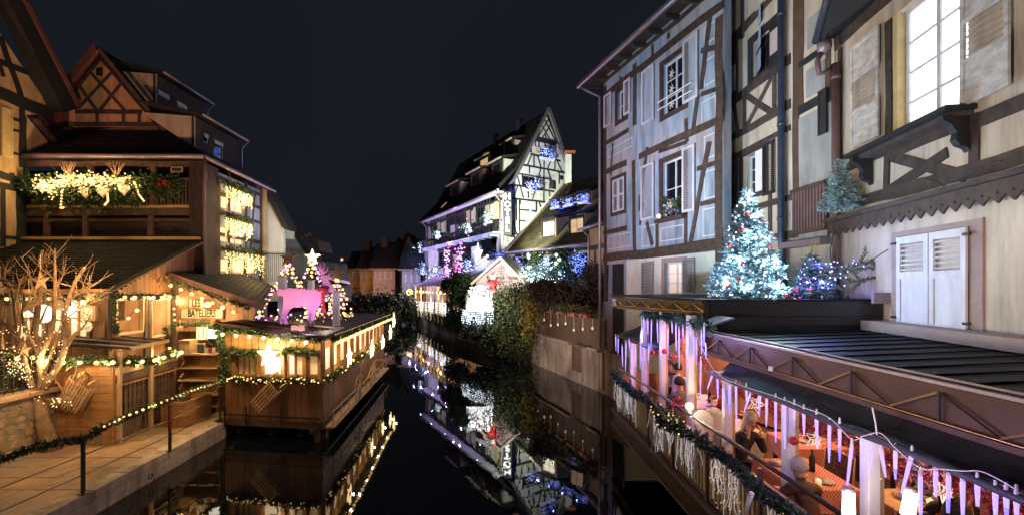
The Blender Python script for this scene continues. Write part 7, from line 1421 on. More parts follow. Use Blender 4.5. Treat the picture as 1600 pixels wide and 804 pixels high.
# stone ledge below
MB().bar(NHp.pt(-.1, 3.80, .22), NHp.pt(L, 3.80, .22), .17, .46, NHp.n).build('stone_ledge', 'sandstone', nhs)
MB().prism([NHp.pt(NHp.s_at(1518) + 2.5, 1, .03), NHp.pt(L, 1, .03), NHp.pt(L, 5, .03), NHp.pt(NHp.s_at(1518) + 2.5, 5, .03)], -NHp.n * .04).build('painted_warm_corner', 'plaster_orange', nhs)  # orange strip of wall, warm light from the right put into its colour
# eave corner, gutter funnel and brown pipe
g0_, g1_ = at(1274, 66, 9.6), at(1300, -30, 8.4); sfm = MB(); sfm.add([g0_, g1_, NHp.px(1400, -25, .05), NHp.px(1308, 60, .05)], [(0, 1, 2, 3)]); so = sfm.build('eave_soffit', 'timber_black', nhs); so.modifiers.new('thick', 'SOLIDIFY').thickness = .05; MB().tube([g0_, g1_], .07, 8).build('gutter', 'pipe_blue', nhs, smooth=True); MB().bar(g0_ + V((.12, 0, .05)), g1_ + V((.12, 0, 0)), .12, .12).build('eave_board', 'timber_black', nhs)
MB().tube([at(1287, 66, 9.7), at(1287, 76, 9.7), at(1284, 84, 9.7)], [.14, .13, .07], 10).build('rain_head', 'zinc', nhs, smooth=True)
MB().tube([at(1284, 80, 9.7), at(1277, 96, 9.7), at(1280, 116, 9.7), at(1290, 113, 9.7), at(1302, 107, 9.7)], .055, 8).build('pipe_bend', 'pipe_brown', nhs, smooth=True)
MB().tube([at(1305, 100, 9.65), at(1306, 300, 9.65), at(1307, 470, 9.65)], .075, 12).build('drainpipe', 'pipe_brown', nhs, smooth=True)
for y in (118, 330, 300): MB().tube([at(1306, y, 9.65), at(1306, y + 6, 9.65)], .09, 12).build('pipe_joint', 'pipe_brown', nhs, smooth=True)
MB().tube([at(1302, 368, 9.3), at(1297, 390, 9.3), at(1300, 420, 9.3)], .012, 5).build('thin_cable', 'black_metal', None, 'thin black cable looping beside the brown drainpipe', 'cable')

# ================================================================== TERRACE over the water
U = lambda u, y, z: V((u - .0357 * y, y, z))
FZ = 1.15
tr = thing('terrace', U(4.5, 7.5, FZ), 'covered restaurant terrace cantilevered over the canal, lit pink and orange inside', 'terrace')
MB().prism([U(3.35, 1.5, FZ), U(3.35, 12.35, FZ), U(5.2, 12.35, FZ), V((6.9, 9.5, FZ)), V((6.6, 1.5, FZ))], (0, 0, -.12)).build('floor', 'wood_dark', tr)
MB().bar(U(3.30, 1.5, .96), U(3.30, 12.35, .96), .38, .08, (1, 0, 0)).build('edge_beam', 'truss', tr)
MB().bar(U(3.24, 1.5, 1.16), U(3.24, 12.35, 1.16), .05, .16, (1, 0, 0)).build('edge_flange', 'pipe_brown', tr); MB().bar(U(3.24, 1.5, .77), U(3.24, 12.35, .77), .04, .16, (1, 0, 0)).build('edge_flange', 'pipe_brown', tr)
for y in (3, 5.4, 7.8, 10.2, 12.2): MB().bar(U(3.5, y, .9), V((5.4, y, .9)), .16, .14).build('cross_beam', 'black_metal', tr)
# balustrade
bal = thing('balustrade', U(3.33, 7.5, FZ), 'slatted balustrade with dark steel handrail along the canal edge of the terrace', 'railing')
bm = MB().box((0, 0, 0), (.028, .05, .80)).mesh('baluster', 'baluster'); k = 0; y = 2.6
while y < 12.3:
    piece('baluster', bm, bal, U(3.30, y, 1.66)); y += .112
for z, w in ((1.24, .05), (2.08, .05)): MB().bar(U(3.30, 1.6, z), U(3.30, 12.35, z), w, .05, (1, 0, 0)).build('rail', 'pipe_brown', bal)
for y in (2.5, 4.1, 5.55, 6.95, 8.3, 9.65, 10.9, 12.25): MB().bar(U(3.27, y, 1.14), U(3.27, y, 2.26), .05, .04, (1, 0, 0)).build('post', 'pipe_brown', bal)
MB().tube([U(3.40, 1.6, 2.27), U(3.40, 12.35, 2.27)], .028, 8).build('handrail', 'black_metal', bal, smooth=True); MB().tube([U(3.62, 1.6, 2.12), U(3.62, 9.6, 2.12)], .028, 8).build('inner_rail', 'pipe_brown', bal, smooth=True)
MB().prism([U(3.38, 1.6, 1.22), U(3.38, 12.3, 1.22), U(3.38, 12.3, 2.05), U(3.38, 1.6, 2.05)], (.01, 0, 0)).build('screen_cloth', 'fabric_cream', bal)
# posts
for k, (px_, zt_) in enumerate(((1343, 3.3), (1219, 3.3), (1126, 3.3), (1070, 3.98), (1028, 3.98), (1000, 3.98), (982, 3.3))):
    Y = 3.5 * 700 / (px_ - 775); zt_ = min(zt_, 3.1 if zt_ < 3.5 else 3.98); MB().box(U(3.60, Y, (FZ + zt_) / 2), (.11, .12, zt_ - FZ)).build('post', 'white_paint', tr, bevel=.008)
    MB().box(U(3.682, Y, (FZ + zt_) / 2), (.05, .08, zt_ - FZ)).build('post_trim', 'wood_pale', tr)
for Y in (11.8, 9.2): MB().box(U(4.9, Y, 2.6), (.14, .14, 2.9)).build('inner_post', 'wood', tr)
# back wall of the terrace and ceiling
MB().prism([V((6.75, 9.6, 1.1)), V((6.0, 2.0, 1.1)), V((6.0, 2.0, 3.55)), V((6.75, 9.6, 3.55))], (.05, 0, 0)).build('inner_wall', 'room_red', tr)
MB().prism([V((6.75, 9.6, 1.1)), V((5.6, 13.2, 1.1)), V((5.6, 13.2, 3.9)), V((6.75, 9.6, 3.9))], (.05, 0, 0)).build('inner_wall', 'room_wall', tr)
MB().prism([V((5.6, 13.1, 1.1)), V((3.2, 12.9, 1.1)), V((3.2, 12.9, 2.0)), V((5.6, 13.1, 2.0))], (0, .05, 0)).build('inner_wall', 'room_wall', tr)
# lower roof (dark metal with seams) and its truss edge
rl_ = thing('lower_roof', U(5, 5.5, 3.6), 'dark metal terrace roof with standing seams and a brown truss edge', 'roof')
MB().prism([U(3.92, 1.5, 3.62), U(3.92, 8.28, 3.62), V((6.95, 8.28, 3.72)), V((6.1, 1.5, 3.72))], (0, 0, -.06)).build('sheet', 'roof_metal', rl_)
for k in range(16): y = 8.0 - k * .40; xr = 6.95 - (8.28 - y) * .125; MB().bar(U(4.02, y, 3.63), V((xr - .1, y + .04, 3.725)), .02, .018).build('seam', 'roof_metal', rl_)
MB().bar(U(3.99, 1.5, 3.68), U(3.99, 8.28, 3.68), .03, .04).build('edge_trim', 'zinc', rl_); MB().bar(U(3.88, 1.5, 3.665), U(3.88, 8.28, 3.665), .05, .03).build('edge_trim', 'zinc', rl_)
def truss(A, B, zt, zb, n_bay, root, nrm):
    d = (B - A); L = d.length; d = d.normalized(); at_ = lambda s, z, o=0: V((A.x, A.y, 0)) + V((d.x, d.y, 0)) * s + nrm * o + V((0, 0, z))
    MB().prism([at_(0, zb), at_(L, zb), at_(L, zt), at_(0, zt)], -nrm * .05).build('web_panel', 'truss', root)
    for z, w in ((zt - .02, .045), (zb + .02, .05)): MB().bar(at_(0, z, .03), at_(L, z, .03), w, .07, nrm).build('flange', 'truss', root)
    MB().bar(at_(0, zb + .055, .03), at_(L, zb + .055, .03), .008, .03, nrm).build('flange_lip', 'truss_edge', root)
    w = L / n_bay
    for k in range(n_bay):
        s0 = k * w; zt2, zb2 = zt - .06, zb + .07
        MB().tube([at_(s0, zb2, .03), at_(s0 + w * .5, zt2, .03)], .010, 5).build('brace', 'truss_edge', root); MB().tube([at_(s0 + w * .5, zt2, .03), at_(s0 + w, zb2, .03)], .010, 5).build('brace', 'truss', root)
        MB().tube([at_(s0 + w * .5, zb2, .03), at_(s0 + w * .5, zt2, .03)], .014, 5).build('stay', 'timber_black', root)
nT = V((-1, -.0357, 0)).normalized()
truss(U(3.9, 8.27, 0), U(3.9, 1.5, 0), 3.645, 3.27, 7, rl_, nT)
MB().bar(U(3.88, 8.3, 3.2), U(3.88, 8.3, 4.22), .09, .09, (1, 0, 0)).build('corner_post', 'truss', rl_)
# upper roof with box front
ur = thing('upper_roof', V((5, 10, 3.9)), 'higher terrace roof block with black cladding, carrying the christmas trees', 'roof')
A = V((3.56, 8.27, 0)); Bq = V((2.65, 11.8, 0))
MB().prism([V((3.58, 8.33, 3.58)), V((6.9, 8.33, 3.66)), V((6.9, 8.33, 4.24)), V((3.58, 8.33, 4.24))], (0, .1, 0)).build('front_cladding', 'black_clad', ur)
for z in (3.78, 3.96): MB().bar(V((3.6, 8.32, z)), V((6.9, 8.32, z)), .012, .02, (0, 1, 0)).build('clad_joint', 'roof_metal', ur)
MB().prism([V((3.50, 8.25, 4.24)), V((7.0, 8.25, 4.24)), V((7.0, 9.8, 4.24)), V((5.2, 14, 4.26)), V((2.6, 11.9, 4.26))], (0, 0, .035)).build('top_sheet', 'roof_metal', ur)
MB().prism([V((3.62, 8.4, 3.95)), V((6.9, 8.4, 3.95)), V((6.9, 9.8, 3.95)), V((5.2, 13.6, 3.95)), V((2.75, 11.7, 3.95))], (0, 0, .03)).build('ceiling', 'wood', ur)
n2 = V((-(11.8 - 8.27), -(3.56 - 2.65), 0)).normalized(); truss(V((3.56, 8.27, 0)), V((2.65, 11.8, 0)), 4.24, 3.98, 6, ur, n2)
MB().prism([V((2.70, 11.80, 3.99)), V((2.70, 11.80, 4.2)), V((2.74, 11.6, 4.2)), V((2.74, 11.6, 3.99))], (-.05, 0, 0)).build('end_plate', 'zinc', ur)
lamp('truss_wash', 'SPOT', (-2.5, 4.2, 3.8), 55, (1, .55, .25), .05, U(3.9, 6.5, 3.5), 62, .8); lamp('truss_wash', 'SPOT', (1.2, 9.4, 3.6), 30, (1, .62, .3), .05, (3.0, 10.6, 4.1), 70, .8)
MB().bar(V((6.6, 8.2, 4.3)), V((6.98, 8.2, 4.3)), .06, .2).build('grey_kerb', 'zinc', ur)
# awnings (sagging cloth)
def awning(y0, y1, uo, zo, ui, zi, label, sag_=.06):
    t = thing('awning', U(uo, (y0 + y1) / 2, zo), label, 'awning'); n = 26; m = 7; vs = []
    for i in range(n + 1):
        y = y0 + (y1 - y0) * i / n
        for j in range(m + 1): f_ = j / m; vs.append(U(uo + (ui - uo) * f_, y, zo + (zi - zo) * f_ - sag_ * math.sin(math.pi * f_) + .02 * math.sin(y * 5 + f_ * 3) + .012 * math.sin(y * 13 + f_ * 9)))
    mb = MB(); mb.add(vs, [(i * (m + 1) + j, (i + 1) * (m + 1) + j, (i + 1) * (m + 1) + j + 1, i * (m + 1) + j + 1) for i in range(n) for j in range(m)])
    o = mb.build('cloth', 'awning', t, smooth=True); sm_ = o.modifiers.new('thick', 'SOLIDIFY'); sm_.thickness = .012
    MB().tube([U(uo - .01, y0 + (y1 - y0) * i / 12, zo - .02 + .01 * math.sin(i * 1.7)) for i in range(13)], .035, 8).build('rolled_hem', 'awning', t, smooth=True); return t
awning(1.5, 7.35, 3.50, 3.12, 3.95, 3.30, 'long black sagging awning below the truss of the near terrace')
awning(9.9, 13.0, 3.55, 3.12, 4.6, 3.75, 'dark blue awning at the far end of the terrace', .1)
# garland edge of the raised middle bay
garland([U(3.62, 10.9, 3.84), U(3.62, 9.6, 3.88), U(3.64, 8.4, 3.86), U(3.66, 7.7, 3.82)], .07, 'dark fir garland along the raised middle edge of the terrace roof', 500, leafm='fir', L=.14)
MB().prism([U(3.55, 11.0, 3.83), U(3.62, 7.7, 3.80), U(4.1, 7.7, 3.95), U(4.1, 11.0, 3.95)], (0, 0, .03)).build('raised_edge_sheet', 'cloth_grey', tr)
# rail garland, icicle fringe, baubles
garland([U(3.20, y, 2.08 + .05 * math.sin(y * 2.2)) for y in [12.3, 11.5, 10.7, 9.9, 9.2, 8.5, 7.8, 7.1, 6.4, 5.8, 5.2, 4.6, 4.0, 3.4]], .10, 'long dark green garland draped along the terrace balustrade', 620, leafm='fir', baubles=0, L=.09)
garland([U(3.17, 9.1, 2.10), U(3.15, 8.4, 2.02), U(3.17, 7.6, 2.08)], .16, 'thick golden-green garland bunch with red baubles on the balustrade', 700, 26, .011, 'E_warm', 'leaf', L=.10)
bb = thing('bauble_cluster', U(3.08, 8.5, 2.2), 'cluster of three large copper red baubles on the balustrade garland', 'baubles')
for x, y in ((1060, 623), (1052, 632), (1065, 637), (1074, 630)): piece('bauble', unit_ball('bauble', 'red', 1, 12, 8), bb, at(x, y, 8.45), scale=.062 if x > 1055 else .05)
def squiggle(c, L, n, rr=.004):
    pts = [c]; p = V(c)
    for k in range(n): p = p + V((random.uniform(-.012, .012), random.uniform(-.045, .045), -L / n * random.uniform(.6, 1.3))); pts.append(p)
    return pts
for (ya, yb, lb, mm) in ((12.1, 11.4, 'tangle of white light wires on the farthest balusters', 'wire'), (11.2, 10.2, 'second tangle of white light wires from the far end of the balustrade', 'wire'), (9.3, 8.2, 'dense white wire tangle below the bauble garland', 'wire'), (7.9, 7.2, 'thin white wire tangle right of the bauble garland', 'wire'), (6.7, 5.9, 'warm lit wire tangle in the middle of the near balusters', 'E_warm_s'), (5.3, 4.9, 'warm lit wire tangle on the nearest balusters', 'E_warm_s')):
    t = thing('wire_fringe', U(3.2, (ya + yb) / 2, 1.6), lb, 'wire lights'); mb = MB(); m = int((ya - yb) * 22)
    for k in range(m): mb.tube(squiggle(U(3.22 + random.uniform(-.03, .02), random.uniform(yb, ya), 2.02), random.uniform(.3, .78), 9), .0048, 4, cap=False)
    mb.build('wires', 'wire_lit', t, kind='stuff'); mb = MB()
    for k in range(m * (1 if mm == 'wire' else 3)): mb.ball(U(3.21 + random.uniform(-.03, .02), random.uniform(yb, ya), random.uniform(1.3, 2.0)), .006, 4, 3)
    mb.build('tiny_bulbs', 'E_white_s' if mm == 'wire' else 'E_warm', t, kind='stuff')
for x0, y0, x1, y1, Y, lb in ((1031, 650, 1017, 706, 8.8, 'frosted tube leaning outward over the edge beam, leftmost'), (1080, 650, 1092, 742, 7.3, 'long pale tube hanging under the warm lamp'), (1175, 768, 1160, 812, 5.0, 'frosted tube hanging at the near end of the balustrade')):
    t = thing('glass_tube', at(x1, y1, Y), lb, 'tube'); MB().tube([at(x0, y0, Y), at(x1, y1, Y)], [.028, .012], 8).build('tube', 'white_paint', t, smooth=True)
wl_ = thing('warm_lamp', at(1077, 634, 7.9), 'blazing round warm lamp on the balustrade garland', 'lamp'); MB().ball(at(1077, 634, 7.9), .075, 12, 8).build('globe', 'E_warm', wl_, smooth=True); MB().tube([at(1078, 640, 7.9), at(1080, 660, 7.8)], .012, 6).build('stem', 'wire', wl_)
lamp('warm_lamp_light', 'POINT', at(1076, 634, 7.75), 20, WARMW, .05)
# icicle tubes
ICE = [(962, 525, 548), (966, 528, 552), (972, 540, 572), (983, 530, 545), (987, 545, 600), (993, 542, 572), (1001, 520, 575), (1007, 545, 565), (1014, 540, 565), (1006, 497, 528), (1012, 500, 522), (1018, 502, 550), (1027, 503, 535), (1037, 505, 522), (1044, 512, 560), (1050, 505, 520), (1056, 508, 548), (1067, 512, 532), (1079, 512, 527), (1084, 525, 560), (1088, 532, 568), (1100, 510, 540), (1103, 541, 560), (1095, 562, 620), (1113, 585, 608), (1130, 605, 640), (1150, 600, 665), (1166, 605, 630), (1172, 615, 642), (1198, 622, 666), (1226, 628, 700), (1256, 640, 680), (1296, 663, 722), (1312, 662, 720), (1331, 694, 765), (1376, 700, 745), (1425, 708, 770), (1438, 742, 806), (1504, 750, 806), (1555, 765, 806), (1588, 772, 806), (1121, 592, 622), (1140, 600, 648), (1186, 618, 650), (1212, 622, 690), (1241, 632, 668), (1276, 648, 700), (1362, 690, 730), (1399, 704, 748), (1462, 735, 775), (1482, 742, 800), (1527, 752, 790), (1572, 768, 806), (1073, 518, 560), (1033, 508, 548), (1096, 520, 552), (978, 535, 580), (1061, 515, 575)]
CNT = {}; ICE.sort()
for k, (x, y0, y1) in enumerate(ICE):
    Y = 3.48 * 700 / (x - 775)
    if Y > 11.8: Y = 11.8
    zone = 'far' if x < 1016 and y0 > 515 else ('raised' if x < 1105 else 'near'); CNT[zone] = CNT.get(zone, 0) + 1
    tilt = {1113: -8, 1172: -9, 1425: -16, 1376: 8, 1331: -8}.get(x, random.uniform(-1, 1))
    t = thing('icicle_tube', at(x, y0, Y), ORDN[CNT[zone] - 1] + {'far': ' glowing icicle tube from the left on the far dark blue awning', 'raised': ' glowing icicle tube from the left on the raised garland edge', 'near': ' glowing icicle tube from the left on the long black awning'}[zone], 'icicle light', {'far': 'icicle tubes on the far awning', 'raised': 'icicle tubes on the raised edge', 'near': 'icicle tubes on the near awning'}[zone])
    p = at(x, y0, Y); q = at(x + tilt, y1, Y); r = .015 if zone != 'near' else .016
    m = p.lerp(q, .62); MB().tube([p, p.lerp(q, .1), m], [r * .8, r, r * .8], 8).build('tube', 'E_ice', t, smooth=True); MB().tube([m, q], [r * .8, r * (.35 if x < 1400 else .6)], 8).build('tip', 'E_ice_b' if k % 4 == 0 else 'E_ice', t, smooth=True); MB().tube([p + V((0, 0, .07)), p], [.008, r * .9], 6).build('cap', 'wire', t)
for x, y in ((975, 560), (1003, 545), (1020, 530), (1045, 535), (1062, 530), (1088, 545)): lamp('icicle_glow', 'POINT', at(x, y, 3.3 * 700 / (x - 775) if x > 985 else 11.4), 9, (.50, .36, 1), .04)
for x, y in ((975, 575), (1010, 580), (1050, 590), (1100, 600), (1150, 640), (1200, 665), (1260, 680), (1305, 705), (1376, 735), (1438, 780), (1504, 780), (1560, 790)): lamp('icicle_glow', 'POINT', at(x, y, 3.02 * 700 / (x - 775)), 4.5, (.55, .40, 1), .03)
lamp('blue_awning_glow', 'POINT', at(1000, 525, 10.9), 14, (.18, .25, 1), .05)
wc = thing('lighting_cable', U(3.5, 5, 3.1), 'pale looping cable of the icicle lights along the near awning hem', 'cable')
pts = []
xs = [1088, 1098, 1112, 1130, 1150, 1172, 1198, 1226, 1256, 1296, 1330, 1350, 1376, 1400, 1438, 1470, 1504, 1530, 1555, 1590]; ys = [520, 545, 572, 590, 598, 606, 614, 624, 636, 652, 685, 680, 676, 700, 730, 732, 735, 735, 745, 765]
MB().tube(smooth([at(x, y, 3.44 * 700 / (x - 775)) for x, y in zip(xs, ys)]), .0045, 6).build('cable', 'wire', wc, smooth=True); MB().tube([at(1363, 636, 3.9), at(1368, 660, 3.95), at(1370, 678, 4.0)], .006, 5).build('loose_end', 'wire', wc)
MB().box(at(1204, 575, 6.0), (.05, .02, .06)).build('junction_box', 'white_paint', None, 'small white junction box on the black awning below the truss', 'junction box')
# interior: tinsel, warm dots, stars
def tinsel(pts, r, label, n, m_='tinsel'):
    t = thing('tinsel_garland', pts[0], label, 'tinsel'); P = densify(pts, .1); A_ = np.array([tuple(p) for p in P]); i = RNG.randint(0, len(A_), n); c_ = A_[i] + RNG.normal(0, r * .5, (n, 3)); v, q = leaf_cloud(c_, RNG.normal(0, 1, c_.shape), r * .5, r * .07, 1); cloud_obj('strands', v, q, m_, t, kind='stuff'); MB().tube(P, .008, 4).build('cord', 'wire_dark', t)
tinsel([U(3.80, y, 2.84 + .06 * math.sin(y * 3)) for y in (7.6, 7.0, 6.4, 5.8, 5.2, 4.7)], .12, 'pink and red tinsel garland inside the upper edge of the near terrace', 2400)
tinsel([U(3.85, y, 2.84 + .05 * math.sin(y * 4)) for y in (4.6, 4.2, 3.8, 3.4, 3.0, 2.6)], .12, 'red tinsel garland above the nearest tables', 2400)
tinsel([at(1072, 500, 9.4), at(1064, 545, 9.4), at(1074, 560, 9.4), at(1090, 548, 8.8), at(1104, 575, 8.2)], .11, 'pink tinsel swag hanging in the raised middle bay', 900)
tinsel([at(1020, 552, 10.4), at(1036, 548, 10.0), at(1050, 560, 9.6)], .08, 'short pink tinsel swag at the far end of the raised bay', 500)
for k, (x, y) in enumerate(((1038, 548), (1051, 557), (1083, 553), (1095, 560), (1020, 550), (1240, 688))): MB().ball(at(x, y, 8.8 if x < 1200 else 5.4), .05, 10, 8).build('red_bauble', 'red', None, ['red bauble left of the first bright raised tube', 'red bauble on the raised bay tinsel', 'red bauble behind the raised bay post', 'red bauble at the right of the raised bay', 'red bauble at the left end of the raised bay', 'red bauble above the light-haired guest'][k], 'bauble', smooth=True)
cl_ = camplane(5.2)
def hang_star(x, y, Y, r, label):
    P = camplane(Y); a, z = P.uv(x, y); t = thing('wire_star', P.pt(a, z), label, 'wire star', 'wire stars inside the near terrace'); 
    for k in range(3): ro = random.uniform(-.5, .5); f_ = 1 - k * .3; pts = star_poly(P, a, z, r * f_, r * f_ * .42, .02 * k, ro); MB().tube(pts + [pts[0], pts[1]], .006, 5).build('outline', 'E_window_warm', t)
    MB().tube([P.pt(a, z + r), P.pt(a, z + r + .12)], .004, 4).build('thread', 'wire', t)
for x, y, Y, r, lb in ((1182, 630, 6.2, .14, 'wire star hanging left above the grey-haired guest'), (1273, 685, 5.2, .12, 'wire star hanging over the light-haired guest'), (1475, 768, 3.75, .09, 'wire star hanging above the near table'), (1366, 745, 4.3, .09, 'small wire star right of the near post')): hang_star(x, y, Y, r, lb)
string_lights([V((6.0, 9.0, 2.5)), V((5.8, 7.0, 2.35)), V((5.7, 5.0, 2.2)), V((5.6, 3.0, 2.0))], 20, 'upper row of tiny warm dots on the dark back of the terrace', .018, drop=0)
string_lights([V((5.6, 8.0, 2.0)), V((5.4, 6.0, 1.9)), V((5.2, 4.0, 1.7)), V((5.2, 2.6, 1.6))], 18, 'lower row of tiny warm dots on the dark back of the terrace', .018, drop=0)
sf_ = thing('dark_fence', V((5.6, 6, 1.15)), 'black slatted partition behind the terrace tables', 'partition')
for k in range(34): y = 2.8 + k * .19; x = 5.72 + (y - 2.8) * .05; MB().box((x, y, 1.85), (.03, .05, 1.4)).build('slat', 'black_metal', sf_)
MB().bar((5.7, 2.7, 2.55), (6.03, 9.3, 2.55), .05, .05).build('rail', 'black_metal', sf_)
for (x, y, z, e, c) in ((4.9, 10.8, 3.6, 170, (1, .46, .36)), (4.7, 9.0, 3.6, 150, (1, .46, .28)), (4.9, 7.2, 3.3, 75, (1, .48, .20)), (4.9, 5.4, 3.2, 75, (1, .50, .20)), (4.9, 3.8, 3.15, 60, (1, .52, .2))):
    t = thing('ceiling_heater', V((x, y, z + .1)), 'glowing heater bar under the terrace roof, ' + {10.8: 'farthest of the five', 9.0: 'second from the far end', 7.2: 'middle of the five', 5.4: 'second from the near end', 3.8: 'nearest of the five'}[y], 'heater', 'heater bars under the terrace roof'); MB().box((x, y, z + .14), (.12, .5, .06)).build('housing', 'black_metal', t); MB().tube([V((x, y - .2, z + .09)), V((x, y + .2, z + .09))], .015, 6).build('element', 'E_warm_s', t); lamp('heater_light', 'POINT', (x, y, z), e, c, .08)
lamp('violet_glow', 'POINT', (4.0, 10.2, 2.3), 12, (.75, .3, 1), .1)
# tables, chairs, lanterns
def table(x, y, w, d, label, cloth='check', rot=0):
    t = thing('dining_table', (x, y, FZ), label, 'table', None); MB().box((x, y, FZ + .73), (w, d, .03)).build('tabletop', 'wood_pale', t)
    for sx in (-1, 1):
        for sy in (-1, 1): MB().box((x + sx * w * .42, y + sy * d * .42, FZ + .36), (.05, .05, .72)).build('leg', 'black_metal', t)
    if cloth:
        c = thing('tablecloth', (x, y, FZ + .745), label.replace('table', 'tablecloth on the table', 1), 'tablecloth'); c['category'] = 'tablecloth'
        MB().box((x, y, FZ + .755), (w + .06, d + .06, .012)).build('top_cloth', cloth, c)
        for sx in (-1, 1): MB().prism([(x + sx * (w / 2 + .03), y - d / 2 - .03, FZ + .76), (x + sx * (w / 2 + .03), y + d / 2 + .03, FZ + .76), (x + sx * (w / 2 + .05), y + d / 2 + .03, FZ + .50), (x + sx * (w / 2 + .06), y, FZ + .47), (x + sx * (w / 2 + .05), y - d / 2 - .03, FZ + .50)], (sx * .008, 0, 0)).build('drop', cloth, c)
        for sy in (-1, 1): MB().prism([(x - w / 2 - .03, y + sy * (d / 2 + .03), FZ + .76), (x + w / 2 + .03, y + sy * (d / 2 + .03), FZ + .76), (x + w / 2 + .03, y + sy * (d / 2 + .05), FZ + .50), (x, y + sy * (d / 2 + .06), FZ + .47), (x - w / 2 - .03, y + sy * (d / 2 + .05), FZ + .50)], (0, sy * .008, 0)).build('drop', cloth, c)
table(4.05, 6.25, .75, 1.0, 'red-checked table between the two guests by the balustrade', 'check'); table(4.15, 4.45, .8, .9, 'near table with a red checked cloth', 'check'); table(4.35, 10.2, .8, 1.2, 'far table under the raised bay', 'fabric_cream'); table(5.0, 7.6, .8, .8, 'inner table behind the two guests', 'check'); table(4.9, 5.4, .8, .8, 'bare wooden inner table nearest the camera', None); table(4.1, 8.4, .7, .8, 'bright table behind the warm lamp', 'fabric_cream')
for k in range(7):
    x, y = [(4.05, 6.4), (4.0, 6.1), (4.2, 4.5), (4.0, 4.3), (4.3, 10.3), (4.4, 9.9), (4.1, 8.3)][k]; t = thing('wine_glass', (x, y, FZ + .765), ['glass nearest the raised hands of the grey-haired guest','glass in the middle of the table between the two rail guests','glass on the inner half of the checked table','glass at the canal edge of the checked table','glass at the far end of the pale table','glass at the near end of the pale far table','glass on the bright table behind the warm lamp'][k], 'glass', 'glasses on the terrace tables')
    MB().tube([V((x, y, FZ + .765)), V((x, y, FZ + .77)), V((x, y, FZ + .84)), V((x, y, FZ + .88)), V((x, y, FZ + .94))], [.03, .005, .005, .03, .025], 10).build('bowl', 'silver', t, smooth=True)
# table clutter: plates, bottles, candles
for k, (x, y, lb) in enumerate(((3.9, 6.55, 'white plate before the grey-haired guest'), (4.15, 5.95, 'white plate before the light-haired guest'), (4.3, 4.7, 'white plate at the far end of the checked table'), (3.95, 4.15, 'white plate at the near end of the checked table'), (4.2, 10.5, 'white plate before the white-shirted guest'), (4.35, 9.75, 'white plate at the near end of the pale far table'), (4.9, 7.5, 'white plate on the inner checked table'), (4.85, 5.5, 'white plate on the nearest inner table'))):
    MB().tube([V((x, y, FZ + .763)), V((x, y, FZ + .772)), V((x, y, FZ + .785))], [.06, .08, .125], 16).build('plate', 'white_paint', None, lb, 'plate', smooth=True)
for k, (x, y, m_, lb) in enumerate(((4.22, 6.3, 'leaf_dark', 'dark green bottle on the table between the two rail guests'), (4.35, 4.5, 'leaf_dark', 'dark green bottle on the checked table'), (4.45, 10.1, 'glass_dark', 'black bottle on the pale far table'), (5.05, 7.75, 'leaf_dark', 'bottle on the inner checked table'))):
    p = V((x, y, FZ + .765)); MB().tube([p, p + V((0, 0, .19)), p + V((0, 0, .235)), p + V((0, 0, .31))], [.038, .038, .014, .013], 12).build('bottle', m_, None, lb, 'bottle', smooth=True)
for k, (x, y, lb) in enumerate(((4.0, 5.85, 'lit candle glass near the light-haired guest'), (4.1, 4.6, 'lit candle glass on the checked table'), (4.25, 10.3, 'lit candle glass on the pale far table'), (4.1, 8.5, 'lit candle glass on the bright table behind the warm lamp'), (4.95, 5.3, 'lit candle glass on the nearest inner table'))):
    p = V((x, y, FZ + .765)); t = thing('candle_glass', p, lb, 'candle'); MB().tube([p, p + V((0, 0, .07))], [.035, .04], 10).build('glass', 'E_window_warm', t, smooth=True); MB().ball(p + V((0, 0, .075)), .012, 6, 5, sc=(1, 1, 2)).build('flame', 'E_warm', t)
def chair(x, y, ang, label, m_='fabric_cream'):
    t = thing('woven_chair', (x, y, FZ), label, 'chair'); c, s = math.cos(ang), math.sin(ang); Rm = Matrix.Rotation(ang, 3, 'Z'); o = V((x, y, FZ)); tr_ = lambda a, b, z: o + Rm @ V((a, b, z))
    MB().box(tr_(0, 0, .43), (.46, .46, .06), Rm).build('seat', m_, t)
    for sx in (-1, 1):
        for sy in (-1, 1): MB().bar(tr_(sx * .2, sy * .2, 0), tr_(sx * .2, sy * .2, .43), .03, .03, (1, 0, 0)).build('leg', 'black_metal', t)
    bkk = MB()
    for i in range(9): bkk.bar(tr_(-.22 + .055 * i, .22, .44), tr_(-.22 + .055 * i, .27, .88), .028, .014, Rm @ V((0, 1, 0)))
    for j in range(11): bkk.bar(tr_(-.23, .225 + .045 * j / 10, .47 + .04 * j), tr_(.23, .225 + .045 * j / 10, .47 + .04 * j), .022, .02, Rm @ V((0, 1, 0)))
    bkk.build('woven_backrest', m_, t, kind='stuff'); MB().tube([tr_(-.24, .22, .42), tr_(-.24, .27, .9), tr_(.24, .27, .9), tr_(.24, .22, .42)], .014, 6).build('frame', 'wood_pale', t); return t
chair(3.92, 5.0, R(180), 'pale woven chair back left of the near white post'); chair(3.95, 3.75, R(180), 'pale woven chair back right of the near white post'); chair(4.8, 4.4, R(-90), 'woven chair on the inner side of the checked table'); chair(4.5, 5.15, R(170), 'woven chair behind the light-haired guest', 'wood_dark'); chair(4.5, 3.6, R(150), 'dark woven chair at the inner near corner of the terrace', 'wood_dark'); chair(4.6, 6.6, R(-80), 'dark woven chair between the rail table and the inner checked table', 'wood_dark'); chair(4.0, 7.75, R(180), 'white chair with rounded padded back behind the brown post', 'cloth_white')
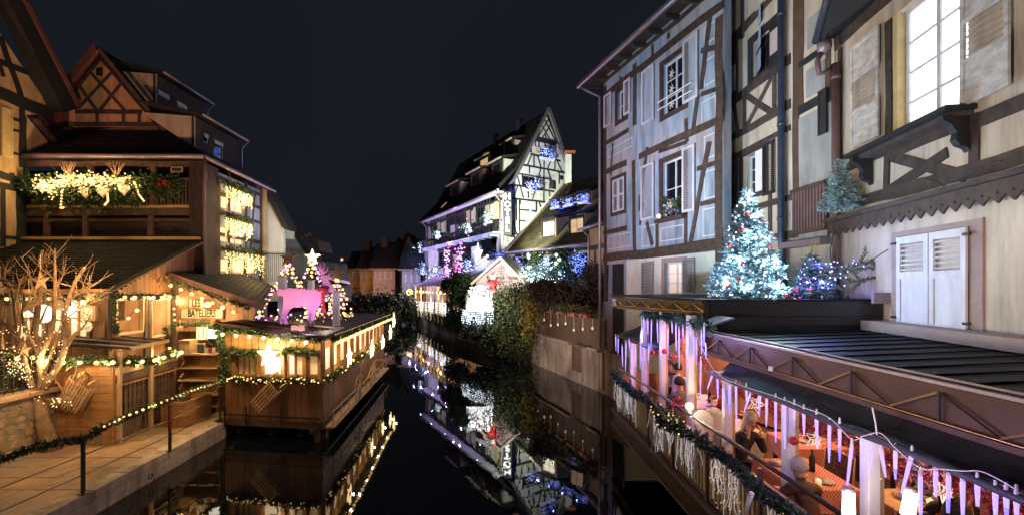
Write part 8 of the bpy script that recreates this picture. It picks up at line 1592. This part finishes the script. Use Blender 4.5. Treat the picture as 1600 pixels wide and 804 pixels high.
for x, y, r_, Y in ((1098, 660, .2, 7.9), (1116, 655, .2, 8.1)): MB().prism([at(x, y, Y) + V((r_ * .95 * math.cos(t_ * math.pi / 10), 0, r_ * 1.1 * math.sin(t_ * math.pi / 10))) for t_ in range(11)] + [at(x, y, Y) + V((-r_ * .9, 0, -.35)), at(x, y, Y) + V((r_ * .9, 0, -.35))], (0, .07, 0)).build('padded_chair_back', 'cloth_white', None, 'left rounded white padded chair back beside the warm lamp' if x < 1110 else 'right rounded white padded chair back beside the brown post', 'chair back', bevel=.03)
for x, y, Y, lb in ((1326, 778, 4.2, 'glowing jar lantern left of the near white post'), (1418, 778, 3.9, 'glowing tilted jar lantern right of the near white post')):
    t = thing('jar_lantern', at(x, y + 12, Y), lb, 'lantern'); p = at(x, y + 26, Y); q = at(x + (6 if x > 1400 else 0), y - 12, Y); MB().tube([p, p.lerp(q, .75), q], [.055, .05, .05], 12).build('glass', 'E_sign', t, smooth=True); MB().tube([q, q + (q - p).normalized() * .03], .052, 12).build('lid', 'zinc', t, smooth=True); lamp('lantern_light', 'POINT', at(x, y, Y - .12), 3.2, WARMW, .03)

# ---- people (one skinned body each; head with face and hair)
def person(origin, yaw, label, J, cloth, hair_m, hair='short', trousers='cloth_dark', skin_tags=('head', 'neck', 'hand'), lean=0, face=True, scale=1.0):
    """J: joint -> (x,y,z) local, facing -Y, z=0 at the floor. One connected skeleton grown with the Skin modifier."""
    o = V(origin); Rm = Matrix.Rotation(yaw, 3, 'Z'); t = thing('person', o, label, 'person')
    vs, rs, es, tg = [], [], [], []
    def add(p, r, parent, tag_): vs.append(V(p)); rs.append(r); tg.append(tag_); (es.append((parent, len(vs) - 1)) if parent is not None else None); return len(vs) - 1
    pel = add(J['pelvis'], (.165, .13), None, 'shirt'); P_ = V(J['pelvis']); C_ = V(J['chest']); N_ = V(J['neck']); H_ = V(J['head'])
    w = add(P_.lerp(C_, .5), (.15, .115), pel, 'shirt'); ch = add(C_, (.175, .125), w, 'shirt'); up = add(C_.lerp(N_, .62), (.11, .09), ch, 'shirt'); nk = add(N_, (.056, .056), up, 'neck')
    d = (H_ - N_).normalized(); c0 = add(N_ + d * .075, (.062, .070), nk, 'head'); c1 = add(H_, (.080, .098), c0, 'head'); add(H_ + d * .085, (.062, .078), c1, 'head')
    for s, sd in ((-1, 'L'), (1, 'R')):
        sh = add(V(J['sh' + sd]), (.068, .068), up, 'shirt'); el = add(V(J['el' + sd]), (.050, .050), sh, 'shirt'); E = V(J['el' + sd]); Wp = V(J['wr' + sd]); wr0 = add(E.lerp(Wp, .86), (.036, .036), el, 'shirt'); wr = add(Wp, (.025, .020), wr0, 'hand')
        hd = V(J['hd' + sd]).normalized() if 'hd' + sd in J else (Wp - E).normalized(); side = hd.cross(V((0, 0, 1))); side = side.normalized() if side.length > .1 else V((1, 0, 0)); nrm = hd.cross(side)
        pm = add(Wp + hd * .055, (.034, .016), wr, 'hand'); pe = add(Wp + hd * .09, (.036, .014), pm, 'hand')
        for i, (oo, ln) in enumerate(((-.028, .062), (-.010, .075), (.009, .070), (.027, .055))):
            a = add(Wp + hd * (.105) + side * oo, (.0095, .0095), pe, 'hand'); b = add(Wp + hd * (.105 + ln * .55) + side * oo * 1.1 + nrm * .010, (.0088, .0088), a, 'hand'); add(Wp + hd * (.105 + ln * .95) + side * oo * 1.05 + nrm * .028, (.0075, .0075), b, 'hand')
        a = add(Wp + hd * .05 - side * .045 + nrm * .01, (.011, .011), pm, 'hand'); add(Wp + hd * .085 - side * .06 + nrm * .02, (.009, .009), a, 'hand')
        hp = add(P_ + V((.10 * s, 0, -.03)), (.10, .10), pel, 'legs'); kn = add(V(J['kn' + sd]), (.068, .068), hp, 'legs'); an = add(V(J['an' + sd]), (.045, .045), kn, 'legs'); add(V(J['an' + sd]) + V((0, -.12, -.05)), (.04, .032), an, 'legs')
    me = bpy.data.meshes.new('body'); me.from_pydata([tuple(Rm @ (v_ * scale)) for v_ in vs], es, []); ob = link('body', me, None, o); ORG[ob.name] = o
    sk = ob.modifiers.new('skin', 'SKIN'); sk.use_smooth_shade = True; sk.branch_smoothing = .4
    for i, sv in enumerate(me.skin_vertices[0].data): sv.radius = (rs[i][0] * scale, rs[i][1] * scale); sv.use_root = (i == 0)
    ss = ob.modifiers.new('sub', 'SUBSURF'); ss.levels = 1; ss.render_levels = 1
    dg = bpy.context.evaluated_depsgraph_get(); dg.update(); m2 = bpy.data.meshes.new_from_object(ob.evaluated_get(dg)); bpy.data.objects.remove(ob)
    for k_ in ('skin', cloth, trousers): m2.materials.append(M[k_])
    J3 = np.array([tuple(Rm @ (v_ * scale)) for v_ in vs]); rr_ = np.array([r[0] for r in rs]); n = len(m2.polygons); cen = np.zeros(n * 3); m2.polygons.foreach_get('center', cen); cen = cen.reshape(-1, 3)
    dd = np.linalg.norm(cen[:, None] - J3[None], axis=2) - rr_[None] * .9; near = dd.argmin(1); idx = np.array([{'head': 0, 'neck': 0, 'hand': 0, 'shirt': 1, 'legs': 2}[tg[i]] for i in near], dtype=np.int32); m2.polygons.foreach_set('material_index', idx); m2.polygons.foreach_set('use_smooth', [True] * n)
    b = link('body', m2, t); wpt = lambda p: o + Rm @ (V(p) * scale)
    fw = V(J.get('look', (0, -1, 0))).normalized(); rt = fw.cross(V((0, 0, 1))).normalized(); upv = rt.cross(fw).normalized(); hc = lambda a, b_, c: wpt(H_ + rt * a + fw * b_ + upv * c)
    if face:
        MB().ball(hc(0, .088, -.02), .017, 8, 6, sc=(.8, 1.2, 1.4)).build('nose', 'skin', t, smooth=True)
        for s in (-1, 1): MB().ball(hc(.032 * s, .078, .015), .012, 8, 6, sc=(1.2, .6, .7)).build('eye', 'hair_dark', t, smooth=True); MB().ball(hc(.080 * s, -.005, -.01), .022, 8, 6, sc=(.5, .8, 1.3)).build('ear', 'skin', t, smooth=True); MB().tube([hc(.018 * s, .086, .034), hc(.048 * s, .076, .032)], .004, 5).build('eyebrow', hair_m, t)
        MB().tube([hc(-.024, .080, -.055), hc(0, .086, -.057), hc(.024, .080, -.055)], .005, 6).build('mouth', 'red_cloth', t)
    # hair: shell of the skull made of locks
    if hair:
        mb = MB(); rx, ry, rz = .094 * scale, .112 * scale, .115 * scale; nu, nv_ = 18, 9; ctr = hc(0, -.012, .028); k0 = len(mb.v); vv = []
        for i in range(nv_ + 1):
            th = math.pi * .62 * i / nv_
            for j in range(nu):
                ph = 2 * math.pi * j / nu; front = math.cos(ph); lim = 1.0 if front < .35 else (.62 if hair == 'short' else .70); th2 = th * lim if front > .35 else th; ext = 1.0; drop = 0
                if hair == 'long' and front < .5 and i > nv_ - 4: drop = (i - (nv_ - 4)) * .05; ext = 1.02
                jr = 1 + .05 * math.sin(j * 5.3 + i * 2.1)
                loc = rt * (rx * math.sin(th2) * math.sin(ph) * jr * ext) + fw * (ry * math.sin(th2) * front * jr) + upv * (rz * math.cos(th2) * jr - drop); vv.append(ctr + Rm @ loc)
        mb.add(vv, [(i * nu + j, i * nu + (j + 1) % nu, (i + 1) * nu + (j + 1) % nu, (i + 1) * nu + j) for i in range(nv_) for j in range(nu)]); hobj = mb.build('hair', hair_m, t, smooth=True); sd = hobj.modifiers.new('thick', 'SOLIDIFY'); sd.thickness = .014
    return t
def seated(look=(0, -1, 0), fwd=.0, head=1.24, sh=1.02, elL=None, elR=None, wrL=None, wrR=None, hdL=None, hdR=None):
    J = dict(pelvis=(0, .02, .56), chest=(0, -fwd * .5, .92), neck=(0, -fwd * .85, sh + .08), head=(0, -fwd - .03, head), shL=(-.175, -fwd * .7, sh), shR=(.175, -fwd * .7, sh), elL=elL or (-.24, -.12 - fwd * .6, .80), elR=elR or (.24, -.12 - fwd * .6, .80), wrL=wrL or (-.14, -.34 - fwd * .4, .80), wrR=wrR or (.14, -.34 - fwd * .4, .80), knL=(-.12, -.42, .52), knR=(.12, -.42, .52), anL=(-.12, -.44, .10), anR=(.12, -.44, .10), look=look)
    if hdL: J['hdL'] = hdL
    if hdR: J['hdR'] = hdR
    return J
pA = at(1168, 662, 6.95)
person((pA.x, pA.y + .26, FZ), R(12), 'grey-haired guest in dark clothes resting the face on both raised hands at the terrace rail', seated(look=(0, -1, -.35), fwd=.22, head=1.28, sh=1.02, elL=(-.22, -.30, .78), elR=(.22, -.30, .78), wrL=(-.11, -.34, 1.06), wrR=(.12, -.34, 1.06), hdL=(.10, .12, 1), hdR=(-.10, .12, 1)), 'cloth_dark', 'hair_grey', 'long')
pB = at(1247, 722, 5.45)
person((pB.x, pB.y - .22, FZ), R(180), 'light-haired guest in a dark top seen from behind, bent over the table', seated(fwd=.18, head=1.16, sh=.94), 'cloth_brown', 'hair_grey', 'short')
person((at(1058, 572, 11.3).x, 11.3, FZ), R(150), 'guest in a white shirt seated at the far table under the raised bay', seated(fwd=.1, head=1.28, sh=1.05), 'cloth_white', 'hair_dark', 'short')
person((at(1046, 580, 11.9).x, 11.9, FZ), R(-20), 'guest in black seated behind the white-shirted guest', seated(fwd=.0, head=1.26, sh=1.03), 'cloth_dark', 'hair_dark', 'short')
person((at(1058, 592, 9.7).x, 9.5, FZ), R(180), 'dark-haired guest in grey seen from behind at the terrace rail', seated(fwd=.05, head=1.30, sh=1.06), 'cloth_grey', 'hair_dark', 'short')
person((at(1112, 600, 9.6).x, 9.3, FZ), R(60), 'guest in a pinkish top at the bright table beyond the warm lamp', seated(fwd=.12, head=1.24, sh=1.0), 'red_cloth', 'hair_grey', 'short')
person((at(1535, 745, 4.1).x, 4.3, FZ), R(160), 'guest in a brown quilted coat cut by the right picture edge', seated(fwd=.05, head=1.18, sh=.98), 'cloth_brown', 'hair_dark', 'long')
person((5.35, 7.9, FZ), R(-75), 'guest in dark clothes on the inner side of the inner checked table', seated(fwd=.08, head=1.24, sh=1.02), 'cloth_dark', 'hair_dark', 'long')
person((5.3, 5.6, FZ), R(-80), 'guest in a grey jacket on the inner side of the nearest inner table', seated(fwd=.14, head=1.22, sh=1.0), 'cloth_grey', 'hair_dark', 'short')
person((4.95, 10.2, FZ), R(-80), 'guest in a reddish top on the inner side of the pale far table', seated(fwd=.1, head=1.22, sh=1.0), 'cloth_brown', 'hair_grey', 'short')
person((4.75, 4.75, FZ), R(-70), 'guest in a black top on the inner side of the near checked table', seated(fwd=.12, head=1.20, sh=.98), 'cloth_dark', 'hair_dark', 'long')
blob('spotted brown fur coat lying over a chair at the near table', [(at(1450, 742, 4.05), .13), (at(1470, 738, 4.1), .15), (at(1488, 742, 4.1), .12)], 2600, .05, 'hair_grey', name='fur_coat', cat='coat')

# ---- christmas trees
def fir(base, h, r, label, leafm, lights, bulbs, br, n=9000, baubles=0, tip=True, droop=.25, L=.10, sub='E_white_s', seed=3, lamps=()):
    rs = np.random.RandomState(seed); t = thing('christmas_tree', base, label, 'christmas tree'); base = V(base)
    MB().tube([base, base + V((0, 0, h * .97))], [h * .022, .004], 8).build('trunk', 'bark', t); cen = []; dirs = []; ends = []
    tiers = int(h * 13); limb = MB()
    for i in range(tiers):
        f_ = (i + .5) / tiers; z = h * (.03 + .90 * f_); rad = r * (1 - f_) ** .85 + .02; nb = max(4, int(11 * (1 - f_) + 4))
        for j in range(nb):
            ph = 2 * math.pi * (j + rs.uniform(-.35, .35)) / nb + i; ln = rad * rs.uniform(.72, 1.12); d = np.array([math.cos(ph), math.sin(ph), 0])
            m = max(3, int(ln / .03)); limb.tube([base + V((0, 0, z)), base + V((*(d[:2] * ln * .5), z - droop * ln * .2)), base + V((*(d[:2] * ln), z - droop * ln * .55 + .04))], [.008, .005, .002], 4, cap=False)
            for k in range(m):
                g = (k + 1) / m; p = np.array(base) + d * ln * g + np.array([0, 0, z - droop * ln * g * .55 + .04 * g * g])
                for s in range(5): cen.append(p + rs.normal(0, .012, 3)); sv = np.cross(d, [0, 0, 1]) * rs.choice([-1, 1]) * rs.uniform(.4, 1.2) + d * .8 + rs.normal(0, .3, 3); dirs.append(sv)
            ends.append((np.array(base) + d * ln + np.array([0, 0, z - droop * ln * .55 + .04]), d, f_, np.array(base) + np.array([0, 0, z])))
    limb.build('limbs', 'bark', t, kind='stuff'); cen = np.array(cen); dirs = np.array(dirs); v, q = leaf_cloud(cen, dirs, L, L * .13, .25); cloud_obj('needles', v, q, leafm, t, kind='stuff')
    ball = unit_ball('tree_bulb_' + lights, lights, 1, 6, 4); sb = unit_ball('tree_bulb_' + sub, sub, 1, 6, 4)
    for k in range(bulbs):
        e, d, f_, ax = ends[rs.randint(len(ends))]; g = rs.uniform(.45, 1.0); p = ax + (e - ax) * g + d * .02 + rs.normal(0, .015, 3); piece('bulb', ball if rs.rand() < .7 else sb, t, V(p.tolist()), scale=br * rs.uniform(.7, 1.3))
    bl_ = [e for e in ends if e[1][1] < .25 and e[2] < .85]
    for k in range(baubles):
        e, d, f_, ax = bl_[rs.randint(len(bl_))]; piece('bauble', unit_ball('bauble', 'red', 1, 12, 8) if k % 4 else unit_ball('bauble_silver', 'silver', 1, 12, 8), t, V((e + d * .03 - np.array([0, 0, .04])).tolist()), scale=.042)
    if tip: MB().tube([base + V((0, 0, h * .94)), base + V((.01, 0, h * 1.08))], [.014, .004], 5).build('tip', 'leaf', t)
    for dx, dy, dz, e, c in lamps: lamp('tree_glow', 'POINT', base + V((dx, dy, dz)), e, c, .04)
    return t
b1 = V((at(1168, 0, 8.85).x, 8.85, 4.27))
fir(b1, 2.28, .74, 'large christmas tree blazing with white lights on the terrace roof', 'fir_lit', 'E_white', 299, .019, baubles=26, seed=5, lamps=[(.62 * (1 - z_ / 2.4) * math.cos(a_), .62 * (1 - z_ / 2.4) * math.sin(a_) - .12, z_, 36, (.60, .84, 1)) for z_, a_ in ((.25, -.4), (.25, -1.3), (.25, -2.2), (.3, -3.0), (.7, -.7), (.7, -1.6), (.7, -2.6), (1.15, -.9), (1.15, -2.1), (1.6, -1.5), (1.95, -1.5))] + [(0, .6, .9, 40, (.50, .74, 1)), (-.9, .1, .6, 60, (.40, .66, 1))])
b2 = V((at(1268, 0, 8.9).x, 8.9, 4.27))
fir(b2, .92, .46, 'small bushy christmas tree with violet-blue lights right of the large one', 'fir', 'E_blue_s', 90, .015, baubles=9, tip=False, seed=8, sub='E_purple', lamps=((0, -.3, .3, 18, (.14, .12, 1)), (.22, -.2, .3, 9, (.16, .12, 1)), (-.28, -.22, .3, 16, (.25, .12, 1)), (0, -.2, .65, 18, (.15, .15, 1))))
MB().tube([b2 + V((0, 0, .85)), b2 + V((0, 0, 1.02)), b2 + V((.05, 0, 1.08)), b2 + V((.1, 0, 1.04))], .02, 6).build('curled_tip', 'leaf_gold', None, 'curled tinsel tip on the small violet-lit tree', 'ornament')
b3 = V((at(1313, 0, 9.1).x, 9.1, CAMZ + (HY - 331) * 9.1 / FPX))
fir(b3, 1.12, .36, 'small frosted fir with no lights on the gutter corner of the near house', 'fir_frost', 'E_white_s', 0, .01, tip=False, seed=11, L=.085)
fc_ = thing('fir_branch', at(1310, 430, 8.7), 'fir branches with blue lights spreading right of the small violet-lit tree', 'fir branch'); cen, dirs = [], []; lb_ = MB()
for (pts) in (((1285, 440), (1330, 415), (1370, 405), (1410, 402)), ((1300, 430), (1335, 440), (1380, 432)), ((1330, 415), (1345, 440), (1333, 452)), ((1360, 407), (1376, 428), (1380, 447)), ((1345, 412), (1352, 395), (1353, 388)), ((1290, 440), (1320, 452), (1325, 465)), ((1310, 425), (1350, 420), (1395, 412)), ((1375, 405), (1392, 395), (1404, 392)), ((1280, 430), (1300, 415), (1318, 418)), ((1375, 405), (1398, 416), (1408, 424))):
    dy = random.uniform(-.2, .2); P_ = [at(x, y, 8.6 + dy) for x, y in pts]; lb_.tube(P_, [.014, .010, .007, .004][:len(P_)], 5)
    for p, q in zip(P_[:-1], P_[1:]):
        m = max(4, int((q - p).length / .012))
        for k in range(m):
            c = p.lerp(q, k / m); d = (q - p).normalized(); s = d.cross(V((0, 1, 0))) * random.choice([-1, 1])
            for _ in range(2): cen.append(tuple(c)); dirs.append(tuple(d * .7 + s * random.uniform(.3, 1) + V((0, random.uniform(-.5, .5), 0))))
lb_.build('stems', 'bark', fc_); v, q = leaf_cloud(np.array(cen), np.array(dirs), .075, .009, .15); cloud_obj('needles', v, q, 'fir', fc_, kind='stuff')
for _ in range(24): piece('bulb', unit_ball('tree_bulb_E_blue_s', 'E_blue_s', 1, 6, 4), fc_, at(random.triangular(1280, 1372, 1300), random.uniform(405, 446), 8.4), scale=.014)
lamp('branch_glow', 'POINT', at(1310, 430, 8.2), 4, (.25, .25, 1), .03)
MB().tube([at(1345, 420, 8.5), at(1368, 402, 8.3), at(1400, 382, 8.2), at(1430, 368, 8.1)], .008, 5).build('cable', 'wire_dark', None, 'black cable rising from the fir branch to the closed white shutters', 'cable')
